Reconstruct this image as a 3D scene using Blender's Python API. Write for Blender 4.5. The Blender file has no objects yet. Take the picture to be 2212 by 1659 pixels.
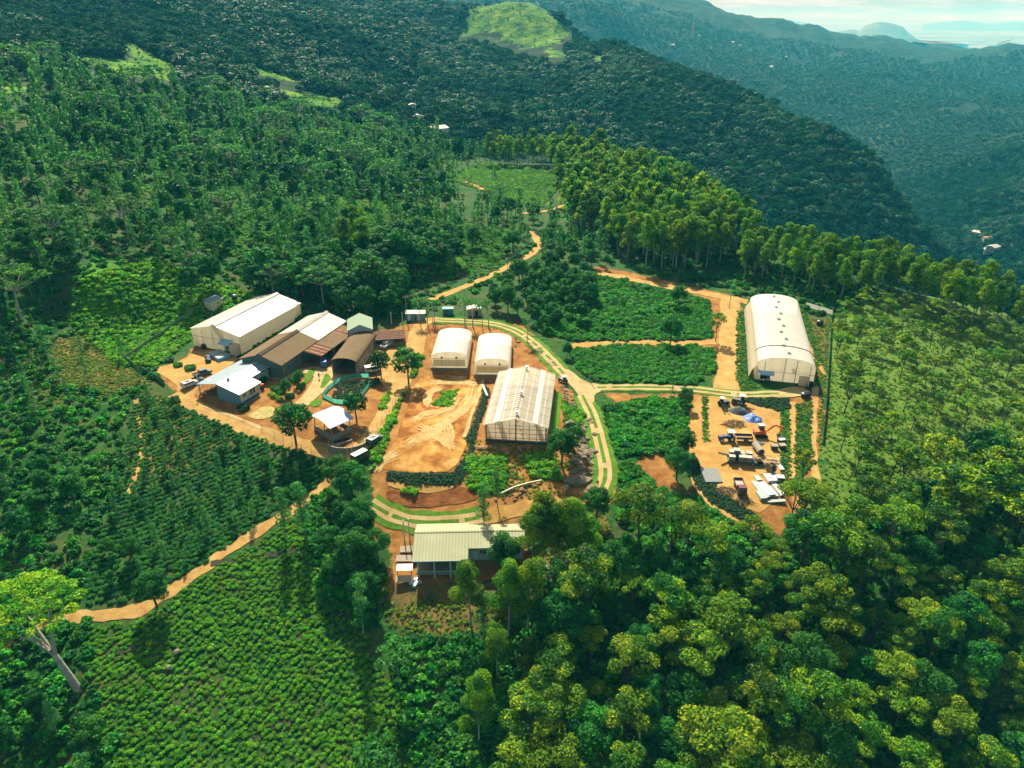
import bpy, bmesh, math, random, time
import numpy as np
from mathutils import Vector, Matrix
from mathutils.geometry import delaunay_2d_cdt
T0 = time.time()
random.seed(7); rng = np.random.default_rng(7)
sc = bpy.context.scene
COL = sc.collection
R = math.radians

# ------------------------------------------------------------------ camera, sky, sun, exposure
CAMH, PITCH, FU = 90.0, 26.5, 1587.7          # camera height above the site, tilt, focal length in picture units (2212 wide)
cam = bpy.data.cameras.new('camera'); camo = bpy.data.objects.new('camera', cam); COL.objects.link(camo)
camo.location = (0, 0, CAMH); camo.rotation_euler = (R(90 - PITCH), 0, 0)
cam.sensor_width = 36.0; cam.lens = 36.0 * FU / 2212.0
cam.clip_start = 1.0; cam.clip_end = 120000.0
sc.camera = camo
HAZE = 1.2e-4
SUN_EL, SUN_AZ = 46.0, -12.0                  # azimuth from +Y, negative = towards -X
wd = bpy.data.worlds.new('World'); sc.world = wd; wd.use_nodes = True
nt = wd.node_tree; nt.nodes.clear()
wo = nt.nodes.new('ShaderNodeOutputWorld'); bg = nt.nodes.new('ShaderNodeBackground')
sky = nt.nodes.new('ShaderNodeTexSky'); sky.sky_type = 'NISHITA'; sky.sun_disc = False
sky.sun_elevation = R(SUN_EL); sky.sun_rotation = R(SUN_AZ); sky.air_density = 1.0; sky.dust_density = 2.2; sky.ozone_density = 1.0
bg.inputs['Strength'].default_value = 0.05
tc = nt.nodes.new('ShaderNodeTexCoord'); mp = nt.nodes.new('ShaderNodeMapping')
mp.inputs['Scale'].default_value = (5.0, 5.0, 60.0)
nz = nt.nodes.new('ShaderNodeTexNoise'); nz.inputs['Scale'].default_value = 2.2; nz.inputs['Detail'].default_value = 7.0; nz.inputs['Roughness'].default_value = .62
cr = nt.nodes.new('ShaderNodeValToRGB'); cr.color_ramp.elements[0].position = .47; cr.color_ramp.elements[1].position = .66
cr.color_ramp.elements[0].color = (0, 0, 0, 1); cr.color_ramp.elements[1].color = (.75, .75, .75, 1)
mx = nt.nodes.new('ShaderNodeMix'); mx.data_type = 'RGBA'
tint = nt.nodes.new('ShaderNodeMix'); tint.data_type = 'RGBA'; tint.blend_type = 'MULTIPLY'; tint.inputs[0].default_value = 1.0
tint.inputs[7].default_value = (0.97, 1.0, 0.96, 1)
L = nt.links.new
L(tc.outputs['Generated'], mp.inputs['Vector']); L(mp.outputs[0], nz.inputs['Vector']); L(nz.outputs['Fac'], cr.inputs[0])
L(sky.outputs[0], tint.inputs[6]); L(cr.outputs[0], mx.inputs[0]); L(tint.outputs[2], mx.inputs[6])
mx.inputs[7].default_value = (8.6, 8.7, 8.0, 1)
L(mx.outputs[2], bg.inputs['Color']); L(bg.outputs[0], wo.inputs['Surface'])
sl = bpy.data.lights.new('sun', 'SUN'); sl.energy = 5.0; sl.angle = R(0.53); sl.color = (1.0, .92, .74)
so = bpy.data.objects.new('sun', sl); COL.objects.link(so)
sd = Vector((math.sin(R(SUN_AZ)) * math.cos(R(SUN_EL)), math.cos(R(SUN_AZ)) * math.cos(R(SUN_EL)), math.sin(R(SUN_EL))))
so.rotation_euler = sd.to_track_quat('Z', 'Y').to_euler()
sc.view_settings.view_transform = 'Standard'; sc.view_settings.look = 'None'
sc.view_settings.exposure = 1.4; sc.view_settings.gamma = 1.0
cy = sc.cycles
cy.max_bounces = 5; cy.diffuse_bounces = 3; cy.glossy_bounces = 2; cy.transmission_bounces = 3; cy.volume_bounces = 0; cy.transparent_max_bounces = 8
cy.sample_clamp_indirect = 4.0; cy.use_denoising = True

# ------------------------------------------------------------------ picture <-> ground
cp, sp = math.cos(R(PITCH)), math.sin(R(PITCH))
def ray(u, v):
    a = (np.asarray(u, float) - 1106.0) / FU; t = (np.asarray(v, float) - 829.5) / FU
    dx, dy, dz = a, cp - t * sp, -sp - t * cp
    h = np.hypot(dx, dy)
    return np.arctan2(dx, dy), dz / h                 # azimuth, slope of the ray
def project(p):
    x, y, z = p[0], p[1], p[2] - CAMH
    d = y * cp - z * sp
    return 1106 + FU * x / d, 829.5 - FU * (y * sp + z * cp) / d
def c1(x, y): return 324 + x / 3.724, 594 + y / 3.724
def c2(x, y): return 810 + x / 3.724, 621 + y / 3.724
def c3(x, y): return 1242 + x / 3.724, 594 + y / 3.724
def c4(x, y): return 1404 + x / 4.389, 783 + y / 4.389
def c5(x, y): return 756 + x / 3.724, 945 + y / 3.724

# ------------------------------------------------------------------ terrain: heights z/d over (azimuth, log distance)
ctrl = []
def cz(u, v, z):
    az, s = ray(u, v); d = (z - CAMH) / s; ctrl.append((float(az), math.log(d), z / d))
def cd(u, v, d):
    az, s = ray(u, v); ctrl.append((float(az), math.log(d), (CAMH + d * float(s)) / d))
def ch(u, d, z):
    a = math.atan((u - 1106) / FU / cp)
    for _ in range(4):
        y = d * math.cos(a); dep = y * cp + (CAMH - z) * sp; a = math.asin(max(-.9, min(.9, (u - 1106) / FU * dep / d)))
    ctrl.append((a, math.log(d), z / d))
for q in [(440,700,2),(650,655,3),(560,720,1.5),(480,800,.8),(640,850,0),(820,720,.8),(900,700,1.2),(700,930,-1),(760,985,-2),(400,830,.6),(600,910,-.6),
          (740,800,.2),(960,790,-.6),(1065,795,-.8),(960,710,.8),(1080,715,.6),(1050,955,-2.2),(1195,955,-2.2),(1195,815,-1),(1060,830,-1.2),
          (910,830,-2.2),(1020,830,-2.2),(860,1000,-2.6),(985,1005,-2.6),(920,1022,-2.8),(920,1045,-3.8),(920,1092,-6.2),(1150,1050,-5),(830,1050,-4.2),
          (820,1110,-6.6),(960,1122,-6.8),(1140,1095,-6.3),(960,1150,-8.2),(1140,1140,-8.2),
          (1250,830,-1),(1280,900,-1.5),(1310,1000,-3),(1300,1070,-4.6),(1450,845,-1),(1650,850,-1),(1750,850,-1),(1230,960,-2.8),(1240,1040,-4.4),
          (1630,820,-1),(1765,825,-1),(1610,690,0),(1725,680,0),(1300,600,1.5),(1500,610,1),(1400,720,.3),(1150,650,1.2),(1400,920,-2.2),(1400,1050,-5),
          (1510,900,-2.4),(1680,900,-2.4),(1550,1000,-2.8),(1685,1000,-2.8),(1600,1085,-3.2),(1540,1110,-5),(1650,1140,-5),
          (890,1200,-10),(1130,1200,-10),(900,1245,-10.5),(1130,1245,-10.5),(1000,1300,-12),(1000,1400,-15),(1000,1640,-22),(1250,1200,-8.5),
          (1300,1300,-11),(1700,1250,-9),(2100,1300,-14),(2200,1000,-10),(1900,1000,-5),(1500,1600,-22),(2200,1640,-25),(1800,1450,-17),
          (1900,800,-2),(2100,800,-5),(2200,750,-8),(2200,690,-9),(2000,640,-4),(1850,600,-2),(1700,560,-1),
          (300,900,-1.5),(100,900,1),(500,1000,-4.5),(300,1150,-8),(100,1200,-8),(450,1230,-10),(700,1050,-6),(600,1130,-8),(250,1330,-12),(20,1380,-13),
          (200,1500,-16),(500,1400,-15),(700,1300,-13),(400,1640,-20),(50,1640,-20),(750,1600,-21),(780,1200,-9.5),(100,700,6),(300,700,4),(0,800,6),(250,800,2),
          (-300,1200,-10),(-300,1640,-20),(-300,900,4),(2600,1640,-26),(2600,1200,-18),(2600,900,-18),(1106,2300,-30),(-500,2300,-30),(2600,2300,-34)]: cz(*q)
for q in [(0,600,255),(200,600,255),(400,600,262),(600,600,268),(800,600,270),(1000,600,272),(0,500,300),(200,500,300),(400,500,312),(600,500,325),(800,500,334),(1000,500,338),(1200,500,338),
          (0,400,350),(200,400,352),(400,400,378),(600,400,410),(800,400,430),(1000,400,442),(1100,400,442),(0,300,420),(200,300,425),(400,300,480),(600,300,540),(800,300,600),(930,300,610),
          (0,200,530),(200,200,540),(400,200,630),(600,200,720),(800,215,760),(0,100,720),(200,100,740),(400,100,860),(600,100,950),(800,110,1010),(0,0,1000),(200,0,1030),(400,0,1150),(600,0,1250),(800,20,1450),
          (900,230,860),(900,150,1050),(900,60,1300),(960,22,1480),(0,-150,1500),(400,-150,1700),(700,-110,1900),(880,-50,2100),(-500,100,800),(-500,300,450),(-500,500,300),(-500,-200,1500),
          (1050,380,470),(1180,400,440),(1300,450,385),(1300,400,440),(1300,362,500),(1150,350,520),(1050,345,545),(1440,410,440),(1400,500,338),(1500,452,395),(1560,520,325),(1400,560,298),
          (1240,78,1300),(1370,118,1200),(1500,165,1110),(1650,212,1010),(1800,285,905),(1885,340,850),(1925,430,815),(1970,545,765),(1560,400,720),(1400,250,860),(1250,180,1000),(1250,250,850),
          (1800,450,720),(1750,350,800),(1050,220,900),(1100,150,1080),(1060,255,760),(1600,300,850),
          (1118,-1,1500),(1160,10,1490),(1205,46,1440),(1075,9,1490),(1035,32,1470),(1050,24,1480),(990,72,1420),(1080,60,1420),(1182,26,1470),(1225,70,1400),(1110,105,1330),
          (1230,-35,4200),(1350,-25,4200),(1481,2,4100),(1548,9,4000),(1588,40,3900),(1631,50,4000),(1696,61,4300),(1761,59,4600),(1831,91,4600),(1886,90,4600),(1936,110,4300),(2050,114,4100),(2212,114,4000),(2500,114,4000),
          (1300,40,3000),(1400,100,2900),(1500,80,3200),(1600,150,2600),(1700,130,3100),(1800,180,2600),(1900,250,2150),(2100,180,2900),(2100,250,2200),(1950,300,1850),(2212,350,1500),(2212,500,1060),(2100,450,1150),(2212,600,860),(2130,530,980),(2500,400,1200),(2500,600,800)]: cd(*q)
for q in [(1050,660,-25),(1300,620,-45),(1500,520,-50),(1700,430,-50),(1900,370,-48),(2100,345,-55),(2250,320,-60),(2600,300,-70),(1240,1800,-110),(1500,1600,-180),(1700,1350,-205),(1900,1150,-220),(2010,940,-200),(2080,780,-170),(2200,600,-150),
          (1100,1800,-20),(1040,2100,-20)]: ch(*q)
for uu in range(-900, 3200, 300):
    for dd, zz in ((8200,-330),(13000,-345),(25000,-350),(60000,-360),(90000,-365)): ch(uu, dd, zz)
CT = np.array(ctrl)
def kern(a, b):
    d2 = (a[:, None, 0] - b[None, :, 0]) ** 2 + (a[:, None, 1] - b[None, :, 1]) ** 2
    return np.sqrt(d2 + .02 ** 2)
nC = len(CT)
A = np.zeros((nC + 1, nC + 1)); A[:nC, :nC] = kern(CT, CT) - np.eye(nC) * .004; A[nC, :nC] = 1; A[:nC, nC] = 1
W = np.linalg.solve(A, np.append(CT[:, 2], 0))
AZ = np.radians(np.arange(-62, 62.01, .22))
LR = np.concatenate([np.arange(math.log(38), math.log(640), .006), np.arange(math.log(640), math.log(6500), .011), np.arange(math.log(6500), math.log(90000), .04)])
NA, NR = len(AZ), len(LR)
ga, gl = np.meshgrid(AZ, LR, indexing='ij')
pts = np.stack([ga.ravel(), gl.ravel()], 1)
VAL = np.empty(len(pts))
for i in range(0, len(pts), 20000):
    VAL[i:i + 20000] = kern(pts[i:i + 20000], CT) @ W[:nC] + W[nC]
GR = np.exp(gl)
GX, GY = GR * np.sin(ga), GR * np.cos(ga)
def hashn(ix, iy, s):
    n = (ix * 374761393 + iy * 668265263 + s * 974711) & 0x7fffffff
    n = ((n ^ (n >> 13)) * 1274126177) & 0x7fffffff
    return ((n ^ (n >> 16)) & 0xffff) / 65535.0
def vnoise(x, y, s=0):
    ix, iy = np.floor(x).astype(np.int64), np.floor(y).astype(np.int64); fx, fy = x - ix, y - iy
    fx, fy = fx * fx * (3 - 2 * fx), fy * fy * (3 - 2 * fy)
    return (hashn(ix, iy, s) * (1 - fx) + hashn(ix + 1, iy, s) * fx) * (1 - fy) + (hashn(ix, iy + 1, s) * (1 - fx) + hashn(ix + 1, iy + 1, s) * fx) * fy
def fbm(x, y, o=5, s=0):
    t = 0; a = .5
    for k in range(o):
        t = t + a * (vnoise(x, y, s + k) - .5) * 2; x, y, a = x * 2.03 + 11.3, y * 2.03 + 7.7, a * .5
    return t
GZ = (VAL.reshape(NA, NR)) * GR
far = np.clip((GR - 520) / 500, 0, 1) * np.clip((12000 - GR) / 4000, 0, 1)
pk = np.exp(-(((ga - ray(1115, 20)[0]) / .05) ** 2 + ((gl - math.log(1450)) / .14) ** 2))
GZ += far * (1 - .85 * pk) * (26 * fbm(GX / 330, GY / 330, 5, 3) * np.clip(GR / 1100, .6, 2.6) + 14 * fbm(GX / 90, GY / 90, 3, 9) * np.clip(GR / 1500, .3, 1.6))
near = np.clip((GR - 225) / 120, 0, 1) * (1 - far)
GZ += near * 3.0 * fbm(GX / 45, GY / 45, 3, 5)
vf = np.clip((GR - 7600) / 3000, 0, 1)
GZ = GZ * (1 - vf) + vf * (-340 + 30 * fbm(GX / 3000, GY / 3000, 4, 21))

def zat(x, y):
    x, y = np.asarray(x, float), np.asarray(y, float)
    a = (np.arctan2(x, y) - AZ[0]) / (AZ[1] - AZ[0]); l = np.interp(np.log(np.hypot(x, y)), LR, np.arange(NR))
    i = np.clip(np.floor(a).astype(int), 0, NA - 2); j = np.clip(np.floor(l).astype(int), 0, NR - 2); fa, fl = np.clip(a - i, 0, 1), l - j
    return (GZ[i, j] * (1 - fa) + GZ[i + 1, j] * fa) * (1 - fl) + (GZ[i, j + 1] * (1 - fa) + GZ[i + 1, j + 1] * fa) * fl
def at_many(u, v):
    u, v = np.atleast_1d(np.asarray(u, float)), np.atleast_1d(np.asarray(v, float))
    az, s = ray(u, v); out = np.full((len(u), 3), np.nan); rr = np.exp(LR)
    for k in range(0, len(u), 1500):
        a = (az[k:k + 1500] - AZ[0]) / (AZ[1] - AZ[0]); i = np.clip(np.floor(a).astype(int), 0, NA - 2); f = np.clip(a - i, 0, 1)[:, None]
        zc = GZ[i] * (1 - f) + GZ[i + 1] * f
        df = CAMH + s[k:k + 1500, None] * rr[None, :] - zc
        neg = df < 0; j = np.argmax(neg, 1); ok = neg.any(1) & (j > 0); jj = np.clip(j, 1, NR - 1); n = np.arange(len(j))
        d0, d1 = df[n, jj - 1], df[n, jj]; t = d0 / (d0 - d1 + 1e-9); r = rr[jj - 1] + (rr[jj] - rr[jj - 1]) * t
        x, y = r * np.sin(az[k:k + 1500]), r * np.cos(az[k:k + 1500])
        o = np.stack([x, y, CAMH + s[k:k + 1500] * r], 1); o[~ok] = np.nan
        out[k:k + 1500] = o
    return out
def at(u, v):
    p = at_many([u], [v])[0]
    return Vector((float(p[0]), float(p[1]), float(zat(p[0], p[1]))))
# ------------------------------------------------------------------ materials
def new_mat(name):
    m = bpy.data.materials.new(name); m.use_nodes = True; t = m.node_tree; t.nodes.clear()
    o = t.nodes.new('ShaderNodeOutputMaterial'); return m, t, o
def nd(t, typ, **kw):
    n = t.nodes.new(typ)
    for k, v in kw.items():
        if k.startswith('i_'):
            key = k[2:]; n.inputs[int(key) if key.isdigit() else key].default_value = v
        else: setattr(n, k, v)
    return n
def ramp(t, fac, stops):
    r = t.nodes.new('ShaderNodeValToRGB'); e = r.color_ramp.elements
    while len(e) < len(stops): e.new(.5)
    for k, (p, c) in enumerate(stops): e[k].position = p; e[k].color = (*c, 1) if len(c) == 3 else c
    t.links.new(fac, r.inputs[0]); return r.outputs[0]
def mixc(t, fac, a, b, mode='MIX'):
    m = t.nodes.new('ShaderNodeMix'); m.data_type = 'RGBA'; m.blend_type = mode
    for s, x in ((0, fac), (6, a), (7, b)):
        if isinstance(x, (int, float)): m.inputs[s].default_value = x
        elif isinstance(x, tuple): m.inputs[s].default_value = (*x, 1)
        else: t.links.new(x, m.inputs[s])
    return m.outputs[2]
def mathn(t, op, a, b=0.0, clamp=False):
    m = t.nodes.new('ShaderNodeMath'); m.operation = op; m.use_clamp = clamp
    for s, x in ((0, a), (1, b)):
        if isinstance(x, (int, float)): m.inputs[s].default_value = x
        else: t.links.new(x, m.inputs[s])
    return m.outputs[0]
def coords(t, kind='Object'):
    if kind == 'World': return t.nodes.new('ShaderNodeNewGeometry').outputs['Position']
    return t.nodes.new('ShaderNodeTexCoord').outputs[kind]
def noise(t, vec, scale, detail=4, rough=.6, dist=0.0):
    n = nd(t, 'ShaderNodeTexNoise', i_Scale=scale, i_Detail=detail, i_Roughness=rough, i_Distortion=dist)
    t.links.new(vec, n.inputs['Vector']); return n.outputs['Fac']
def mat(name, stops, scale=1.0, rough=.8, bump=.0, coord='Object', detail=5, spec=.3, metal=0.0, transl=0.0, bscale=None, dist=0.0):
    m, t, o = new_mat(name); v = coords(t, coord)
    f = noise(t, v, scale, detail, .62, dist)
    b = nd(t, 'ShaderNodeBsdfPrincipled', i_Roughness=rough, i_Metallic=metal); b.inputs['Specular IOR Level'].default_value = spec
    t.links.new(ramp(t, f, stops) if len(stops) > 1 else ramp(t, f, [(0, stops[0][1]), (1, tuple(c * .9 for c in stops[0][1]))]), b.inputs['Base Color'])
    if bump:
        bp = nd(t, 'ShaderNodeBump', i_Strength=bump, i_Distance=.3); t.links.new(noise(t, v, bscale or scale * 4, 4), bp.inputs['Height']); t.links.new(bp.outputs[0], b.inputs['Normal'])
    sh = b.outputs[0]
    if transl:
        tr = nd(t, 'ShaderNodeBsdfTranslucent'); t.links.new(b.inputs['Base Color'].links[0].from_socket, tr.inputs[0])
        mxs = nd(t, 'ShaderNodeMixShader', i_0=transl); t.links.new(sh, mxs.inputs[1]); t.links.new(tr.outputs[0], mxs.inputs[2]); sh = mxs.outputs[0]
    t.links.new(sh, o.inputs['Surface']); return m
def plain(name, c, rough=.6, spec=.4, metal=0.0, var=.15, scale=2.0):
    return mat(name, [(.25, tuple(x * (1 - var) for x in c)), (.75, tuple(min(1, x * (1 + var)) for x in c))], scale, rough, spec=spec, metal=metal)
def stripes(name, ca, cb, axis, freq, rough=.55, dirt=(.25, .2, .12), damt=.35, spec=.4, bump=.25, transl=0.0, dscale=.5, transp=0.0):
    """sheet roofing / film: fine ribs across one object axis plus weathering blotches"""
    m, t, o = new_mat(name); v = coords(t); s = nd(t, 'ShaderNodeSeparateXYZ'); t.links.new(v, s.inputs[0])
    w = mathn(t, 'SINE', mathn(t, 'MULTIPLY', s.outputs[axis], freq * 2 * math.pi)); w = mathn(t, 'MULTIPLY_ADD', w, .5); w.node.inputs[2].default_value = .5
    c = mixc(t, w, ca, cb); n = noise(t, v, dscale, 6, .68)
    c = mixc(t, mathn(t, 'MULTIPLY', ramp(t, n, [(.46, (0, 0, 0)), (.7, (1, 1, 1))]), damt), c, dirt)
    b = nd(t, 'ShaderNodeBsdfPrincipled', i_Roughness=rough); b.inputs['Specular IOR Level'].default_value = spec
    t.links.new(c, b.inputs['Base Color'])
    bp = nd(t, 'ShaderNodeBump', i_Strength=bump, i_Distance=.05); t.links.new(w, bp.inputs['Height']); t.links.new(bp.outputs[0], b.inputs['Normal'])
    sh = b.outputs[0]
    if transl:
        tr = nd(t, 'ShaderNodeBsdfTranslucent'); t.links.new(c, tr.inputs[0]); ms = nd(t, 'ShaderNodeMixShader', i_0=transl)
        t.links.new(sh, ms.inputs[1]); t.links.new(tr.outputs[0], ms.inputs[2]); sh = ms.outputs[0]
    if transp:
        tp = nd(t, 'ShaderNodeBsdfTransparent'); ms = nd(t, 'ShaderNodeMixShader', i_0=transp); t.links.new(sh, ms.inputs[1]); t.links.new(tp.outputs[0], ms.inputs[2]); sh = ms.outputs[0]
    t.links.new(sh, o.inputs['Surface']); return m
def leaf_mat(name, ca, cb, cc, transl=.34, rough=.6, spec=.12, var=.25):
    m, t, o = new_mat(name)
    at_ = nd(t, 'ShaderNodeAttribute', attribute_name='tint'); oi = nd(t, 'ShaderNodeObjectInfo')
    c = ramp(t, at_.outputs['Fac'], [(0.0, ca), (.5, cb), (1.0, cc)])
    hs = nd(t, 'ShaderNodeHueSaturation'); t.links.new(c, hs.inputs['Color'])
    v = mathn(t, 'MULTIPLY_ADD', oi.outputs['Random'], 2 * var); v.node.inputs[2].default_value = 1 - var; t.links.new(v, hs.inputs['Value'])
    h = mathn(t, 'MULTIPLY_ADD', mathn(t, 'FRACT', mathn(t, 'MULTIPLY', oi.outputs['Random'], 7.31)), .03); h.node.inputs[2].default_value = .485; t.links.new(h, hs.inputs['Hue'])
    b = nd(t, 'ShaderNodeBsdfPrincipled', i_Roughness=rough); b.inputs['Specular IOR Level'].default_value = spec if sum(cb) > .07 else .02; t.links.new(hs.outputs[0], b.inputs['Base Color'])
    tr = nd(t, 'ShaderNodeBsdfTranslucent'); t.links.new(mixc(t, 1.0, hs.outputs[0], (1.2, 1.25, .4), 'MULTIPLY'), tr.inputs[0])
    ms = nd(t, 'ShaderNodeMixShader', i_0=transl); t.links.new(b.outputs[0], ms.inputs[1]); t.links.new(tr.outputs[0], ms.inputs[2]); t.links.new(ms.outputs[0], o.inputs['Surface'])
    return m

# ------------------------------------------------------------------ mesh helpers
class MB:
    def __init__(s): s.v = []; s.f = []; s.m = []
    def add(s, vs, fs, mi=0):
        o = len(s.v); s.v += [tuple(p) for p in vs]; s.f += [tuple(i + o for i in f) for f in fs]; s.m += [mi] * len(fs); return s
    def box(s, c, d, rz=0.0, mi=0, rx=0.0, ry=0.0, taper=1.0):
        M = Matrix.Rotation(rz, 3, 'Z') @ Matrix.Rotation(ry, 3, 'Y') @ Matrix.Rotation(rx, 3, 'X'); vs = []
        for k in range(8):
            t = taper if k & 4 else 1.0
            vs.append(Vector(c) + M @ Vector(((1 if k & 1 else -1) * d[0] / 2 * t, (1 if k & 2 else -1) * d[1] / 2 * t, (1 if k & 4 else -1) * d[2] / 2)))
        return s.add(vs, [(0, 2, 3, 1), (4, 5, 7, 6), (0, 1, 5, 4), (1, 3, 7, 5), (3, 2, 6, 7), (2, 0, 4, 6)], mi)
    def tube(s, path, rad, n=6, mi=0, cap=True):
        P = [Vector(p) for p in path]; rr = rad if isinstance(rad, (list, tuple)) else [rad] * len(P); rings = []
        for i, p in enumerate(P):
            d = (P[min(i + 1, len(P) - 1)] - P[max(i - 1, 0)]).normalized(); a = d.orthogonal().normalized() if abs(d.z) > .9 else d.cross(Vector((0, 0, 1))).normalized(); b = d.cross(a)
            rings += [p + (a * math.cos(2 * math.pi * k / n) + b * math.sin(2 * math.pi * k / n)) * rr[i] for k in range(n)]
        fs = [(i * n + k, i * n + (k + 1) % n, (i + 1) * n + (k + 1) % n, (i + 1) * n + k) for i in range(len(P) - 1) for k in range(n)]
        if cap: fs += [tuple(range(n))[::-1], tuple(range((len(P) - 1) * n, len(P) * n))]
        return s.add(rings, fs, mi)
    def prism(s, poly, axis_vec, mi=0):
        """closed polygon of 3-D points swept along a vector"""
        n = len(poly); a = [Vector(p) for p in poly]; b = [p + Vector(axis_vec) for p in a]
        return s.add(a + b, [tuple(range(n))[::-1], tuple(range(n, 2 * n))] + [(k, (k + 1) % n, n + (k + 1) % n, n + k) for k in range(n)], mi)
    def sheet(s, rows, th=0.0, mi=0):
        """grid of points (list of rows), optional thickness downwards"""
        nr, nc = len(rows), len(rows[0]); vs = [Vector(p) for r in rows for p in r]
        fs = [(i * nc + j, i * nc + j + 1, (i + 1) * nc + j + 1, (i + 1) * nc + j) for i in range(nr - 1) for j in range(nc - 1)]
        if th:
            N = len(vs); vs += [p - Vector((0, 0, th)) for p in vs]; fs += [tuple(i + N for i in f[::-1]) for f in fs[:]]
            ed = [j for j in range(nc)] + [i * nc + nc - 1 for i in range(1, nr)] + [(nr - 1) * nc + j for j in range(nc - 2, -1, -1)] + [i * nc for i in range(nr - 2, 0, -1)]
            fs += [(ed[(k + 1) % len(ed)], ed[k], ed[k] + N, ed[(k + 1) % len(ed)] + N) for k in range(len(ed))]
        return s.add(vs, fs, mi)
    def mesh(s, name, mats, smooth=False):
        me = bpy.data.meshes.new(name); me.from_pydata(s.v, [], s.f)
        for m in (mats if isinstance(mats, (list, tuple)) else [mats]): me.materials.append(m)
        if any(s.m): me.polygons.foreach_set('material_index', s.m)
        if smooth: me.polygons.foreach_set('use_smooth', [True] * len(s.f))
        me.update(); return me
    def build(s, name, mats, parent=None, smooth=False, label=None, loc=None, rz=0.0):
        o = bpy.data.objects.new(name, s.mesh(name, mats, smooth)); COL.objects.link(o)
        if parent: o.parent = parent
        if label: o['label'] = label
        if loc is not None: o.location = loc
        if rz: o.rotation_euler.z = rz
        return o
def np_mesh(name, V, F, mats, tint=None, smooth=False):
    me = bpy.data.meshes.new(name); n = F.shape[1]
    me.vertices.add(len(V)); me.vertices.foreach_set('co', np.ascontiguousarray(V, np.float32).ravel())
    me.loops.add(F.size); me.loops.foreach_set('vertex_index', np.ascontiguousarray(F, np.int32).ravel())
    me.polygons.add(len(F)); me.polygons.foreach_set('loop_start', np.arange(0, F.size, n, dtype=np.int32)); me.polygons.foreach_set('loop_total', np.full(len(F), n, np.int32))
    if smooth: me.polygons.foreach_set('use_smooth', np.ones(len(F), bool))
    for m in (mats if isinstance(mats, (list, tuple)) else [mats]): me.materials.append(m)
    me.update(calc_edges=True)
    if tint is not None:
        a = me.attributes.new('tint', 'FLOAT', 'FACE'); a.data.foreach_set('value', np.ascontiguousarray(tint, np.float32))
    return me
def link(name, me, parent=None, loc=None):
    o = bpy.data.objects.new(name, me); COL.objects.link(o)
    if parent: o.parent = parent
    if loc is not None: o.location = loc
    return o
def thing(name, label, cat, loc=(0, 0, 0), rz=0.0, group=None):
    o = bpy.data.objects.new(name, None); COL.objects.link(o); o.empty_display_size = .5
    o.location = loc; o.rotation_euler = (0, 0, rz); return tag(o, label, cat, group)
def tag(o, label=None, cat=None, group=None, kind=None):
    if label: o['label'] = label
    if cat: o['category'] = cat
    if group: o['group'] = group
    if kind: o['kind'] = kind
    return o
def dup(root, loc, rz, label=None, scale=1.0):
    r = root.copy(); COL.objects.link(r); r.location = loc; r.rotation_euler = (0, 0, rz); r.scale = (scale,) * 3
    if label: r['label'] = label
    for chd in list(root.children):
        c = chd.copy(); COL.objects.link(c); c.parent = r
        for g in chd.children:
            d = g.copy(); COL.objects.link(d); d.parent = c
    return r
def pxpoly(P): return [at(*p).to_2d() for p in P]
def inpoly(x, y, P):
    x, y = np.asarray(x), np.asarray(y); r = np.zeros(x.shape, bool); n = len(P)
    for i in range(n):
        (x0, y0), (x1, y1) = P[i], P[(i + 1) % n]
        c = ((y0 > y) != (y1 > y)); r ^= c & (x < (x1 - x0) * (y - y0) / (y1 - y0 + 1e-12) + x0)
    return r
def sdf(x, y, P):
    d = np.full(x.shape, 1e9); n = len(P)
    for i in range(n):
        x0, y0 = P[i]; x1, y1 = P[(i + 1) % n]; ex, ey = x1 - x0, y1 - y0
        t = np.clip(((x - x0) * ex + (y - y0) * ey) / (ex * ex + ey * ey + 1e-9), 0, 1); d = np.minimum(d, np.hypot(x - x0 - t * ex, y - y0 - t * ey))
    return np.where(inpoly(x, y, P), d, -d)
def resample(P, step, closed=False):
    P = [Vector((p[0], p[1])) for p in P]; out = []
    segs = range(len(P)) if closed else range(len(P) - 1)
    for i in segs:
        a, b = P[i], P[(i + 1) % len(P)]; n = max(1, int((b - a).length / step)); out += [a.lerp(b, k / n) for k in range(n)]
    if not closed: out.append(P[-1])
    return out
def smoothpath(P, it=2, closed=False):
    P = [Vector((p[0], p[1])) for p in P]
    for _ in range(it):
        Q = [] if closed else [P[0]]
        for i in range(len(P) if closed else len(P) - 1):
            a, b = P[i], P[(i + 1) % len(P)]; Q += [a.lerp(b, .25), a.lerp(b, .75)]
        if not closed: Q.append(P[-1])
        P = Q
    return P
EXCL = []                                    # footprints where nothing is planted
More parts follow.
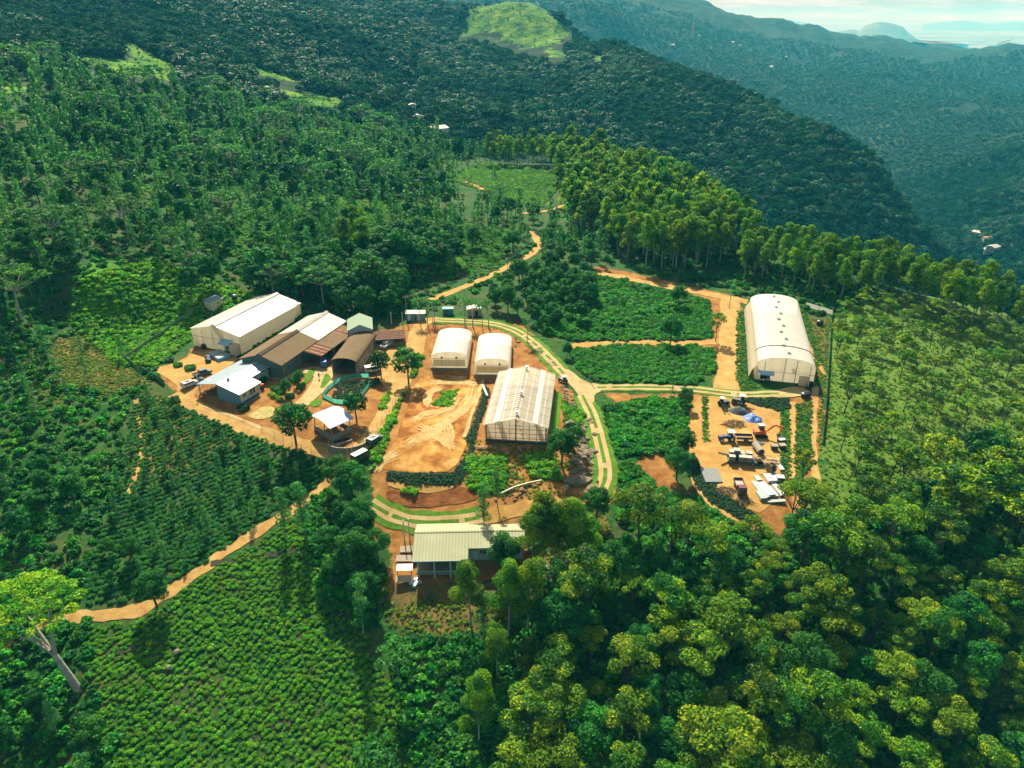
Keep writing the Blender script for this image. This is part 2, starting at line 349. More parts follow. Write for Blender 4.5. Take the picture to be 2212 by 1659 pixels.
def drape(name, P, m, lift=.1, step=1.6, rough=.35, kind='structure', excl=True, smooth=1, world=False, label=None):
    """sheet of ground lying on the terrain inside an outline"""
    W2 = [Vector(p[:2]) for p in P] if world else pxpoly(P)
    W2 = smoothpath(W2, smooth, True) if smooth else W2
    if excl: EXCL.append([(p.x, p.y) for p in W2])
    B = resample(W2, step, True)
    if rough: B = [p + Vector((float(fbm(np.array(p.x * .6), np.array(p.y * .6), 3, 1)), float(fbm(np.array(p.x * .6), np.array(p.y * .6), 3, 31)))) * rough for p in B]
    xs, ys = [p.x for p in B], [p.y for p in B]; n = len(B)
    gx, gy = np.meshgrid(np.arange(min(xs), max(xs), step), np.arange(min(ys), max(ys), step)); gx, gy = gx.ravel(), gy.ravel()
    keep = sdf(gx, gy, [(p.x, p.y) for p in B]) > step * .45
    vs = B + [Vector((float(a), float(b))) for a, b in zip(gx[keep], gy[keep])]
    v, e, f, *_ = delaunay_2d_cdt(vs, [(i, (i + 1) % n) for i in range(n)], [], 1, 1e-4)
    X = np.array([[p.x, p.y] for p in v]); Z = zat(X[:, 0], X[:, 1]) + lift
    mb = MB(); mb.add([(a, b, c) for (a, b), c in zip(X, Z)], [tuple(q) for q in f]); o = mb.build(name, m, smooth=True)
    bmx = bmesh.new(); bmx.from_mesh(o.data); bmesh.ops.recalc_face_normals(bmx, faces=bmx.faces)
    if sum(q.normal.z for q in bmx.faces) < 0: bmesh.ops.reverse_faces(bmx, faces=bmx.faces)
    bmx.to_mesh(o.data); bmx.free()
    o['kind'] = kind
    if label: o['label'] = label
    return o
def strip(name, path, w, m, lift=.1, off=0.0, rough=.0, step=1.2, kind='structure', excl=True, t0=0.0, t1=1.0, world=False, parent=None, smooth=2):
    P = [Vector(p[:2]) for p in path] if world else pxpoly(path)
    P = resample(smoothpath(P, smooth), step); n = len(P); a, b = int(t0 * (n - 1)), max(int(t0 * (n - 1)) + 1, int(t1 * (n - 1))); rows = []; left = []; right = []
    nw = max(2, int(w / 1.5) + 2)
    for i in range(a, b + 1):
        d = (P[min(i + 1, n - 1)] - P[max(i - 1, 0)]).normalized(); nrm = Vector((-d.y, d.x))
        e0 = rough * float(fbm(np.array(P[i].x * .35), np.array(P[i].y * .35), 3, 2)); e1 = rough * float(fbm(np.array(P[i].x * .35), np.array(P[i].y * .35), 3, 42))
        ws = np.linspace(-w / 2 - e0, w / 2 + e1, nw); q = [P[i] + nrm * (off + float(k)) for k in ws]
        rows.append([(p.x, p.y, float(zat(p.x, p.y)) + lift) for p in q]); left.append((q[0].x, q[0].y)); right.append((q[-1].x, q[-1].y))
    if excl: EXCL.append(left + right[::-1])
    mb = MB(); mb.sheet([r[::-1] for r in rows]); o = mb.build(name, m, smooth=True, parent=parent)
    if kind: o['kind'] = kind
    return o

# ------------------------------------------------------------------ ground colours
ZONES = {'soil': [[(800,1010),(830,950),(895,800),(912,700),(1130,700),(1200,780),(1245,870),(1270,950),(1290,1090),(1150,1105),(1155,1255),(835,1265),(850,1200),(800,1150)],
                  [(1488,850),(1780,860),(1790,900),(1745,1090),(1690,1160),(1600,1110),(1500,1010)], [(1240,735),(1540,735),(1535,655),(1470,625),(1280,585),(1290,575),(1600,640),(1602,850),(1540,850),(1540,755),(1240,755)],
                  [(340,815),(430,745),(520,780),(880,700),(930,680),(895,800),(820,960),(760,995),(560,935),(430,893),(378,850)],
                  [(1310,850),(1490,850),(1480,870),(1330,885)], [(1385,965),(1450,985),(1475,1060),(1420,1050),(1370,1000)], [(1300,980),(1330,980),(1335,1080),(1290,1095)]],
         'weedy': [[(1738,690),(1792,690),(1784,800),(1776,960),(1758,960),(1770,830)], [(100,730),(170,720),(290,770),(330,830),(250,850),(120,830)], [(825,1258),(1160,1250),(1140,1320),(1060,1350),(990,1372),(900,1375),(835,1345)], [(1000,950),(1230,960),(1280,1090),(1180,1080),(1010,1060)], [(1165,1150),(1300,1090),(1320,1160),(1220,1240),(1160,1220)],
                   [(290,870),(340,850),(520,960),(330,1060),(260,1070)]],
         'dry': [[(1790,690),(1850,660),(1990,640),(2240,720),(2240,1010),(1960,1040),(1800,1120),(1740,1180),(1700,1150),(1760,1000)]],
         'meadow': [[(985,80),(1010,20),(1070,3),(1160,4),(1200,40),(1240,72),(1190,110),(1110,100),(1050,72)], [(1180,105),(1240,120),(1180,130)], [(250,75),(285,90),(390,150),(380,175),(250,165),(175,135),(165,120),(280,130)],
                    [(980,372),(1060,352),(1190,372),(1205,410),(1170,450),(1060,420),(985,395)], [(150,680),(200,560),(330,575),(430,640),(440,690),(330,790),(280,770)], [(590,190),(700,205),(760,215),(740,235),(640,225)],
                    [(440,130),(520,190),(480,180)], [(870,520),(1000,540),(990,590),(900,600)], [(1265,112),(1315,122),(1290,132)], [(0,180),(70,190),(60,200),(0,200)], [(540,140),(700,190),(560,165)]]}
def terrain_mat(name, farm=False):
    m, t, o = new_mat(name); pos = coords(t, 'World')
    def at(n): return nd(t, 'ShaderNodeAttribute', attribute_name=n).outputs['Fac']
    n1 = noise(t, pos, .09, 8, .65); n2 = noise(t, pos, .8, 4, .7); n3 = noise(t, pos, .012, 5, .6); n4 = noise(t, pos, .35, 5, .7)
    base = ramp(t, n2, [(.28, (.004, .022, .006)), (.5, (.012, .06, .008)), (.72, (.035, .11, .012))])
    base = mixc(t, ramp(t, n1, [(.46, (0, 0, 0)), (.62, (.8, .8, .8))]), base, (.055, .06, .018))
    soil = ramp(t, n4, [(.25, (.10, .035, .009)), (.45, (.19, .085, .02)), (.62, (.255, .135, .036)), (.8, (.32, .20, .07))])
    soil = mixc(t, ramp(t, n1, [(.5, (0, 0, 0)), (.7, (.7, .7, .7))]), soil, (.14, .05, .012))
    dry = ramp(t, n2, [(.3, (.02, .07, .008)), (.5, (.065, .14, .014)), (.66, (.125, .145, .03)), (.82, (.21, .15, .06))])
    weed = ramp(t, n4, [(.35, (.03, .05, .010)), (.5, (.09, .07, .02)), (.65, (.17, .10, .032))])
    mead = ramp(t, noise(t, pos, .05, 8, .62), [(.36, (.010, .07, .004)), (.48, (.05, .16, .005)), (.6, (.11, .22, .008)), (.7, (.17, .22, .02))])
    c = base
    for a, cc, sc_ in (('dry', dry, .22), ('meadow', mead, .3), ('weedy', weed, .3), ('soil', soil, .3)):
        f = mathn(t, 'ADD', at(a), mathn(t, 'MULTIPLY', mathn(t, 'SUBTRACT', noise(t, pos, .22 if a != 'meadow' else .06, 5, .7), .5), 2.2)); c = mixc(t, ramp(t, f, [(.0, (0, 0, 0)), (.18, (1, 1, 1))]), c, cc)
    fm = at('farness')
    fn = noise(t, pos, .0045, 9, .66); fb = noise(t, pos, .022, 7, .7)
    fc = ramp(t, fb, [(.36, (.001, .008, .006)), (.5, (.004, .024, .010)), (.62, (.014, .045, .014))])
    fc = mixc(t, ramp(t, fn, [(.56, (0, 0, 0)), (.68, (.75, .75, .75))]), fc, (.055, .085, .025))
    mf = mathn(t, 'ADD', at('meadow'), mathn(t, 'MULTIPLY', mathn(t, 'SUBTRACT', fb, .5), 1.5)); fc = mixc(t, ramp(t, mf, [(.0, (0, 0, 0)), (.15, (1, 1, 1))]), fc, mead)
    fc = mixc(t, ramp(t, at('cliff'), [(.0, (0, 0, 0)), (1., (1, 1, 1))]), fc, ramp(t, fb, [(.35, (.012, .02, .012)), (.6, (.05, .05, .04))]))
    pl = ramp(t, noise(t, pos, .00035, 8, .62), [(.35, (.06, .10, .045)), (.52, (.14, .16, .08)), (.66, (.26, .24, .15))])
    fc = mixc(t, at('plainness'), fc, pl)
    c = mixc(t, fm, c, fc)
    b = nd(t, 'ShaderNodeBsdfPrincipled', i_Roughness=.95); b.inputs['Specular IOR Level'].default_value = .1; t.links.new(c, b.inputs['Base Color'])
    bp = nd(t, 'ShaderNodeBump', i_Strength=.7, i_Distance=.5); t.links.new(n4, bp.inputs['Height'])
    b2 = nd(t, 'ShaderNodeBump', i_Distance=24.0); t.links.new(fm, b2.inputs['Strength']); t.links.new(fb, b2.inputs['Height']); t.links.new(bp.outputs[0], b2.inputs['Normal']); t.links.new(b2.outputs[0], b.inputs['Normal'])
    t.links.new(b.outputs[0], o.inputs['Surface']); return m
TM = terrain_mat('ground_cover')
def zone_attr(P_list, x, y, scale):
    out = np.full(x.shape, -1.0)
    for P in P_list:
        Q = at_many([p[0] for p in P], [p[1] for p in P]); Q = [(a, b) for a, b, c in Q if not np.isnan(a)]
        sc_ = scale * max(1.0, np.hypot(*np.mean(Q, 0)) / 160); xs, ys = [q[0] for q in Q], [q[1] for q in Q]
        k = (x > min(xs) - sc_) & (x < max(xs) + sc_) & (y > min(ys) - sc_) & (y < max(ys) + sc_)
        if k.any(): out[k] = np.maximum(out[k], np.clip(sdf(x[k], y[k], Q) / sc_, -1, 1))
    return out
def terrain_piece(name, j0, j1):
    x, y, z = GX[:, j0:j1 + 1].ravel(), GY[:, j0:j1 + 1].ravel(), GZ[:, j0:j1 + 1].ravel(); n = j1 - j0 + 1
    i, j = np.meshgrid(np.arange(NA - 1), np.arange(n - 1), indexing='ij'); i, j = i.ravel(), j.ravel()
    F = np.stack([i * n + j, i * n + j + 1, (i + 1) * n + j + 1, (i + 1) * n + j], 1)[:, ::-1]
    me = np_mesh(name, np.stack([x, y, z], 1), F, TM, smooth=True)
    r = np.hypot(x, y)
    for a, s in (('soil', 3.), ('weedy', 4.), ('dry', 6.), ('meadow', 6.)):
        d = me.attributes.new(a, 'FLOAT', 'POINT'); d.data.foreach_set('value', zone_attr(ZONES[a], x, y, s).astype(np.float32))
    gz = GZ[:, j0:j1 + 1]; sl = np.abs(np.gradient(gz, axis=1) / np.gradient(GR[:, j0:j1 + 1], axis=1)).ravel()
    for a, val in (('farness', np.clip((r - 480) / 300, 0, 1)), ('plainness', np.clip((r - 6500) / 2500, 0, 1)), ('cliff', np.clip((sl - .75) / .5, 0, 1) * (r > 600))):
        d = me.attributes.new(a, 'FLOAT', 'POINT'); d.data.foreach_set('value', val.astype(np.float32))
    o = link(name, me); o['kind'] = 'structure'; return o
ja, jb = int(np.searchsorted(LR, math.log(640))), int(np.searchsorted(LR, math.log(7600)))
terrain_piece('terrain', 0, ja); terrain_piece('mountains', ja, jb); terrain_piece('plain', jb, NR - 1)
# lake on the far plain, isolated hills beyond
MWATER = mat('lake_water', [(.3, (.5, .55, .55)), (.7, (.6, .64, .62))], .002, .15, coord='World', spec=.5)
for pts_ in ([(1950,96.5),(2010,94.6),(2070,94.8),(2110,95.8),(2090,97.2),(2000,97.6)], [(2120,96),(2165,95.6),(2190,96.4),(2150,97.2)]):
    q = [at_many([a], [b])[0] for a, b in pts_]; mb = MB(); mb.add([(p[0], p[1], p[2] + 25) for p in q], [tuple(range(len(q)))[::-1]]); o = mb.build('lake', MWATER); o['kind'] = 'structure'
MHILL = mat('hill_scrub', [(.3, (.03, .055, .02)), (.6, (.07, .10, .035)), (.8, (.13, .14, .06))], .004, .95, coord='World', detail=9)
def far_hill(u, d, prof, depth, seed):
    az = math.atan((u - 1106) / FU / cp); y0 = d * math.cos(az); nx, ny = 70, 16; rows = []
    us = np.linspace(prof[0][0], prof[-1][0], nx); zs = np.interp(us, [p[0] for p in prof], [CAMH + d * float(ray(p[0], p[1])[1]) for p in prof])
    for j in range(ny):
        t = j / (ny - 1) * 2 - 1; r = []
        for k in range(nx):
            a = float(ray(us[k], 90)[0]); rr = d + t * depth; b = -360; h = b + (zs[k] - b) * math.exp(-2.6 * t * t) - 60 * abs(t)
            x, y = rr * math.sin(a), rr * math.cos(a); h += 45 * float(fbm(np.array(x / 700 + seed), np.array(y / 700), 4, 3)) * (1 - abs(t)) ** .5 * min(1, (zs[k] - b) / 250)
            r.append((x, y, h))
        rows.append(r[::-1])
    mb = MB(); mb.sheet(rows[::-1]); o = mb.build('hill', MHILL, smooth=True); o['kind'] = 'structure'
far_hill(1890, 12500, [(1740,104),(1775,80),(1800,70),(1822,66),(1838,63),(1850,67),(1862,55),(1880,49),(1895,47),(1915,50),(1930,54),(1942,58),(1960,72),(1980,84),(2005,95),(2040,106)], 1600, 1)
far_hill(2040, 7800, [(1955,116),(1985,106),(2010,99),(2035,101),(2060,106),(2100,104),(2150,107),(2190,105),(2230,110),(2300,112)], 900, 5)
far_hill(1700, 30000, [(1640,52),(1665,46),(1690,41),(1712,45),(1735,50)], 1800, 9)
far_hill(2050, 36000, [(1985,52),(2015,48),(2050,44),(2075,43),(2100,47),(2120,50),(2180,46),(2260,50)], 2400, 4)

# ------------------------------------------------------------------ ground sheets: roads, yards, lawns
MDIRT = mat('dirt', [(.2, (.18, .088, .02)), (.42, (.265, .15, .04)), (.6, (.32, .20, .06)), (.82, (.40, .275, .10))], .22, .95, .5, 'World', 9, .1, bscale=1.5)
MDIRT2 = mat('packed_dirt', [(.25, (.215, .12, .034)), (.5, (.30, .185, .056)), (.75, (.38, .26, .095))], .35, .95, .4, 'World', 8, .1, bscale=2.)
MCONC = mat('pale_concrete', [(.25, (.21, .13, .045)), (.42, (.28, .20, .085)), (.6, (.33, .25, .115)), (.8, (.39, .31, .16))], .35, .9, .1, 'World', 9, .15)
MLAWN = mat('lawn_grass', [(.3, (0.033, 0.089, 0.006)), (.55, (0.063, 0.148, 0.010)), (.78, (0.111, 0.178, 0.015))], .7, .95, .5, 'World', 7, .1, bscale=6)
MSOILR = mat('red_soil', [(.25, (.06, .018, .005)), (.5, (.13, .048, .012)), (.75, (.22, .09, .024))], .3, .95, .8, 'World', 8, .1, bscale=1.2)
MMUD = mat('churned_mud', [(.33, (.09, .028, .006)), (.45, (.20, .078, .014)), (.55, (.29, .15, .03)), (.68, (.40, .25, .085))], .2, .95, .7, 'World', 9, .1, bscale=.9)
drape('mud_pad', [c2(320,730),c2(470,700),c2(760,720),c2(905,720),c2(860,850),c2(745,1240),c2(650,1480),c2(380,1500),c2(90,1470),c2(-20,1420),c2(150,1300),c2(250,1000)], MMUD, .10)
drape('earth_yard', [c4(355,860),c4(370,340),c4(700,300),c4(1320,350),c4(1315,440),c4(1245,470),c4(1240,1090),c4(1230,1260),c4(1100,1400),c4(1000,1440),c4(700,1250),c4(520,1080),c4(430,880)], MDIRT, .10)
MRUT = mat('pale_ruts', [(.3, (.26, .16, .05)), (.6, (.36, .26, .11)), (.8, (.44, .34, .18))], .5, .95, .4, 'World', 6, .1)
rr = random.Random(4); ruts = MB()
def rut(path, jit):
    P_ = [c2(x + rr.gauss(0, jit), y + rr.gauss(0, jit * .6)) for x, y in path]; W_ = resample(smoothpath(pxpoly(P_), 2), .9); n_ = len(W_)
    for side in (-.55, .55):
        rows_ = []
        for i, p_ in enumerate(W_):
            d_ = (W_[min(i + 1, n_ - 1)] - W_[max(i - 1, 0)]).normalized(); nn_ = Vector((-d_.y, d_.x)); hw_ = .17 * min(1, i / 3, (n_ - 1 - i) / 3) + .01 + .05 * rr.random(); lz = .135 + .02 * rr.random()
            rows_.append([((p_ + nn_ * (side + k_)).x, (p_ + nn_ * (side + k_)).y, float(zat(*(p_ + nn_ * (side + k_)))) + lz) for k_ in (hw_, -hw_)])
        ruts.sheet(rows_)
for k in range(15): f_ = rr.random(); rut([(170 + 330 * f_, 1300 - 130 * f_), (430 + 120 * f_, 1180 - 60 * f_), (620, 1080 - 60 * f_), (720 + 60 * rr.random(), 960), (790, 850 - 90 * rr.random())][:rr.randint(3, 5)], 24)
for k in range(8): rut([(430, 960), (400 + 40 * rr.random(), 880), (450, 830), (530, 815)], 16)
for k in range(8): rut([(330, 1060), (430, 1010), (540, 1000), (620, 960), (700, 900)][:rr.randint(3, 5)], 22)
for k in range(9): rut([(350, 1130), (480, 1160), (560, 1240), (590, 1290)][rr.randint(0, 1):], 26)
for k in range(6): rut([(560, 1080), (610, 1140), (600, 1230)], 18)
for k in range(5): rut([(450, 760), (600, 770), (740, 760), (830, 790)], 14)
for k in range(9): rut([(-20, 1480), (60, 1400), (150, 1330)], 22)
ruts = ruts.build('tyre_ruts', MRUT); ruts['kind'] = 'stuff'; ruts['label'] = 'pale criss-cross tyre ruts pressed into the red mud pad'
strip('dirt_track', [(1575,640),(1578,700),(1574,780),(1568,845)], 6.5, MDIRT2, .09, rough=.9)
strip('dirt_track', [(1268,588),(1340,598),(1400,612),(1470,625),(1530,634),(1590,648),(1615,652)], 4.4, MDIRT2, .085, rough=.9)
strip('dirt_track', [(1236,748),(1300,743),(1400,741),(1480,742),(1560,738)], 3.4, MDIRT, .08, rough=.9)
strip('dirt_track', [(1708,868),(1706,920),(1710,980),(1718,1040),(1728,1100)], 2.8, MDIRT2, .09, rough=.5)
strip('dirt_track', [(1762,835),(1756,900),(1757,980),(1764,1060)], 1.8, MDIRT2, .085, rough=.5)
strip('dirt_track', [(1745,735),(1760,770),(1782,810)], 1.2, MDIRT, .08, rough=.4)
strip('dirt_track', [(1500,1030),(1515,1065),(1550,1100),(1600,1128),(1640,1142)], 1.8, MDIRT2, .08, rough=.5)
drape('dirt_patch', [c1(860,1090),c1(900,1060),c1(990,1060),c1(1015,1100),c1(990,1140),c1(900,1165),c1(800,1150),c1(770,1130)], mat('dry_lawn', [(.3, (.16, .15, .04)), (.6, (.32, .26, .10)), (.8, (.42, .33, .15))], .8, .95, .4, 'World', 7, .1), .1)
# road through the left-hand yard, then down to the fields
strip('dirt_road', [(378,850),(425,880),(470,898),(530,925),(590,945),(650,962),(700,972),(745,985),(790,960),(815,925),(838,885),(868,832),(890,780),(898,740),(905,705),(925,692),(955,690)], 4.2, MDIRT2, .10, rough=.4)
drape('dirt_yard', [c1(0,760),c1(270,690),c1(380,590),c1(700,640),c1(690,700),c1(480,850),c1(400,900),c1(340,1000),c1(420,1060),c1(340,1060),c1(210,950),c1(230,880)], MDIRT, .09)
drape('concrete_yard', [c1(870,830),c1(1050,830),c1(1260,740),c1(1480,740),c1(1500,820),c1(1700,780),c1(1740,830),c1(1500,870),c1(1380,950),c1(1250,1080),c1(1150,1040),c1(1210,990),c1(1290,900),c1(1330,800),c1(1240,790),c1(1100,850)], MCONC, .13, rough=.1)
drape('dirt_yard', [c1(1730,620),c1(1800,560),c1(1960,600),c1(2060,580),c1(2090,420),c1(2200,380),c1(2230,560),c1(2120,800),c1(1990,960),c1(1900,930),c1(1800,770)], MDIRT2, .08)
strip('trench', [c2(890,740),c2(850,880),c2(800,1020),c2(735,1230)], 1.5, MSOILR, .16, rough=.5)
strip('spoil_bank', [c2(872,740),c2(832,870),c2(785,1010),c2(720,1210)], .9, MRUT, .24, rough=.5)
strip('dirt_road', [(735,1010),(700,1052),(655,1085),(600,1120),(545,1155),(490,1190),(440,1228),(395,1256),(350,1288),(310,1318),(250,1332),(190,1330),(120,1345),(60,1368),(0,1396),(-60,1420)], 2.6, MDIRT2, .10, rough=1.1)
strip('dirt_road', [(930,648),(975,632),(1020,612),(1060,596),(1105,572),(1145,552),(1165,535),(1158,515),(1150,500)], 3.4, MDIRT2, .12, rough=.5)
strip('dirt_road', [(985,388),(1015,396),(1035,404),(1042,412)], 3.2, MDIRT, .2, rough=.4)
strip('dirt_road', [(1120,462),(1150,460),(1190,455),(1228,440)], 3.0, MDIRT2, .2, rough=.4)
strip('path', [(300,840),(292,870),(300,910),(310,950),(306,990),(288,1040),(276,1075)], 1.1, MDIRT, .08, rough=.35)
strip('path', [c1(440,1060),c1(700,1150),c1(900,1240)], .9, MCONC, .16, rough=.1)
# two-strip concrete roads with turf between and beside the wheel tracks
def twin_road(path, med, v=5.6, t_blocks=9, t0=0.02, t1=.98):
    strip('grass_verge', path, v, MLAWN, .12, rough=.8); strip('concrete_road', path, 3.0, MCONC, .17, rough=.18)
    for k in range(t_blocks):
        a, b = t0 + (t1 - t0) * k / t_blocks, t0 + (t1 - t0) * (k + .9) / t_blocks
        strip('grass_median', path, .85, MLAWN, .21, rough=.16, t0=a, t1=b, excl=False)
twin_road([(945,692),(1000,694),(1060,698),(1110,712),(1150,738),(1190,778),(1225,815)], 1, t_blocks=12)
twin_road([(1258,855),(1276,890),(1290,930),(1303,985),(1310,1030),(1297,1062),(1275,1090)], 1, t_blocks=3, t1=.97)
twin_road([(1290,838),(1340,837),(1400,837),(1460,839),(1520,843),(1560,849),(1610,854),(1650,852),(1690,851)], 1, v=4.2, t_blocks=10)
twin_road([(800,1088),(822,1102),(850,1117),(890,1127),(940,1131),(1000,1126),(1040,1118)], 1, t_blocks=6)
strip('dirt_road', [(1030,1120),(1090,1106),(1150,1094),(1200,1082),(1260,1088)], 3.4, MDIRT, .11, rough=.7)
drape('concrete_road', [(1205,795),(1232,800),(1262,826),(1300,832),(1300,846),(1284,852),(1284,872),(1262,876),(1246,848),(1222,822)], MCONC, .185, rough=.1)
drape('concrete_road', [c3(1560,960),c3(1700,905),c3(1850,905),c3(1880,945),c3(1800,985),c3(1580,990)], MCONC, .185, rough=.1)
drape('lawn', [c2(1435,820),c2(1500,850),c2(1505,890),c2(1460,1250),c2(1390,1250)], MLAWN, .12)
drape('lawn', [c1(1300,750),c1(1335,760),c1(1325,800),c1(1260,890),c1(1240,870),c1(1250,800)], MLAWN, .2)
drape('lawn', [c1(1410,790),c1(1450,810),c1(1455,850),c1(1390,912),c1(1370,905)], MLAWN, .2)
drape('lawn', [c1(1260,1040),c1(1380,980),c1(1390,1030),c1(1340,1070)], MLAWN, .14)
drape('earth_bank', [c5(285,470),c5(300,420),c5(560,470),c5(800,430),c5(900,395),c5(1040,440),c5(1040,490),c5(900,540),c5(700,560),c5(450,560),c5(330,520)], MSOILR, .12)

drape('earth_ledge', [c5(300,400),c5(300,350),c5(520,385),c5(800,395),c5(880,380),c5(800,430),c5(560,462)], MDIRT, .16, rough=.5)
MDITCH = mat('dark_ditch', [(.3, (.006, .012, .006)), (.7, (.04, .035, .015))], 1.0, .95, .6, 'World')
for pth, w_ in (([(640,1390),(652,1356),(676,1333),(715,1322),(760,1326),(790,1336)], 1.1), ([(455,1219),(520,1208),(600,1196),(680,1186),(730,1176)], 1.3), ([(286,1052),(340,1040),(400,1024),(480,1000),(520,985)], .9), ([(545,1600),(580,1576),(620,1560),(650,1556)], .9), ([(225,1420),(300,1400),(330,1398)], .6), ([(350,1545),(380,1530),(420,1520)], .6)): strip('ditch', pth, w_, MDITCH, .14, rough=.7)
# ------------------------------------------------------------------ buildings
MFILM = stripes('white_film', (.72, .70, .63), (.77, .75, .68), 1, .45, .4, (.5, .44, .33), .2, .35, .06, .45, transp=.22)
MFILMW = stripes('film_wall', (.70, .63, .47), (.76, .69, .53), 0, .3, .5, (.5, .4, .24), .3, .3, .1, .68, 1.2)
MWHITER = stripes('white_sheet_roof', (.56, .53, .46), (.62, .59, .52), 1, 1.1, .4, (.40, .33, .22), .5, .45, .12, .35, .35, transp=.12)
MBROWNR = stripes('brown_sheet_roof', (.06, .043, .028), (.095, .068, .042), 1, 1.0, .85, (.05, .03, .02), .5, .06, .2, 0, .3)
MBROWNP = stripes('pale_brown_roof', (.105, .074, .038), (.14, .10, .054), 1, .9, .85, (.07, .045, .025), .5, .06, .15, 0, .3)
MRUST = stripes('rusty_roof', (.075, .022, .010), (.22, .14, .095), 1, .55, .9, (.06, .02, .01), .75, .05, .2, 0, .9)
MBLUER = stripes('pale_blue_roof', (.15, .21, .25), (.18, .24, .28), 1, .9, .4, (0.380, 0.380, 0.350), .3, .5, .15, 0, .5)
MGREENR = stripes('pale_green_roof', (.20, .21, .12), (.25, .265, .155), 0, 1.55, .7, (0.350, 0.365, 0.258), .3, .12, .35, 0, .25)
MMINT = stripes('mint_roof', (.14, .21, .13), (.18, .25, .165), 1, .9, .5, (0.228, 0.228, 0.152), .3, .4, .15)
MTILE = stripes('clay_tile_roof', (0.076, 0.030, 0.017), (0.198, 0.091, 0.053), 1, 1.6, .8, (0.053, 0.030, 0.019), .6, .2, .4, 0, 1.2)
MCREAM = plain('cream_wall', (.50, .43, .28)); MBLUEW = plain('blue_grey_wall', (.12, .19, .22)); MTEALW = plain('pale_teal_wall', (.28, .36, .34)); MDARKIN = plain('dark_opening', (.012, .014, .014), .8, .1)  # dark_opening: interior shade painted as near-black; also used for plain dark parts
MWOOD = plain('weathered_wood', (.22, .13, .07), .85, .2); MSTEEL = plain('grey_steel', (.22, .24, .24), .5, .5, .3); MDKSTEEL = plain('dark_steel', (.03, .045, .04), .5, .5); MWHITE = plain('white_paint', (.5, .5, .47), .5)
MGLASS = plain('window_glass', (.03, .05, .06), .15, .6); MCEM = plain('cement', (.22, .19, .14), .9, .2); MBLKP = plain('black_plastic', (.012, .014, .016), .45, .4); MBLUESHEET = plain('blue_sheet', (.16, .34, .45), .4, .5, 0, .3, 1.5)
MGNET = mat('green_shade_net', [(.3, (.05, .32, .22)), (.7, (.12, .48, .34))], 1.2, .8, transl=.5); MTNET = mat('dark_shade_net', [(.3, (.01, .13, .09)), (.7, (.03, .20, .13))], .5, .8, transl=.4)
def film_walls(w, l, h, prof):
    mb = MB(); p = [(-w / 2, -1), (w / 2, -1)] + [(x, z) for x, z in reversed(prof)]
    for y in (0, l): mb.add([(x, y, z) for x, z in p], [tuple(range(len(p)))])
    for s in (-w / 2, w / 2): mb.add([(s, 0, -1), (s, l, -1), (s, l, h), (s, 0, h)], [(0, 1, 2, 3)])
    return mb
def frame(A, B, C):
    """rectangle on the ground from front-left, front-right and back-right corners -> origin (front middle), yaw, width, length"""
    a, b, c = (at(*p) for p in (A, B, C)); ax = (c - b).to_2d().normalized(); w = abs((a - b).to_2d().x * ax.y - (a - b).to_2d().y * ax.x); ln = (c - b).to_2d().length
    mid = b.to_2d() + Vector((-ax.y, ax.x)) * w / 2; yaw = math.atan2(-ax.x, ax.y)
    cs = [mid + Matrix.Rotation(yaw, 2) @ Vector(q) for q in ((-w / 2, 0), (w / 2, 0), (w / 2, ln), (-w / 2, ln))]
    z = float(np.mean([zat(p.x, p.y) for p in cs])); EXCL.append([(p.x, p.y) for p in cs])
    return (mid.x, mid.y, z), yaw, w, ln
def wall_mb(w, l, h, gab=None, th=.2, open_front=False, z0=-1.2):
    """four walls butted end to end; gab = list of (x, z) roof profile points for the end walls"""
    mb = MB(); prof = gab or [(-w / 2, h), (w / 2, h)]
    poly = [(-w / 2, 0, z0), (w / 2, 0, z0)] + [(x, 0, z) for x, z in reversed(prof)]
    if not open_front: mb.prism(poly, (0, th, 0))
    mb.prism([(x, l - th, z) for x, _, z in poly], (0, th, 0))
    for s in (-1, 1): mb.box((s * (w / 2 - th / 2), l / 2, (h + z0) / 2), (th, l - 2 * th - .004, h - z0))
    return mb
def roof_mb(prof, l, y0, oh, th=.12, ny=2):
    """roof skin following an (x, z) profile swept along y with thickness"""
    rows = []
    for k in range(ny): y = y0 - oh + (l + 2 * oh) * k / (ny - 1); rows.append([(x, y, z) for x, z in prof])
    return MB().sheet(rows, th)
def gable_prof(w, h, rise, oh=.5):
    s = rise / (w / 2); return [(-w / 2 - oh, h - s * oh + .14), (0, h + rise + .14), (w / 2 + oh, h - s * oh + .14)]
def arch(w, h, rise, n=14, grow=0.0):
    return [(-(w / 2 + grow) * math.cos(math.pi * k / n), h + (rise + grow) * math.sin(math.pi * k / n) ** .85) for k in range(n + 1)]
def win(parent, x, y, z, w, h, face='front', frame_m=None):
    d = {'front': ((x, y - .04, z), (w, .08, h)), 'right': ((x + .04, y, z), (.08, w, h))}[face]
    f = MB().box(*d).build('window', frame_m or MWHITE, parent)
    g = MB()
    for k in (-1, 1):
        if face == 'front': g.box((x + k * w * .24, y - .09, z), (w * .4, .02, h * .82))
        else: g.box((x + .09, y + k * w * .24, z), (.02, w * .4, h * .82))
    g.build('pane', MGLASS, f); return f
def door(parent, x, y, z, w, h, face='front', m=None):
    c, d = {'front': ((x, y - .04, z + h / 2), (w, .08, h)), 'right': ((x + .04, y, z + h / 2), (.08, w, h))}[face]
    o = MB().box(c, d).build('door', m or MDARKIN, parent)
    MB().box((c[0] + (w * .35 if face == 'front' else .06), c[1] - (.06 if face == 'front' else w * .35), z + h * .48), (.06, .06, .2)).build('handle', MSTEEL, o); return o

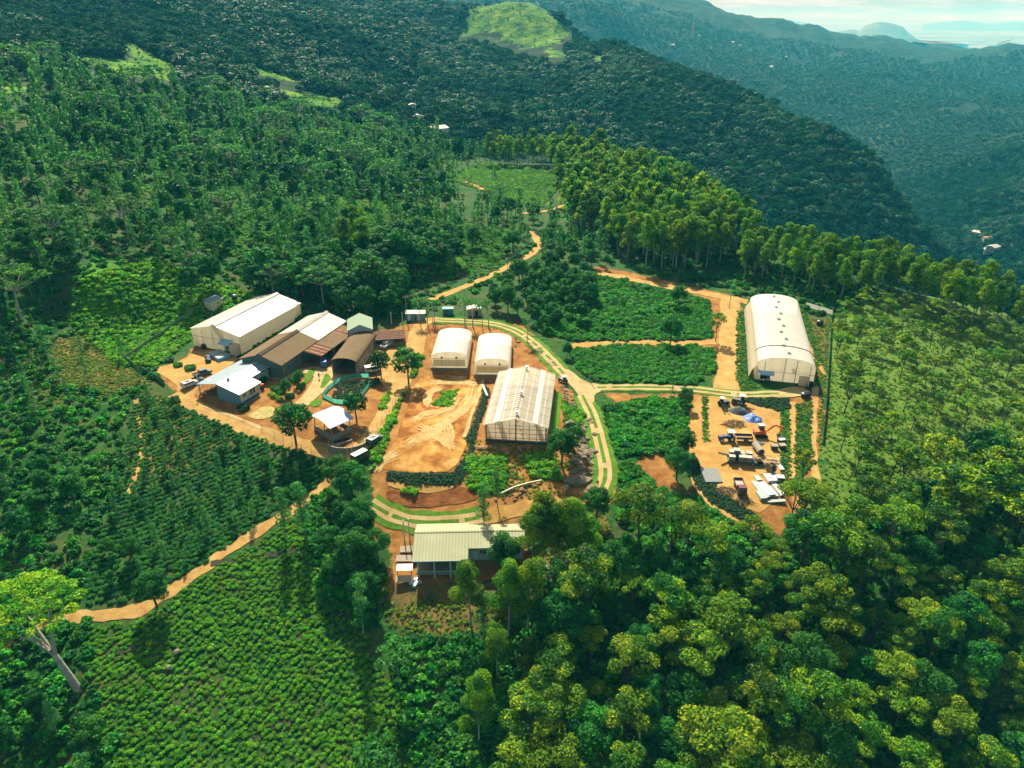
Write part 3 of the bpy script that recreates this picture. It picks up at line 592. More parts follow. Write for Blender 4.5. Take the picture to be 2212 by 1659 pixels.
# long white shed on the left
loc, yaw, w, l = frame(c1(418, 538), c1(742, 637), c1(1222, 332))
t = thing('white_shed', 'long white gabled shed with raised ridge vent beside the overgrown slope', 'shed', loc, yaw)
h, rise = 4.6, 2.1
film_walls(w, l, h, [(-w / 2, h), (0, h + rise), (w / 2, h)]).build('wall', MFILMW, t)
rf = roof_mb(gable_prof(w, h, rise, .35), l, 0, .3, 0).build('roof', MWHITER, t)
s_ = rise / (w / 2)
MB().prism([(-.9, -.25, h + rise - .9 * s_ + .45), (0, -.25, h + rise + .62), (.9, -.25, h + rise - .9 * s_ + .45), (.9, -.25, h + rise - .9 * s_ + .16), (0, -.25, h + rise + .16), (-.9, -.25, h + rise - .9 * s_ + .16)], (0, l + .5, 0)).build('ridge_vent', MWHITER, rf)
pr = MB().prism([(w / 2 - 6.4, -.02, 3.0), (w / 2 - 6.4, -2.6, 2.3), (w / 2 - 6.4, -2.6, 2.2), (w / 2 - 6.4, -.02, 2.9)], (4.0, 0, 0)).build('canopy', MBLUESHEET, t)
MB().box((w / 2 - 1.3, -1.2, .75), (2.4, 2.2, 3.1)).build('porch', MFILMW, t); door(t, w / 2 - 4.4, -.02, 0, 2.2, 2.3)
f = MB()
for k in range(1, 4): f.box((-w / 2 + k * w / 4.6, -.03, h / 2), (.1, .06, h))
f.box((-1.5, -.03, 2.4), (w - 4, .06, .1)); f.build('frame', MCEM, t)

# the old processing shed: brown half, white half, one ridge
loc, yaw, w, l = frame(c1(758, 778), c1(1068, 838), c1(1572, 462))
t = thing('processing_shed', 'old long shed with brown front roof and white rear roof', 'shed', loc, yaw)
h, rise = 4.0, 2.0
wall_mb(w, l, h, [(-w / 2, h), (0, h + rise), (w / 2, h)]).build('wall', plain('green_grey_wall', (.07, .10, .085)), t)
P = gable_prof(w, h, rise, .7); lb = l * .53
def roofseg(y0, y1, m, lab=None, dz=0.0):
    o = MB().sheet([[(x, y, z + dz) for x, z in P] for y in (y0, y1)], .12).build('roof', m, t, label=lab); return o
r1 = roofseg(-.6, lb, MBROWNP, 'brown corrugated roof half'); r2 = roofseg(lb + .02, l + .4, MWHITER, 'white sheet roof half', .05)
for o_, a, b, m in ((r1, -.7, lb, MBROWNR), (r2, lb + .02, l + .5, MWHITER)):
    MB().prism([(-.8, a, h + rise + .1), (0, a, h + rise + .62), (.8, a, h + rise + .1), (.8, a, h + rise - .06), (0, a, h + rise + .16), (-.8, a, h + rise - .06)], (0, b - a, 0)).build('ridge_vent', m, o_)
for k in range(4): win(t, w / 2, 3 + k * 3.6, 1.9, 1.6, 1.2, 'right', MCEM)
door(t, 1.5, 0, 0, 2.0, 2.4)
for k in range(3): MB().box((w / 2 + .55, .4 + k * lb * .4, h / 2 - .35), (.14, .14, h - .75)).build('post', MCEM, t)
pb = (loc, yaw, w, l)
# rusty lean-to between the shed and the barn
t = thing('rusty_lean_to', 'rust streaked lean-to roof joining brown shed and arched barn', 'shed', loc, yaw)
wx = 6.4; y0, y1 = l * .30, l * .93
for k in range(7):
    ya, yb = y0 + (y1 - y0) * k / 7, y0 + (y1 - y0) * (k + 1) / 7 - .03
    m, lb_ = [(MRUST, 'rust red sheets'), (MRUST, 'rust red sheets'), (MBROWNP, 'dull brown sheets'), (MBROWNP, 'dull brown sheets'), (MBROWNP, 'dull brown sheets'), (MRUST, 'rust red sheets'), (MBROWNP, 'dull brown sheets')][k]
    MB().sheet([[(w / 2 + .5, y, 3.72 + .02 * (k % 2)), (w / 2 + wx, y, 2.95 + .02 * (k % 2))] for y in (ya, yb)], .09).build('roof_panel', m, t, label=lb_)
for k in range(4): MB().box((w / 2 + wx - .3, y0 + .2 + k * (y1 - y0 - .4) / 3, 1.4), (.15, .15, 2.9)).build('post', MWOOD, t)
MB().box((w / 2 + wx / 2 + .2, y0 + 5.5, 1.4), (wx - .6, .15, 2.8)).build('back_wall', MDARKIN, t)  # wall coloured near-black to paint the shade under the lean-to

# arched brown barn
loc, yaw, w, l = frame(c1(1482, 800), c1(1655, 812), c1(1806, 572))
t = thing('arched_barn', 'barn with brown barrel roof and dark open front', 'barn', loc, yaw)
w = max(w, 7.0); h, rise = 3.3, 1.3; ar = arch(w, h, rise, 14)
wall_mb(w, l, h, None, open_front=True).build('wall', MCEM, t)
roof_mb([(x, z + .13) for x, z in arch(w, h, rise, 14, .35)], l, 0, .5, .1).build('roof', MBROWNP, t)
MB().prism([(x, l - .15, z) for x, z in [(-w / 2, h)] + ar[1:-1] + [(w / 2, h)]], (0, .14, 0)).build('gable', MCEM, t)
MB().box((0, l * .45, h / 2), (w - .5, .1, h - .1)).build('shade_panel', MDARKIN, t)  # near-black panel paints the shade inside the open barn
for k in range(4): win(t, w / 2, 2 + k * (l - 4) / 3, 1.9, 1.5, 1.1, 'right', MCEM)
for s in (-1, 1): MB().box((s * (w / 2 - .1), -.15, h / 2), (.2, .2, h)).build('post', MWOOD, t)

# small mint-green gabled block behind the barn
loc, yaw, w, l = frame(c1(1612, 560), c1(1792, 564), c1(1786, 468))
t = thing('mint_block', 'small tall block with mint green gable roof behind arched barn', 'building', loc, yaw)
h, rise = 5.2, 1.6
wall_mb(w, l, h, [(-w / 2, h), (0, h + rise), (w / 2, h)]).build('wall', MTEALW, t)
roof_mb(gable_prof(w, h, rise, .5), l, 0, .6).build('roof', MMINT, t)
win(t, -1.5, 0, 3.9, 1.3, .9); win(t, 1.5, 0, 3.9, 1.3, .9); door(t, 0, 0, 0, 1.2, 2.1)

# blue roofed office
loc, yaw, w, l = frame(c1(405, 958), c1(735, 1048), c1(885, 940))
t = thing('blue_roofed_office', 'low office under pale blue L shaped roof with white window', 'building', loc, yaw)
h, rise, L2 = 2.9, 1.5, l + 13.0; oh = .6; s_ = rise / (w / 2); hw = w / 2
def zr(x): return h + rise + .14 - abs(x) * s_
rw = hw * .52
rf = MB().sheet([[(-hw - oh, y, zr(hw + oh)), (0, y, zr(0))] for y in (-oh, L2)], .1)
rf.sheet([[(0, y, zr(0)), (hw + oh, y, zr(hw + oh))] for y in (-oh, l + .4)], .1); rf.sheet([[(0, y, zr(0)), (rw + oh, y, zr(rw + oh))] for y in (l + .4, L2)], .1)
rf = rf.build('roof', MBLUER, t); MB().prism([(-.22, -oh, zr(.22) + .02), (0, -oh, zr(0) + .09), (.22, -oh, zr(.22) + .02)], (0, L2 + oh, 0)).build('ridge_cap', MWHITE, rf)
MB().box((hw * .25, 1.2, zr(hw * .25) + .16), (2.6, 1.1, .1), 0, 0, 0, math.atan(s_)).build('solar_panel', MWHITE, rf)
tk = MB().tube([(hw * .12, 2.9, zr(hw * .12)), (hw * .12, 2.9, zr(hw * .12) + .7)], .45, 10).build('roof_tank', MWHITE, rf)
wl = MB(); xi = -hw * .1
wl.prism([(xi, 0, -1), (hw, 0, -1), (hw, 0, h), (0, 0, h + rise * .96), (xi, 0, h + rise * .9)], (0, .2, 0)); wl.box((hw - .1, l / 2, h / 2 - .5), (.2, l - .404, h + 1)); wl.box((hw / 2 + xi / 2 + .1, l - .1, h / 2 - .5), (hw - xi - .2, .2, h + 1)); wl.build('wall', MBLUEW, t)
MB().box((hw + .03, l / 2, h / 2 - .1), (.05, l - .1, h - .3)).build('wall_facing', MCREAM, t, label='cream painted side wall')
MB().box((rw - .1, l + (L2 - l) / 2, h / 2 - .3), (.2, L2 - l, h + .5)).build('rear_wall', MTEALW, t); MB().box((-hw + .1, l * .5 + L2 / 2 - 1, h / 2 - .4), (.2, L2 - l - 2, h + .6)).build('side_wall', MBLUEW, t)
win(t, hw + .05, l * .62, 1.6, 2.2, 1.9, 'right'); win(t, hw + .05, l * .22, 1.7, .9, .8, 'right', MBLUEW); MB().box((hw + .3, l / 2, -.1), (.45, l, .5)).build('plinth', plain('blue_plinth', (.05, .08, .22)), t)
for k in range(3): MB().tube([(-hw - .2, .2 + k * 4.2, -1), (-hw - .2, .2 + k * 4.2, h)], .08).build('post', MWHITE, t)
EXCL.append([(loc[0] - 9, loc[1] - 2), (loc[0] + 4, loc[1] - 6), (loc[0] + 16, loc[1] + 18), (loc[0] + 4, loc[1] + 22)])

# brown tiled hut beside the entrance, pale hut on the slope
loc, yaw, w, l = frame(c1(1802, 572), c1(2048, 560), c1(2040, 500))
t = thing('tiled_hut', 'low open hut with dark brown clay tile roof by the entrance road', 'hut', loc, yaw)
w2 = max(w, 9.0); l = max(l, 4.2); h = 2.2
MB().sheet([[(-w2 / 2 - .4, y, z), (0, y, z + .0), (w2 / 2 + .4, y, z)] for y, z in ((-.7, h), (l / 2, h + 1.5), (l + .7, h))], .15).build('roof', MTILE, t)
MB().box((0, l - .1, h / 2 - .4), (w2, .2, h + .8)).build('back_wall', MDARKIN, t); MB().box((-w2 / 2 + .1, l / 2, h / 2 - .4), (.2, l - .41, h + .8)).build('side_wall', MCEM, t)  # back wall's near-black colour is the hut's inner shade painted on
MB().box((0, .1, .2), (w2, .15, 1.0)).build('low_wall', MCEM, t)
for k in range(4): MB().box((-w2 / 2 + .2 + k * (w2 - .4) / 3, -.1, h / 2), (.16, .16, h)).build('post', MWOOD, t)
loc, yaw, w, l = frame(c1(440, 288), c1(489, 296), c1(577, 240))
t = thing('store_hut', 'small cream hut with sloping sheet roof alone on the overgrown slope', 'hut', loc, yaw)
w = max(w, 3.2); h = 2.6
wall_mb(w, l, h).build('wall', MCREAM, t); MB().sheet([[(-w / 2 - .3, y, h + .5), (w / 2 + .3, y, h + .12)] for y in (-.4, l + .4)], .08).build('roof', MBLUEW, t); win(t, w / 2, l * .6, 1.6, .5, .5, 'right', MDARKIN)

# polytunnels
def tunnel(name, label, A, B, C, h, rise, dress, minw=0):
    loc, yaw, w, l = frame(A, B, C); t = thing(name, label, 'polytunnel', loc, yaw, 'polytunnels'); w = max(w, minw)
    n = 16; ar = arch(w, h, rise, n); rf = roof_mb([(x * 1.004, z + .03) for x, z in ar], l, 0, .15, 0, 2).build('roof_film', MFILM, t, smooth=False)
    hp = MB()
    for k in range(int(l / 3) + 1):
        y = .1 + k * (l - .2) / int(l / 3); hp.tube([(x * 1.006, y, z + .02) for x, z in arch(w, h, rise, 12)], .05, 4)
    hp.build('hoops', MFILM, rf)
    film_walls(w, l, h, ar).build('wall', MFILMW, t)
    MB().box((0, l / 2, -.7), (w + .5, l + .5, 1.0)).build('base', MCEM, t)
    dress(t, w, l, h, rise); return t
def dress_small(net):
    def f(t, w, l, h, rise):
        MB().add([(-w * .43, -.05, h * .1), (w * .43, -.05, h * .1), (w * .43, -.05, h * .82), (-w * .43, -.05, h * .82)], [(0, 1, 2, 3)]).build('front_screen', net, t)
        for s in (-1, 1): MB().box((s * w * .2, -.12, h + .12), (.5, .2, .45)).build('vent_fan', MDARKIN, t)
        fr = MB()
        for k in range(5): fr.box((-w * .43 + k * w * .215, -.08, h / 2 - .1), (.07, .05, h * .74))
        fr.box((0, -.08, h + .02 - .22), (w * .94, .05, .1)); fr.build('frame', MCEM, t)
    return f
MNETA = mat('grey_net', [(.3, (.45, .40, .27)), (.7, (.62, .56, .40))], 3.0, .8, transl=.7); MNETB = mat('tan_net', [(.3, (.52, .41, .26)), (.7, (.62, .52, .35))], 1.0, .8, transl=.7)
tunnel('polytunnel', 'left of two small white polytunnels above the red mud pad', c2(452, 668), c2(745, 662), c2(782, 428), 2.9, 1.9, dress_small(MNETA))
tunnel('polytunnel', 'small white polytunnel between its twin and the ridged net greenhouse', c2(802, 712), c2(1090, 703), c2(1102, 470), 2.9, 1.9, dress_small(MNETB))
def dress_big(t, w, l, h, rise):
    for k in range(10):
        y = 3.5 + k * (l - 6) / 9; v = MB().box((.5 * (-1) ** k, y, h + rise + .18), (.75, .8, .5)); v.box((.5 * (-1) ** k, y, h + rise + .47), (.95, 1.0, .08), 0, 1); v.build('roof_vent', [MFILM, MSTEEL], t)
    fr = MB()
    for x in (-w * .36, -w * .02, w * .18, w * .42): fr.tube([(x, -.06, -.3), (x, -.06, h + rise * (1 - (2 * x / w) ** 2) * .95)], .09, 5)
    fr.tube([(-w / 2, -.06, h * .58), (w / 2, -.06, h * .58)], .06, 5); fr.build('frame', MSTEEL, t)
    MB().prism([(-w * .46, -.05, 2.6), (-w * .46, -2.0, 2.2), (-w * .46, -2.0, 2.1), (-w * .46, -.05, 2.5)], (4.2, 0, 0)).build('canopy', MBLUESHEET, t)
    door(t, -w * .33, -.02, 0, 2.6, 2.1); MB().box((w * .33, -.9, 1.0), (2.6, 1.7, 2.3)).build('porch', MFILMW, t)
    MB().sheet([[(-w / 2 - .1, y, 3.9), (-w / 2 - 1.1, y, 2.2), (-w / 2 - 1.7, y, .05)] for y in (.5, l - .5)]).build('side_net', MFILMW, t)
    MB().tube([(x * 1.01, 8.5, z + .1) for x, z in arch(w, h, rise, 12)], .14, 5).build('film_seam', MCEM, t)
tunnel('polytunnel', 'largest white polytunnel with a line of vents beside the tree plantation', c3(1447, 856), c3(1912, 890), c3(1776, 322), 4.4, 2.6, dress_big)

# ridged net greenhouse with open gable framing
loc, yaw, w, l = frame(c2(885, 1258), c2(1378, 1272), c2(1436, 800))
t = thing('net_greenhouse', 'gabled greenhouse clad in pale net with ridge chimneys and bare front frame', 'greenhouse', loc, yaw)
h, rise = 4.4, 2.0; s_ = rise / (w / 2)
def netroof():
    m, tt, o = new_mat('pale_net_roof'); v = coords(tt); s = nd(tt, 'ShaderNodeSeparateXYZ'); tt.links.new(v, s.inputs[0])
    def line(ax, fr, lo): return mathn(tt, 'GREATER_THAN', mathn(tt, 'SINE', mathn(tt, 'MULTIPLY', s.outputs[ax], fr * 2 * math.pi)), lo)
    n = noise(tt, v, .35, 5, .65); c = ramp(tt, n, [(.3, (.40, .38, .29)), (.6, (.50, .48, .38)), (.8, (.56, .53, .43))])
    c = mixc(tt, mathn(tt, 'MULTIPLY', line(0, .52, .86), .7), c, (.72, .70, .62)); c = mixc(tt, mathn(tt, 'MULTIPLY', line(1, .25, .95), .5), c, (.24, .22, .16))
    b = nd(tt, 'ShaderNodeBsdfPrincipled', i_Roughness=.7); tt.links.new(c, b.inputs['Base Color']); tr = nd(tt, 'ShaderNodeBsdfTranslucent'); tt.links.new(c, tr.inputs[0]); ms = nd(tt, 'ShaderNodeMixShader', i_0=.45)
    tt.links.new(b.outputs[0], ms.inputs[1]); tt.links.new(tr.outputs[0], ms.inputs[2]); tp = nd(tt, 'ShaderNodeBsdfTransparent'); m2 = nd(tt, 'ShaderNodeMixShader', i_0=.25); tt.links.new(ms.outputs[0], m2.inputs[1]); tt.links.new(tp.outputs[0], m2.inputs[2]); tt.links.new(m2.outputs[0], o.inputs['Surface']); return m
MNR = netroof()
rf = MB().sheet([[(x, y, z) for x, z in gable_prof(w, h, rise, .5)] for y in (-.5, l + .3)]).build('roof', MNR, t)
for k in range(26): MB().box((-.22, 1 + k * (l - 2) / 25, h + rise + .2), (.5, .22, .16), 0, 0, 0, -.25).build('ridge_flap', MWHITE, rf)
for y in (1.5, l * .42, l * .93): v = MB().box((.1, y, h + rise + .6), (.6, .6, .9)); v.box((.1, y, h + rise + 1.12), (.85, .85, .12), 0, 1); v.build('chimney', [MFILM, MSTEEL], t)
for s in (-1, 1):
    MB().box((s * w * .31, l / 2, h + rise - w * .31 * s_ + .24), (1.3, l + .6, .03), 0, 0, 0, s * math.atan(s_)).build('clear_strip', MFILM, rf)
    MB().add([(s * w / 2, 0, -.6), (s * w / 2, l, -.6), (s * w / 2, l, h), (s * w / 2, 0, h)], [(0, 1, 2, 3)]).build('side_wall', MFILMW, t)
MB().prism([(-w / 2, l - .08, -1), (w / 2, l - .08, -1), (w / 2, l - .08, h), (0, l - .08, h + rise), (-w / 2, l - .08, h)], (0, .06, 0)).build('end_wall', MFILMW, t)
MB().add([(-w / 2 + .1, 1.4, -.6), (w / 2 - .1, 1.4, -.6), (w / 2 - .1, 1.4, h), (0, 1.4, h + rise - .1), (-w / 2 + .1, 1.4, h)], [(0, 1, 2, 3, 4)]).build('inner_screen', mat('torn_screen', [(.3, (.55, .47, .31)), (.55, (.66, .58, .42)), (.75, (.78, .72, .56))], .5, .8, transl=.7), t)
MB().box((0, .35, -.5), (w + .3, .5, .9)).build('front_base', MDKSTEEL, t)
for x, m in ((-w / 2 + .15, MDKSTEEL), (0, MDKSTEEL), (w / 2 - .15, MDKSTEEL)): MB().box((x, 0, (h + (rise if x == 0 else 0)) / 2 - .2), (.3, .3, h + (rise if x == 0 else 0) - .1)).build('post', m, t)
for x in (-w * .33, -w * .22, -w * .1, w * .12, w * .22, w * .34): MB().tube([(x, -.05, -.3), (x, -.05, h + rise - abs(x) * s_)], .07, 5).build('stud', MSTEEL, t)
for z in (.9, 2.2, 3.4): MB().tube([(-w / 2 - .6, -.14, z), (w / 2 + .8, -.14, z + .12)], .06, 5).build('rail', MWOOD, t)
MB().box((0, -.02, h + .03), (w, .12, .14)).build('tie_beam', MWHITE, t)
gh = (loc, yaw, w, l)

# green roofed house at the bottom
a, b = at(*c5(548, 1112)), at(*c5(1398, 1090)); dv = (b - a).to_2d(); yaw = math.atan2(dv.y, dv.x) ; W_ = dv.length; base = (a.x, a.y, (a.z + b.z) / 2)
t = thing('green_roofed_house', 'long house on posts under pale green ribbed roof in red earth clearing', 'house', base, yaw)
lx = W_ * .465; zt, rz_, ry_ = 4.4, 6.0, 6.2
def slope(x0, x1, y0, y1, z0, z1): return [[(x0, y0, z0), (x0, y1, z1)], [(x1, y0, z0), (x1, y1, z1)]]
rf = MB(); k_ = (rz_ - zt) / (ry_ + .9)
rf.sheet(slope(-.9, lx + .3, -.9, ry_, zt, rz_)[::-1], .12); rf.sheet(slope(-.9, lx + .3, ry_, ry_ + 4.6, rz_, rz_ - 1.4)[::-1], .12)
rf.sheet(slope(lx + .31, W_ + .8, 1.9, ry_, zt + 2.8 * k_, rz_)[::-1], .12); rf.sheet(slope(lx + .31, W_ + .8, ry_, ry_ + 3.6, rz_, rz_ - 1.1)[::-1], .12)
rf = rf.build('roof', MGREENR, t); MB().prism([(-.9, ry_ - .3, rz_ + .01), (-.9, ry_, rz_ + .12), (-.9, ry_ + .3, rz_ + .01)], (W_ + 1.7, 0, 0)).build('ridge_cap', MGREENR, rf)
MB().box((lx / 2 - .3, -.94, zt - .12), (lx + 1.2, .06, .26)).build('gutter', MTEALW, rf)
wl = MB(); wl.box((lx / 2, 3.2, 2.4), (lx - .6, .2, 3.3)); wl.box((W_ / 2, ry_ + 3.2, 2.5), (W_ - .8, .2, 4.0)); wl.box((.2, 6.3, 2.5), (.2, 5.9, 4.2)); wl.box((W_ - .2, 6.4, 2.5), (.2, 5.2, 4.0)); wl.box((lx + (W_ - lx) / 2, 3.6, 2.6), (W_ - lx - .5, .2, 3.9)); wl.build('wall', MTEALW, t)
MB().box((lx / 2, 1.3, .95), (lx + .4, 4.2, .25)).build('veranda_deck', MCEM, t); MB().box((lx / 2, -.7, 1.5), (lx + .2, .12, .14)).build('railing', MTEALW, t)
MB().box((lx + (W_ - lx) / 2, 5.2, .7), (W_ - lx, 3.4, .3)).build('floor_slab', MCEM, t)
for k in range(4): MB().box((.2 + k * (lx - .3) / 3, -.45, 1.0), (.3, .3, 6.4)).build('post', MTEALW, t)
for k in range(4): MB().box((lx + 1.4 + k * (W_ - lx - 2) / 3, 3.2, .2), (.3, .3, 2.2)).build('post', MCEM, t)
win(t, lx + 3.2, 3.5, 2.8, 1.3, 1.3); win(t, lx + 6.6, 3.5, 2.8, 1.3, 1.3); door(t, lx + 1.6, 3.5, .9, 1.0, 2.1, m=MWHITE)
for k in range(3): win(t, 2 + k * 3.3, 3.1, 2.4, 1.3, 1.2, frame_m=MWOOD)
sh_ = MB().box((-2.6, .2, 2.0), (3.2, 1.8, .1), 0, 0, .1); sh_.build('porch_roof', MFILM, t)
for s in (-4.0, -1.2): MB().box((s, -.5, .6), (.12, .12, 2.7)).build('porch_post', MWOOD, t)
c, s = math.cos(yaw), math.sin(yaw); EXCL.append([(base[0] + c * x - s * y, base[1] + s * x + c * y) for x, y in ((-5, -5), (W_ + 2, -5), (W_ + 2, 13), (-5, 13))])

# open shed with curved sheet roof and stone pen
loc, yaw, w, l = frame(c1(1330, 1262), c1(1448, 1330), c1(1600, 1240))
t = thing('curved_roof_shelter', 'open shelter with shiny blue white curved roof behind the round-headed tree', 'shelter', loc, yaw)
w = max(w, 7.5); h = 3.0; ar = [(-w / 2 - .6 + (w + 1.2) * k / 10, h + .2 + 1.5 * math.sin(math.pi * (.12 + .80 * k / 10))) for k in range(11)]
MSHINY = stripes('shiny_blue_sheets', (.19, .26, .42), (.24, .31, .46), 1, .9, .5, (.6, .6, .58), .4, .7, .1, 0, .5)
roof_mb(ar, l, 0, .7, .08).build('roof', MSHINY, t)
for x in (-w / 2 + .2, w / 2 - .2):
    for y in (.2, l / 2, l - .2): MB().box((x, y, h / 2 - .1), (.18, .18, h + .2)).build('post', MSTEEL, t)
MB().box((w / 2 + .05, l / 2, .35), (.22, l, 1.7)).build('side_wall', MCEM, t); MB().box((0, .05, .35), (w, .22, 1.7)).build('front_wall', MCEM, t); MB().box((0, l - .05, .35), (w, .22, 1.7)).build('back_wall', MCEM, t)
pen = thing('animal_pen', 'round walled pen with dark trough beside the curved roof shelter', 'pen', at(*c1(1590, 1330)))
pw = MB(); n = 18
for k in range(n):
    a0, a1 = -2.4 + 3.6 * k / n, -2.4 + 3.6 * (k + 1) / n - .01
    pw.prism([(5.2 * math.cos(a0), 4.6 * math.sin(a0), -1.2), (5.2 * math.cos(a1), 4.6 * math.sin(a1), -1.2), (5.2 * math.cos(a1), 4.6 * math.sin(a1), .8), (5.2 * math.cos(a0), 4.6 * math.sin(a0), .8)], (.3 * math.cos(a0), .3 * math.sin(a0), 0))
pw.build('wall', MCEM, pen); tr_ = MB().box((-1.2, -.8, .2), (4.6, 1.8, .5), .5); tr_.box((-1.2, -.8, .46), (4.2, 1.4, .03), .5, 1); tr_.build('trough', [MCEM, MDARKIN], pen)
for k in range(7): a0 = -2.3 + 3.4 * k / 6; MB().tube([(5.5 * math.cos(a0), 4.9 * math.sin(a0), -.3), (5.5 * math.cos(a0), 4.9 * math.sin(a0), 1.7)], .06, 5).build('fence_post', MSTEEL, pen)
EXCL.append([(pen.location.x + 6 * math.cos(a), pen.location.y + 5.5 * math.sin(a)) for a in np.linspace(0, 6.2, 10)])

# utility cabins and green cabinet behind the polytunnels
for (u, v), lab in (((888, 690), 'left white door utility cabin under the pole'), ((909, 690), 'utility cabin right of its white door twin')):
    p = at(u, v); t = thing('utility_cabin', lab, 'cabin', p, .08, 'utility cabins'); MB().box((0, 0, 1.0), (2.8, 2.2, 3.0)).build('wall', MBLUEW, t); MB().box((0, -.1, 2.6), (3.3, 2.8, .14), 0, 0, .08).build('roof', plain('mossy_roof', (.30, .32, .2)) if 'mossy_roof' not in bpy.data.materials else bpy.data.materials['mossy_roof'], t); door(t, -.5, -1.1, .1, .8, 1.9, m=MWHITE)
p = at(968, 679); t = thing('green_cabinet', 'teal green equipment cabinet beside back road', 'cabinet', p, .05); MB().box((0, 0, 1.1), (3.4, 1.8, 2.2)).build('body', plain('teal_metal', (.01, .14, .12)), t); MB().box((0, 0, 2.26), (3.7, 2.1, .12)).build('lid', plain('green_metal', (.03, .30, .2)), t); door(t, -.6, -.9, .2, 1.0, 1.7, m=MDKSTEEL)
p = at(1020, 678); t = thing('roadside_hut', 'small pale roofed hut half hidden by trees along back road', 'hut', at(1025, 680), .1); MB().box((0, 0, .9), (4.5, 2.4, 2.6)).build('wall', MCEM, t); MB().sheet([[(-2.6, y, 2.6), (0, y, 3.1), (2.6, y, 2.6)] for y in (-1.6, 1.6)], .08).build('roof', MFILM, t); door(t, .6, -1.2, 0, .9, 1.9)

# far houses
MHW = plain('far_white_wall', (.30, .30, .26)); MHR = plain('far_tile_roof', (.34, .13, .07)); MHG = plain('far_grey_roof', (.17, .18, .17))
def house(u, v, w, l, h, yaw, label, rm, group=None, roofh=.32, wm=None, lift=0.0):
    p = at(u, v); t = thing('house', label, 'house', (p.x, p.y, p.z + lift), yaw, group)
    wall_mb(w, l, h, [(-w / 2, h), (0, h + w / 2 * roofh), (w / 2, h)], z0=-3).build('wall', wm or MHW, t); roof_mb(gable_prof(w, h, w / 2 * roofh, .6), l, 0, .6, .15).build('roof', rm, t)
    for k in (-1, 1): win(t, k * w * .25, 0, h * .55, w * .16, h * .3)
    door(t, 0, 0, 0, w * .12, h * .6); return p
house(926, 296, 12, 17, 4.5, -.9, 'white gabled house among trees on far slope above the plantation', MWHITER, lift=2.5)
house(945, 299, 6, 7, 3.5, -.2, 'small white annex beside the far gabled house', MHW, lift=2.5)
house(893, 256, 6, 6, 7, .2, 'narrow white tower house in dark forest beyond the hillside', MHG, lift=5)
house(906, 274, 9, 7, 4, .4, 'low pale roof barely showing between tower house and gabled house', MFILM, lift=5)
house(586, 214, 9, 12, 5, .5, 'grey tin roofed house under the bright upper meadow', MHG, lift=3)
vill = [(2100,500,9,'grey tin roofed'),(2122,512,11,'long white'),(2138,522,8,'red tile roofed'),(2150,540,12,'white flat looking'),(2128,545,8,'cream walled'),(2176,536,10,'rust roofed'),(2112,530,7,'tiny pale'),(2192,560,7,'lone white')]
for k, (u, v, s, lk) in enumerate(vill): house(u, v, s * .75, s, 3.2, k * .7, lk + ' house in valley village at right edge', [MHG, MHW, MHR, MHW, MHG, MHR, MHW, MHW][k], 'valley village houses', lift=2)
for k, (u, v) in enumerate([(1512,82),(1586,96),(1600,103),(1622,112),(1664,150),(1450,102),(1530,110),(1700,128)]): house(u, v, 9, 11, 5, k * .9, 'pale speck of a house on the blue far mountainside', MHW, 'houses on the far mountainside', lift=4)
for (u, v), hh, lab in (((1495, 86), 50, 'red and white lattice mast on the blue far slope, left of two'), ((1754, 106), 45, 'thin lattice mast on the blue far ridge, right of two')):
    p = at(u, v); t = thing('lattice_mast', lab, 'mast', p, 0, 'far masts')
    for sx in (-1, 1):
        for sy in (-1, 1): MB().tube([(sx * 4, sy * 4, -4), (sx * .8, sy * .8, hh)], [.7, .4], 4).build('leg', MHR if hh == 50 else MSTEEL, t)
    for k in range(4): z = 5 + k * hh / 4.5; q = 4 - 3.2 * z / hh; MB().box((0, 0, z), (2 * q, 2 * q, .8)).build('brace', MWHITE, t)
# ------------------------------------------------------------------ vehicles, machines, people, small things
MTYRE = plain('tyre_rubber', (.015, .015, .015), .8, .2); MRIM = plain('pale_rim', (.55, .50, .36), .5); MORANGE = plain('orange_paint', (.60, .10, .015), .4, .5); MBLUEP = plain('navy_paint', (.015, .03, .14), .35, .5); MREDDK = plain('dark_red_paint', (.10, .02, .02), .4)
MLAMP = plain('lamp_glass', (.6, .6, .5), .2, .6); MGRAVEL = mat('grey_gravel', [(.3, (.05, .068, .065)), (.7, (.11, .13, .12))], 3.0, .95, .8, bscale=8); MTARP = mat('blue_tarpaulin', [(.3, (.004, .03, .20)), (.5, (.008, .08, .36)), (.7, (.12, .25, .5))], 1.4, .35, .9, spec=.5, bscale=2.5); MBRUSH = mat('dead_brush', [(.3, (.09, .055, .025)), (.7, (.26, .18, .09))], 2.0, .95)
def flat_z(px):
    return at(*px)
def wheel(parent, x, y, r, wd, rim=None):
    o = MB().tube([(x, y - wd / 2, r), (x, y + wd / 2, r)], r, 14).build('wheel', MTYRE, parent)
    MB().tube([(x, y - wd / 2 - .02, r), (x, y + wd / 2 + .02, r)], r * .55, 10).build('rim', rim or MSTEEL, o); return o
def lift_to_ground(p, extra=.12): return (p.x, p.y, p.z + extra)
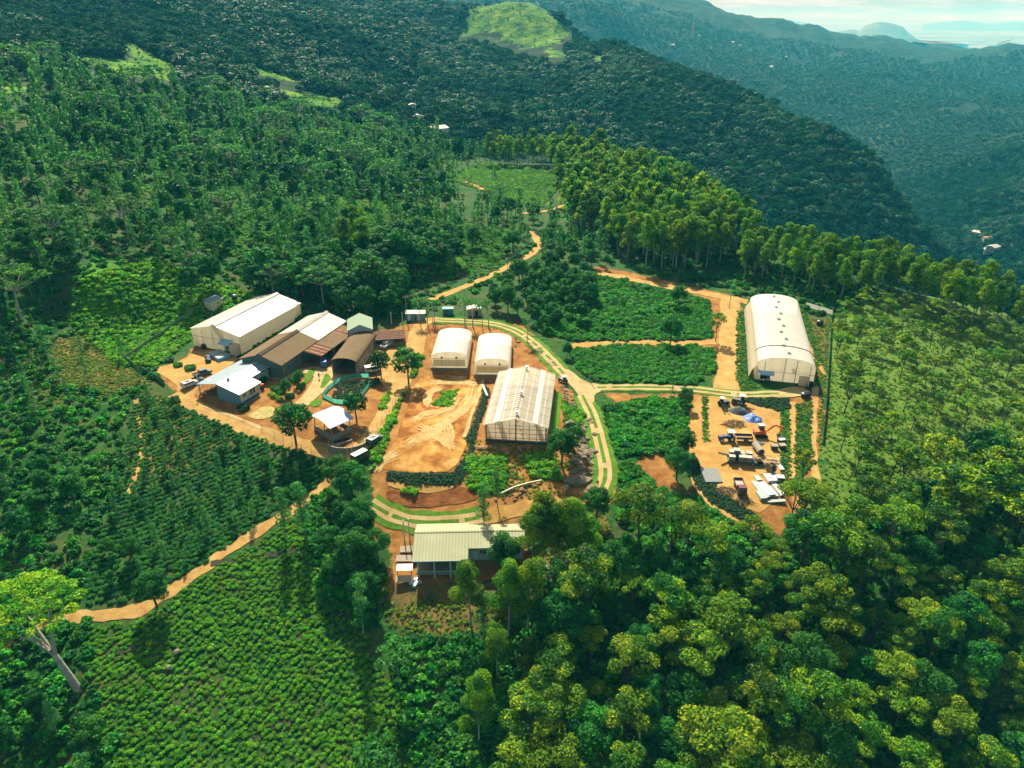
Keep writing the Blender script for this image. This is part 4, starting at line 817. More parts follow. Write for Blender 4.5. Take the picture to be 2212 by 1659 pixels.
def car(px, rz, label, m, kind='car', cabm=None, name='parked_car'):
    t = thing(name, label, kind, lift_to_ground(at(*px)), rz)
    prof = {'suv': [(-2.2, .35), (2.2, .35), (2.25, .85), (1.3, 1.02), (.75, 1.55), (-1.9, 1.6), (-2.25, 1.0)], 'pickup': [(-2.55, .45), (2.5, .45), (2.55, .95), (1.4, 1.1), (.9, 1.1), (-2.6, 1.1)], 'van': [(-2.3, .4), (2.2, .4), (2.3, 1.0), (1.7, 1.85), (-2.25, 1.95)]}[kind if kind in ('pickup', 'van') else 'suv']
    MB().prism([(x, -.88, z) for x, z in prof], (0, 1.76, 0)).build('body', m, t)
    g = MB()
    if kind == 'pickup':
        MB().prism([(1.45, -.8, 1.1), (.85, -.7, 1.72), (-.75, -.7, 1.76), (-.95, -.8, 1.1)], (0, 1.5, 0)).build('cab', cabm or m, t); g.prism([(1.3, -.83, 1.16), (.85, -.74, 1.62), (-.7, -.74, 1.64), (-.85, -.83, 1.16)], (0, 1.58, 0)); MB().box((-1.75, 0, 1.115), (1.5, 1.4, .03)).build('load_bed', MDARKIN, t)
    elif kind == 'van': g.prism([(2.1, -.9, 1.15), (1.66, -.9, 1.75), (-2.0, -.9, 1.8), (-2.0, -.9, 1.2)], (0, 1.8, 0))
    else: g.prism([(1.2, -.9, 1.08), (.78, -.9, 1.46), (-1.75, -.9, 1.5), (-2.0, -.9, 1.05)], (0, 1.8, 0)); MB().box((-.5, 0, 1.6), (1.3, 1.0, .04)).build('sunroof', MGLASS, t)
    g.build('side_glass', MGLASS, t)
    if kind != 'pickup': MB().prism([(1.24 if kind != 'van' else 2.27, -.72, 1.06), (.72 if kind != 'van' else 1.72, -.72, 1.57 if kind != 'van' else 1.82), (.66 if kind != 'van' else 1.66, -.72, 1.57 if kind != 'van' else 1.82), (1.18 if kind != 'van' else 2.2, -.72, 1.04)], (0, 1.44, 0)).build('windscreen', MGLASS, t)
    for x in (-1.4, 1.45):
        for y in (-.82, .82): wheel(t, x, y, .36, .24)
    for y in (-.62, .62): MB().box((2.24 if kind != 'pickup' else 2.54, y, .78), (.06, .34, .18)).build('headlight', MLAMP, t)
    return t
MSILVER = plain('silver_paint', (.42, .43, .42), .25, .6, .1); MGREYP = plain('charcoal_paint', (.04, .055, .05), .3, .6)
car(c1(322, 895), .95, 'white silver sports utility car parked by the yard edge', MSILVER)
car(c1(425, 808), .78, 'dark grey pickup truck parked ahead of the white car', MGREYP, 'pickup', name='pickup_truck')
car(c1(1795, 780), .4, 'white van half hidden under tree beside arched barn', MWHITE, 'van', name='parked_van')
car(c1(1905, 575), 1.25, 'white small truck parked in front of tiled hut', MWHITE, 'pickup', MWHITE, name='small_truck')
car(c1(1395, 728), 1.9, 'blue and white van under rusty roof edge', plain('blue_van_paint', (.03, .07, .22), .35, .5), 'van', name='parked_van')
car(c1(1695, 1480), .9, 'dark van with white roof parked on lower bend of yard road', MGREYP, 'van', name='parked_van'); 
car(c1(1810, 1345), 1.0, 'small dark car above the dark van on the bend', MGREYP)
def box_at(px, rz, label, cat, name): return thing(name, label, cat, lift_to_ground(at(*px)), rz)
# tractor with trailer
t = box_at(c4(738, 745), 0.0, 'navy tractor with white canopy in the earth yard', 'tractor', 'tractor'); t.rotation_euler.z = math.pi + .03
MB().prism([(.2, -.42, .8), (2.2, -.36, .8), (2.25, -.36, 1.35), (.2, -.42, 1.55)], (0, .8, 0)).build('bonnet', MBLUEP, t); MB().box((-.6, 0, 1.0), (1.7, .9, .7)).build('chassis', MBLUEP, t)
cb = MB().box((-.55, 0, 2.62), (1.7, 1.5, .12)); cb.build('canopy', MWHITE, t)
for x in (-1.2, .15):
    for y in (-.6, .6): MB().tube([(x, y, 1.2), (x, y, 2.6)], .05, 5).build('canopy_post', MDKSTEEL, t)
MB().box((-.7, 0, 1.5), (.5, .5, .5)).build('seat', MDARKIN, t); MB().tube([(1.4, .3, 1.4), (1.4, .3, 2.1)], .05, 5).build('exhaust', MDKSTEEL, t)
for x, r in ((-.75, .8), (1.75, .55)):
    for y in (-.75, .75): wheel(t, x, y, r, .36, MRIM)
t2 = box_at(c4(885, 748), -.06, 'dark flat farm trailer hitched behind navy tractor', 'trailer', 'farm_trailer')
b_ = MB().box((0, 0, 1.0), (3.9, 1.9, .14)); b_.build('bed', MWOOD, t2)
for y in (-.95, .95): MB().box((0, y, 1.3), (3.9, .06, .5)).build('side_board', MDKSTEEL, t2)
MB().box((1.95, 0, 1.3), (.06, 1.9, .5)).build('end_board', MDKSTEEL, t2); MB().tube([(-1.95, 0, .9), (-3.1, 0, .7)], .07, 5).build('drawbar', MDKSTEEL, t2)
for y in (-.85, .85): wheel(t2, .5, y, .48, .3)
# excavator
t = box_at(c4(1045, 700), .0, 'orange excavator with arm stretched to the right', 'excavator', 'excavator')
for y in (-.95, .95):
    tr_ = MB().prism([(-1.5, y - .22, .12), (-1.2, y - .22, 0), (1.2, y - .22, 0), (1.5, y - .22, .12), (1.6, y - .22, .42), (1.2, y - .22, .7), (-1.2, y - .22, .7), (-1.6, y - .22, .42)], (0, .44, 0)).build('track', MTYRE, t)
MB().box((0, 0, .85), (1.4, 1.3, .35)).build('turntable', MDKSTEEL, t); MB().prism([(-1.7, -1.0, 1.0), (1.0, -1.0, 1.0), (1.0, -1.0, 1.5), (-.6, -1.0, 1.8), (-1.75, -1.0, 1.75)], (0, 2.0, 0)).build('body', MORANGE, t)
cab_ = MB().prism([(-.5, .05, 1.5), (.9, .05, 1.5), (.75, .05, 2.75), (-.5, .05, 2.8)], (0, .95, 0)).build('cab', MDKSTEEL, t); MB().box((.1, .52, 2.84), (1.45, 1.1, .1)).build('cab_roof', MWHITE, cab_); MB().box((.2, -.0, 2.15), (.9, .06, .8)).build('cab_window', MGLASS, cab_)
MB().prism([(.9, -.55, 1.25), (1.0, -.55, 1.6), (2.6, -.55, 3.35), (3.1, -.55, 3.45), (4.9, -.55, 2.95), (4.8, -.55, 2.65), (3.1, -.55, 3.05), (2.8, -.55, 2.95)], (0, .32, 0)).build('boom', MORANGE, t)
MB().prism([(4.75, -.5, 3.0), (5.05, -.5, 2.9), (4.5, -.5, .9), (4.3, -.5, .95)], (0, .24, 0)).build('stick', MORANGE, t); MB().prism([(4.2, -.75, .95), (4.7, -.75, .9), (4.6, -.75, .25), (4.0, -.75, .1), (3.8, -.75, .4)], (0, .7, 0)).build('bucket', MDKSTEEL, t); MB().tube([(1.6, -.4, 1.7), (2.9, -.4, 2.9)], .08, 6).build('ram', MSTEEL, t)
# dump truck
t = box_at(c4(850, 1215), -1.62, 'small dump truck with empty pinkish bed in the earth yard', 'truck', 'dump_truck')
MB().prism([(1.0, -.85, .6), (2.5, -.85, .6), (2.55, -.85, 1.2), (2.2, -.85, 2.1), (1.0, -.85, 2.15)], (0, 1.7, 0)).build('cab', MREDDK, t); MB().box((2.42, 0, 1.62), (.1, 1.4, .6), 0, 0, 0, -.38).build('windscreen', MGLASS, t)
bd = MB().box((-.9, 0, 1.0), (3.4, 1.9, .12)).build('bed_floor', plain('pink_dust_bed', (.34, .22, .17)), t)
for y in (-.97, .97): MB().box((-.9, y, 1.3), (3.4, .08, .6)).build('side_board', MDKSTEEL, t)
MB().box((-2.62, 0, 1.3), (.08, 1.9, .6)).build('tailgate', MDKSTEEL, t); MB().box((.82, 0, 1.5), (.08, 1.9, 1.1)).build('headboard', MDKSTEEL, t); MB().box((0, 0, .62), (4.4, .8, .25)).build('chassis', MDKSTEEL, t)
for x in (1.7, -1.5):
    for y in (-.8, .8): wheel(t, x, y, .45, .3)
for y in (-.6, .6): MB().box((2.54, y, .85), (.06, .3, .2)).build('headlight', MLAMP, t)
# batching machine of grey bins
t = box_at(c4(868, 950), -.17, 'row of grey boxy bins on wheeled concrete batching machine', 'machine', 'batching_machine')
MB().box((0, 0, .8), (6.6, 2.6, .25)).build('chassis', MDKSTEEL, t); MBIN = plain('grey_bin', (.12, .135, .13), .6)
for k, (x, y, h) in enumerate([(-2.4, -.7, 1.1), (-2.3, .75, 1.5), (-.2, -.75, 1.2), (1.3, -.75, 1.2), (-.3, .75, 1.3), (1.5, .75, 1.5), (-1.3, .9, 1.9)]):
    b_ = MB().box((x, y, .93 + h / 2), (1.3, 1.25, h), 0, 0, 0, 0, 1.05).build('bin', MBIN, t); MB().box((x, y, .95 + h), (1.42, 1.36, .06)).build('lid', plain('pale_bin_lid', (.28, .27, .21)) if 'pale_bin_lid' not in bpy.data.materials else bpy.data.materials['pale_bin_lid'], b_)
MB().box((-4.1, .5, 1.5), (3.0, .7, .18), .35, 0, 0, .35).build('conveyor', MDKSTEEL, t); MB().tube([(3.0, -.3, 1.0), (4.2, -.1, 1.25)], [.75, .5], 12).build('mixing_drum', MWOOD, t); MB().box((3.9, -.6, .6), (1.2, .6, .8)).build('engine', MDARKIN, t)
for x in (-2.6, 2.4):
    for y in (-1.2, 1.2): wheel(t, x, y, .5, .3)
# heaps
def heap(px, rx, ry, h, m, name, label, cat, seed=0, lump=.18, rz=0.0):
    p = at(*px); rows = []; n = 22
    for i in range(9):
        q = i / 8; rows.append([((rx * q) * math.cos(a) * (1 + lump * float(fbm(np.array(math.cos(a) * 2 + seed), np.array(math.sin(a) * 2 + q * 2), 3, seed))), (ry * q) * math.sin(a), -.25 + (h + .3) * max(0, (1 - q ** 1.5)) * (1 + lump * 1.6 * float(fbm(np.array(q * 3 * math.cos(a) + seed), np.array(q * 3 * math.sin(a)), 4, seed)))) for a in [2 * math.pi * k / n for k in range(n + 1)]])
    o = MB().sheet(rows).build(name, m, smooth=True, loc=(p.x, p.y, p.z + .1), rz=rz); return tag(o, label, cat)
heap(c4(838, 470), 3.0, 1.8, 1.5, MGRAVEL, 'gravel_pile', 'tallest grey gravel pile, beside the blue tarpaulin', 'gravel pile', 2, rz=-.35)
heap(c4(1005, 772), 2.6, 1.6, .5, MGRAVEL, 'gravel_pile', 'low grey gravel spread between trailer and excavator', 'gravel pile', 5)
heap(c4(1055, 975), 2.3, 1.3, .8, MGRAVEL, 'gravel_pile', 'dark gravel pile at the right end of batching machine', 'gravel pile', 8, rz=-.3)
heap(c4(968, 535), 2.9, 2.4, 1.0, MTARP, 'blue_tarpaulin', 'crumpled bright blue tarpaulin over a heap in the earth yard', 'tarpaulin', 3, .55, -.4)
def brush(px, r, h, n, label, seed):
    p = at(*px); t = thing('brush_pile', label, 'brush pile', p); rg = random.Random(seed); mb = MB()
    for k in range(n):
        a = rg.uniform(0, 6.28); d = r * rg.random() ** .6; x, y = d * math.cos(a), d * math.sin(a) * .7; z = .15 + h * (1 - d / r) * rg.random(); b = rg.uniform(0, 6.28); l = rg.uniform(.5, 1.4)
        mb.tube([(x - math.cos(b) * l, y - math.sin(b) * l, max(.05, z - .2)), (x, y, z + .1), (x + math.cos(b) * l, y + math.sin(b) * l, max(.05, z + rg.uniform(-.3, .3)))], [.03, .07, .03], 4)
    o = mb.build('branches', MBRUSH, t); o['kind'] = 'stuff'; heap_o = None; return t
brush(c4(805, 590), 2.9, 1.2, 90, 'brown heap of cut branches above the tractor', 1); brush(c4(740, 1225), 2.4, .8, 80, 'pale heap of dry sticks left of the dump truck', 2); brush(c4(890, 1310), 1.9, .5, 50, 'thin scatter of sticks below the dump truck', 3); brush(c4(900, 450), 2.0, .5, 50, 'low brown twig heap behind grey gravel', 4)
# concrete pipe, timber drum, panels, planks, slab
p = at(*c4(1020, 845)); t = thing('concrete_pipe', 'large pale concrete pipe lying in red trench', 'pipe', (p.x, p.y, p.z + .1), math.pi / 2 + .1); pm = MB(); n = 18
for s in range(n):
    a0, a1 = 2 * math.pi * s / n, 2 * math.pi * (s + 1) / n
    ring = lambda r, x, a: (x, r * math.cos(a), .85 + r * math.sin(a))
    pm.add([ring(.85, -1.9, a0), ring(.85, -1.9, a1), ring(.85, 1.9, a1), ring(.85, 1.9, a0), ring(.68, -1.9, a0), ring(.68, -1.9, a1), ring(.68, 1.9, a1), ring(.68, 1.9, a0)], [(0, 1, 2, 3), (7, 6, 5, 4), (4, 5, 1, 0), (3, 2, 6, 7)])
pm.build('pipe_wall', MCEM, t)
p = at(*c4(1140, 1040)); t = thing('cable_drum', 'upright wooden cable drum beside white panel stacks', 'cable drum', (p.x, p.y, p.z + .1), .35)
for x in (-.6, .6): MB().tube([(x - .07, 0, 1.15), (x + .07, 0, 1.15)], 1.15, 20).build('flange', MWOOD, t)
MB().tube([(-.53, 0, 1.15), (.53, 0, 1.15)], .6, 14).build('core', MDKSTEEL, t)
MPANEL = plain('white_panel', (.40, .41, .39), .4, .5, 0, .1); MPANELG = plain('grey_green_panel', (.22, .26, .24), .5)
for k, (x, y, w_, l_, hh, rz, m, lab) in enumerate([(1132, 1110, 2.0, 3.0, .5, .12, MPANEL, 'stubby white panel stack with slots nearest the cable drum'), (1182, 1085, 1.1, 4.4, .35, .08, MPANEL, 'tall narrow white panel stack right of cable drum'), (1095, 1215, 2.0, 5.0, .45, .16, MPANEL, 'widest bright white panel stack in the middle'),
        (1042, 1215, 1.5, 6.2, .3, .12, MPANELG, 'long grey green panel stack on the left side'), (1052, 1275, 1.5, 3.0, .55, .1, MPANELG, 'short raised grey green panel stack at lower left'), (1150, 1235, 1.5, 4.0, .3, .14, MPANELG, 'dull panel stack right of the widest one'), (1205, 1205, 1.1, 5.4, .3, .16, MPANEL, 'long thin pale panel stack on the right'), (1020, 1110, 1.3, 1.9, .3, .1, MPANELG, 'small grey panel stack at upper left'), (1240, 1008, .9, 1.9, .25, .05, MPANEL, 'single white panel by the hedge'), (1185, 1328, 4.6, .9, .3, .08, MPANELG, 'pale panel stack lying crosswise at the tree edge')]):
    p = at(*c4(x, y)); mb = MB()
    for q in range(3): mb.box((.04 * q, .05 * q, .1 + hh * (q + .5) / 3), (w_, l_, hh / 3 - .03), .015 * q)
    if k == 0:
        for q in range(5): mb.box((0, -1.1 + q * .55, .12 + hh), (w_ * .45, .18, .02), 0, 1)
    o = mb.mesh('panel_stack', [m, MSTEEL]); o = link('panel_stack', o, loc=(p.x, p.y, p.z + .05)); o.rotation_euler.z = rz; tag(o, lab, 'panel stack', 'stacked building panels')
for k in range(5):
    p = at(*c4(1160 + (k % 2) * 12, 925 + 13 * k)); o = MB().box((0, 0, .1), (3.6, .16, .14)).build('timber_plank', MWOOD if k % 2 else MCREAM, loc=(p.x, p.y, p.z + .08), rz=-.06 - .02 * k); tag(o, 'timber plank in the row above the cable drum', 'plank', 'planks beside the yard hedge')
for k in range(3):
    p = at(*c4(1070 + 30 * k, 1060 + 14 * k)); o = MB().box((0, 0, .08), (2.8, .12, .1)).build('timber_plank', MWOOD, loc=(p.x, p.y, p.z + .08), rz=.5); tag(o, 'slanting timber plank just left of the cable drum', 'plank', 'planks left of the cable drum')
for px, rz, lab in ((c4(1222, 955), 1.45, 'long plank pointing away along the hedge'), (c4(1085, 905), -.42, 'plank slanting beside the concrete pipe')):
    p = at(*px); o = MB().box((0, 0, .1), (5.0, .18, .14)).build('timber_plank', MCREAM, loc=(p.x, p.y, p.z + .08), rz=rz); tag(o, lab, 'plank')
p = at(*c4(580, 1080)); o = MB().box((0, 0, .18), (3.8, 5.6, .5)).build('concrete_slab', plain('grey_slab', (.13, .145, .14), .9), loc=(p.x, p.y, p.z), rz=.0); tag(o, 'flat grey concrete slab at the left side of the earth yard', 'slab')
# road roller, small machines, tanks
def tank(px, r, h, label, m=MBLKP, lidm=None, group=None):
    t = thing('water_tank', label, 'tank', lift_to_ground(at(*px), .05), 0, group); MB().tube([(0, 0, 0), (0, 0, h * .85), (0, 0, h)], [r, r, r * .55], 14).build('body', m, t, smooth=False); b_ = MB()
    MB().tube([(0, 0, h), (0, 0, h + .12)], r * .4, 10).build('lid', lidm or m, t)
    for k in range(3): MB().tube([(0, 0, h * (.2 + .25 * k)), (0, 0, h * (.2 + .25 * k) + .08)], r * 1.04, 14).build('band', m, t)
tank(c1(685, 205), .9, 1.9, 'black tank with white lid at forest edge behind white shed', MBLKP, MWHITE); tank(c1(467, 680), .8, 1.2, 'rear black tank of the pair in the left yard'); tank(c1(472, 702), .8, 1.2, 'front black tank of the pair in the left yard'); tank(c1(415, 860), .75, 1.2, 'black tank beside the dark pickup'); tank(c1(436, 588), .8, 1.3, 'black tank at left corner of white shed'); tank(c3(1967, 405), 1.0, 1.8, 'black tank on bare soil beside the shade net fence'); tank(c1(628, 605), .75, 1.5, 'white tank left of shed porch', MWHITE); tank(c1(655, 612), .75, 1.5, 'grey tank right beside shed porch', MSTEEL)
tank(c3(1845, 985), .95, 1.5, 'left black tank at the end of concrete road'); tank(c3(1868, 975), .8, 1.3, 'right black tank at the end of concrete road'); tank(c3(1895, 895), .8, 1.3, 'black tank at right corner of largest polytunnel')
def small_machine(px, rz, label, col, name='site_vehicle', cat='vehicle', s=1.0):
    t = thing(name, label, cat, lift_to_ground(at(*px)), rz); t.scale = (s,) * 3
    MB().prism([(-1.0, -.5, .5), (1.3, -.5, .5), (1.3, -.5, 1.05), (-1.0, -.5, 1.15)], (0, 1.0, 0)).build('body', col, t); MB().box((-.6, 0, 1.35), (.5, .7, .5)).build('seat', MDARKIN, t)
    for y in (-.45, .45): MB().tube([(-.85, y, 1.1), (-.75, y, 2.1)], .05, 5).build('roll_bar', MDKSTEEL, t)
    MB().box((-.55, 0, 2.12), (1.2, 1.1, .07)).build('canopy', MWHITE, t)
    for x, r in ((-.7, .55), (1.0, .42)):
        for y in (-.6, .6): wheel(t, x, y, r, .28)
small_machine(c2(1512, 765), 2.2, 'small dark machine parked by road junction', MDKSTEEL); small_machine(c4(840, 395), 2.6, 'dark utility tractor with pale canopy near yard top', MDKSTEEL, 'utility_tractor', 'tractor', 1.3); small_machine(c4(695, 408), 0.4, 'dark cart loaded beside two workers', MDKSTEEL, 'farm_cart', 'cart', 1.1)
small_machine(c3(1545, 850), 1.4, 'pale trolley under blue canopy of largest polytunnel', MWHITE, 'trolley', 'trolley', .8)
for px, rz, lab in ((c4(1240, 765), .2, 'pale generator box by hedge end'), (c4(1175, 825), -.1, 'dark generator box at end of red trench'), (c4(1250, 820), .1, 'dark crate beside hedge at red trench'), (c4(1232, 1125), -.1, 'black box bin with white top by the panels')):
    p = at(*px); t = thing('equipment_box', lab, 'equipment box', (p.x, p.y, p.z + .05), rz); MB().box((0, 0, .6), (1.5, 1.3, 1.1)).build('body', MDKSTEEL, t); MB().box((0, 0, 1.2), (1.6, 1.4, .08)).build('lid', MPANEL if 'white' in lab or 'pale' in lab else MCEM, t)
p = at(*c1(560, 660)); t = thing('blue_pool', 'blue rectangular plastic lined tank of pale water below white shed', 'pool', (p.x, p.y, p.z + .05), -.75); MB().box((0, 0, .45), (6.2, 3.8, 1.1)).build('side', MBLUESHEET, t); MB().box((0, 0, 1.03), (5.8, 3.4, .05)).build('cover', MPANELG, t); MB().tube([(0, -1.7, 1.12), (0, 1.7, 1.12)], .06, 5).build('strap', MSTEEL, t)
p = at(*c1(505, 945)); t = thing('timber_stack', 'loose stack of old timber under office eave', 'timber stack', p, .4); mb = MB(); rg = random.Random(5)
for k in range(26): mb.box((rg.uniform(-2.2, 1.6), rg.uniform(-1.2, 1.2), .15 + .1 * (k // 5)), (rg.uniform(1.8, 3.2), .2, .1), rg.uniform(-.5, .5))
mb.build('planks', MWOOD, t)
p = at(*c1(905, 920)); t = thing('water_pump', 'orange red pump on a frame beside office wall', 'pump', lift_to_ground(p), .3); MB().box((0, 0, .5), (1.0, .8, .9)).build('frame', MDKSTEEL, t); MB().tube([(-.4, 0, 1.2), (.5, 0, 1.2)], .4, 10).build('motor', MORANGE, t)
for k, (x, y, rz, l) in enumerate([(455, 925, .1, 2.6), (455, 1000, 0, 4.2), (430, 1165, .05, 3.0)]):
    p = at(*c5(x, y)); o = MB().sheet([[(-l / 2, -.9, .9), (l / 2, -.9, .9)], [(-l / 2, .9, 1.05), (l / 2, .9, 1.05)]], .07); 
    for sx in (-l / 2 + .15, l / 2 - .15): o.box((sx, -.8, .3), (.1, .1, 1.1)); o.box((sx, .8, .35), (.1, .1, 1.2))
    t = thing('tin_lean_to', ['small tin shelter topmost on the left of the green roofed house', 'middle tin shelter touching the left end of green roofed house', 'lowest tin shelter at lower left of green roofed house'][k], 'shelter', p, rz); o.build('roof', MCEM, t)
for k in range(5):
    p = at(*c5(500 + 25 * (k % 3), 1150 + 20 * (k // 2))); o = MB().box((0, 0, .25), (1.4, .8, .4), 0, 0, 0, 0, .75); o = o.build('cement_bag', MPANEL, loc=(p.x, p.y, p.z), rz=.3 * k); tag(o, 'white sack on red soil left of the green roofed house', 'sack', 'white sacks beside the house')
for k in range(7):
    p = at(*c5(1590 + 14 * (k % 4), 1045 + 16 * k)); o = MB().box((0, 0, .2 + .06 * k), (2.6, .5, .12), .0, 0, .1).build('scrap_board', MCEM if k % 2 else MPANELG, loc=(p.x, p.y, p.z), rz=-.5 + .33 * k); tag(o, 'old board in scrap heap right of the green roofed house', 'board', 'scrap boards right of the house')
# ---- people
def person_mesh(name, shirt, trousers, stride=.18, armb=.25):
    me = bpy.data.meshes.new(name + '_cage'); V = []; E = []; RD = []
    def P(x, y, z, r, link_=None): V.append((x, y, z)); RD.append(r); i = len(V) - 1; (E.append((link_, i)) if link_ is not None else None); return i
    pel = P(0, 0, .95, .15); wa = P(0, 0, 1.12, .14, pel); chst = P(0, .01, 1.32, .17, wa); nk = P(0, .01, 1.5, .065, chst); hd = P(0, -.01, 1.6, .095, nk); P(0, -.015, 1.72, .085, hd)
    for s in (-1, 1):
        hip = P(s * .1, 0, .88, .095, pel); kn = P(s * .11, -.05 * s - stride * s * .4, .5, .065, hip); an = P(s * .11, stride * s * .9, .09, .045, kn); P(s * .12, stride * s * .9 - .17, .04, .04, an)
        sh = P(s * .2, .01, 1.4, .07, chst); el = P(s * .26, .05 + stride * s * .5, 1.13, .048, sh); wr = P(s * .27, -.1 * armb * 4 + stride * s * .5, .9, .034, el); pm = P(s * .27, -.12 * armb * 4 + stride * s * .5, .83, .038, wr)
        for k in range(4): f1 = P(s * .27 + (k - 1.5) * .012, -.14 * armb * 4 + stride * s * .5 + (k - 1.5) * .016, .775 - .006 * (k in (1, 2)), .01, pm); P(s * .265 + (k - 1.5) * .012, -.15 * armb * 4 + stride * s * .5 + (k - 1.5) * .016, .735 - .01 * (k in (1, 2)), .008, f1)
        th_ = P(s * .24, -.13 * armb * 4 - .03 + stride * s * .5, .82, .011, wr); P(s * .23, -.14 * armb * 4 - .05 + stride * s * .5, .785, .009, th_)
    me.from_pydata(V, E, []); o = bpy.data.objects.new(name, me); COL.objects.link(o); sk = o.modifiers.new('s', 'SKIN'); o.modifiers.new('d', 'SUBSURF').levels = 1
    for v, r in zip(me.skin_vertices[0].data, RD): v.radius = (r, r)
    me.skin_vertices[0].data[0].use_root = True
    dg = bpy.context.evaluated_depsgraph_get(); ev = bpy.data.meshes.new_from_object(o.evaluated_get(dg)); bpy.data.objects.remove(o)
    for m in (MSKIN, shirt, trousers, MDARKIN): ev.materials.append(m)
    for f in ev.polygons:
        c = f.center; f.use_smooth = True; arm = abs(c.x) > .215
        f.material_index = 3 if c.z < .1 else 2 if c.z < .98 and not (arm and abs(c.x) > .2) else 1 if (c.z < 1.47 and not (arm and c.z < 1.12)) else 0
    return ev
MSKIN = plain('skin', (.16, .08, .045), .6); MSHB = plain('blue_cloth', (.03, .10, .28)); MSHW = plain('white_cloth', (.6, .6, .55)); MSHD = plain('dark_cloth', (.02, .025, .03)); MHAIR = plain('black_hair', (.008, .007, .006))
pm_ = [person_mesh('person_body', MSHD, MSHD), person_mesh('person_body', MSHB, MSHD, .1), person_mesh('person_body', MSHW, MSHD, .22)]
def person(px, rz, k, label, world=None):
    o = link('person', pm_[k], loc=lift_to_ground(world if world is not None else at(*px), .2)); o.rotation_euler.z = rz; tag(o, label, 'person')
    hm = MB(); rows = []
    for i in range(5):
        e = math.pi / 2 * i / 4 * .98 + .1; rows.append([(.105 * math.sin(e) * math.cos(a), .012 + .115 * math.sin(e) * math.sin(a), 1.675 + .125 * math.cos(e)) for a in [2 * math.pi * q / 12 for q in range(13)]])
    hm.sheet(rows); hm.build('hair', MHAIR, o, smooth=True)
    f = MB()
    for s in (-1, 1): f.box((s * .035, -.103, 1.655), (.022, .02, .014)); 
    f.box((0, -.108, 1.625), (.02, .035, .035), 0, 1); f.box((0, -.098, 1.585), (.045, .02, .012)); f.build('face', [MHAIR, MSKIN], o)
    for s in (-1, 1): MB().box((s * .095, 0, 1.635), (.02, .04, .06)).build('ear', MSKIN, o)
    return o
person(c1(1362, 838), .2, 0, 'person in dark clothes walking down the concrete yard between lawns'); person(c1(1487, 880), .5, 2, 'person in white top beside corner of green netted garden'); person(c1(1752, 785), -.6, 0, 'dark clothed person standing near the white van'); person(c2(1790, 1606), 2.9, 0, 'person in dark clothes walking on twin track road by boulder')
person(c4(690, 465), .8, 1, 'left of two workers in blue at the top of earth yard'); person(c4(728, 468), -.9, 1, 'right of two workers in blue at the top of earth yard'); person(c3(1858, 925), .4, 0, 'dark clothed person at right front of largest polytunnel'); person(c4(1062, 985), 1.2, 2, 'person in white top bending near end of batching machine'); person(c3(785, 932), 1.6, 0, 'person pushing bicycle along twin track road')
p = at(*c3(792, 940)); t = thing('bicycle', 'dark bicycle pushed along twin track road', 'bicycle', lift_to_ground(p, .2), .1)
for x in (-.5, .5):
    wv = [(x + .33 * math.cos(a), 0, .34 + .33 * math.sin(a)) for a in [2 * math.pi * k / 14 for k in range(15)]]; MB().tube(wv, .035, 5, 0, False).build('wheel', MTYRE, t)
MB().tube([(-.5, 0, .34), (-.1, 0, .85), (.38, 0, .85), (.5, 0, .34)], .035, 5).build('frame', MDKSTEEL, t); MB().box((-.15, 0, .95), (.25, .14, .07)).build('saddle', MDARKIN, t); MB().tube([(.36, -.25, 1.02), (.36, .25, 1.02)], .03, 5).build('handlebar', MDKSTEEL, t)
# ---- fences, poles, wires
def net_fence(name, label, path, h, m, posts, postm=None, cat='fence', step=2.0, top=False):
    P = resample(pxpoly(path), step); o = P[0]; t = thing(name, label, cat, (o.x, o.y, float(zat(o.x, o.y)))); z0 = t.location.z
    mb = MB()
    for a, b in zip(P, P[1:]):
        d = (b - a).normalized(); nn = Vector((-d.y, d.x)) * .02; za, zb = float(zat(a.x, a.y)) - z0, float(zat(b.x, b.y)) - z0
        mb.add([(a.x - o.x, a.y - o.y, za), (b.x - o.x, b.y - o.y, zb), (b.x - o.x, b.y - o.y, zb + h), (a.x - o.x, a.y - o.y, za + h)], [(0, 1, 2, 3)])
    mb.build('net', m, t)
    for k in range(0, len(P), posts):
        q = P[k]; zz = float(zat(q.x, q.y)) - z0; MB().tube([(q.x - o.x, q.y - o.y, zz - .3), (q.x - o.x, q.y - o.y, zz + h + .15)], .07, 5).build('post', postm or MSTEEL, t)
    if top: MB().tube([(q.x - o.x, q.y - o.y, float(zat(q.x, q.y)) - z0 + h + .05) for q in P], .035, 4).build('top_rail', MWIRE if 'MWIRE' in globals() else MSTEEL, t)
    return t
net_fence('net_fence', 'dark green shade net fence running away beside largest polytunnel', [(1776, 960), (1782, 900), (1788, 820), (1793, 740), (1797, 682)], 1.3, MTNET, 3)
net_fence('net_fence', 'short pale net fence crossing behind the tank near plantation', [(1740, 662), (1798, 680)], 1.6, MFILM, 2)
MNETL = mat('faded_net', [(.3, (.06, .14, .04)), (.7, (.13, .22, .07))], 2., .9)
net_fence('boundary_fence', 'thin pale boundary fence angled across the overgrown slope', [c1(-200, 690), c1(10, 545), c1(200, 410), c1(440, 250)], 1.5, MNETL, 3, MSTEEL, top=True)
net_fence('boundary_fence', 'boundary fence dropping from slope corner to the left yard', [c1(-200, 690), c1(-100, 760), c1(20, 820), c1(120, 885)], 1.5, MNETL, 3, MSTEEL, top=True)
net_fence('garden_fence', 'teal green net fence round the vegetable garden', [c1(1510, 870), c1(1620, 830), c1(1760, 825), c1(1765, 900), c1(1700, 980), c1(1640, 1050), c1(1480, 1030), c1(1390, 985), c1(1440, 920), c1(1510, 870)], 1.25, MGNET, 3)
MWIRE = plain('wire_mesh', (.10, .12, .10), .8)
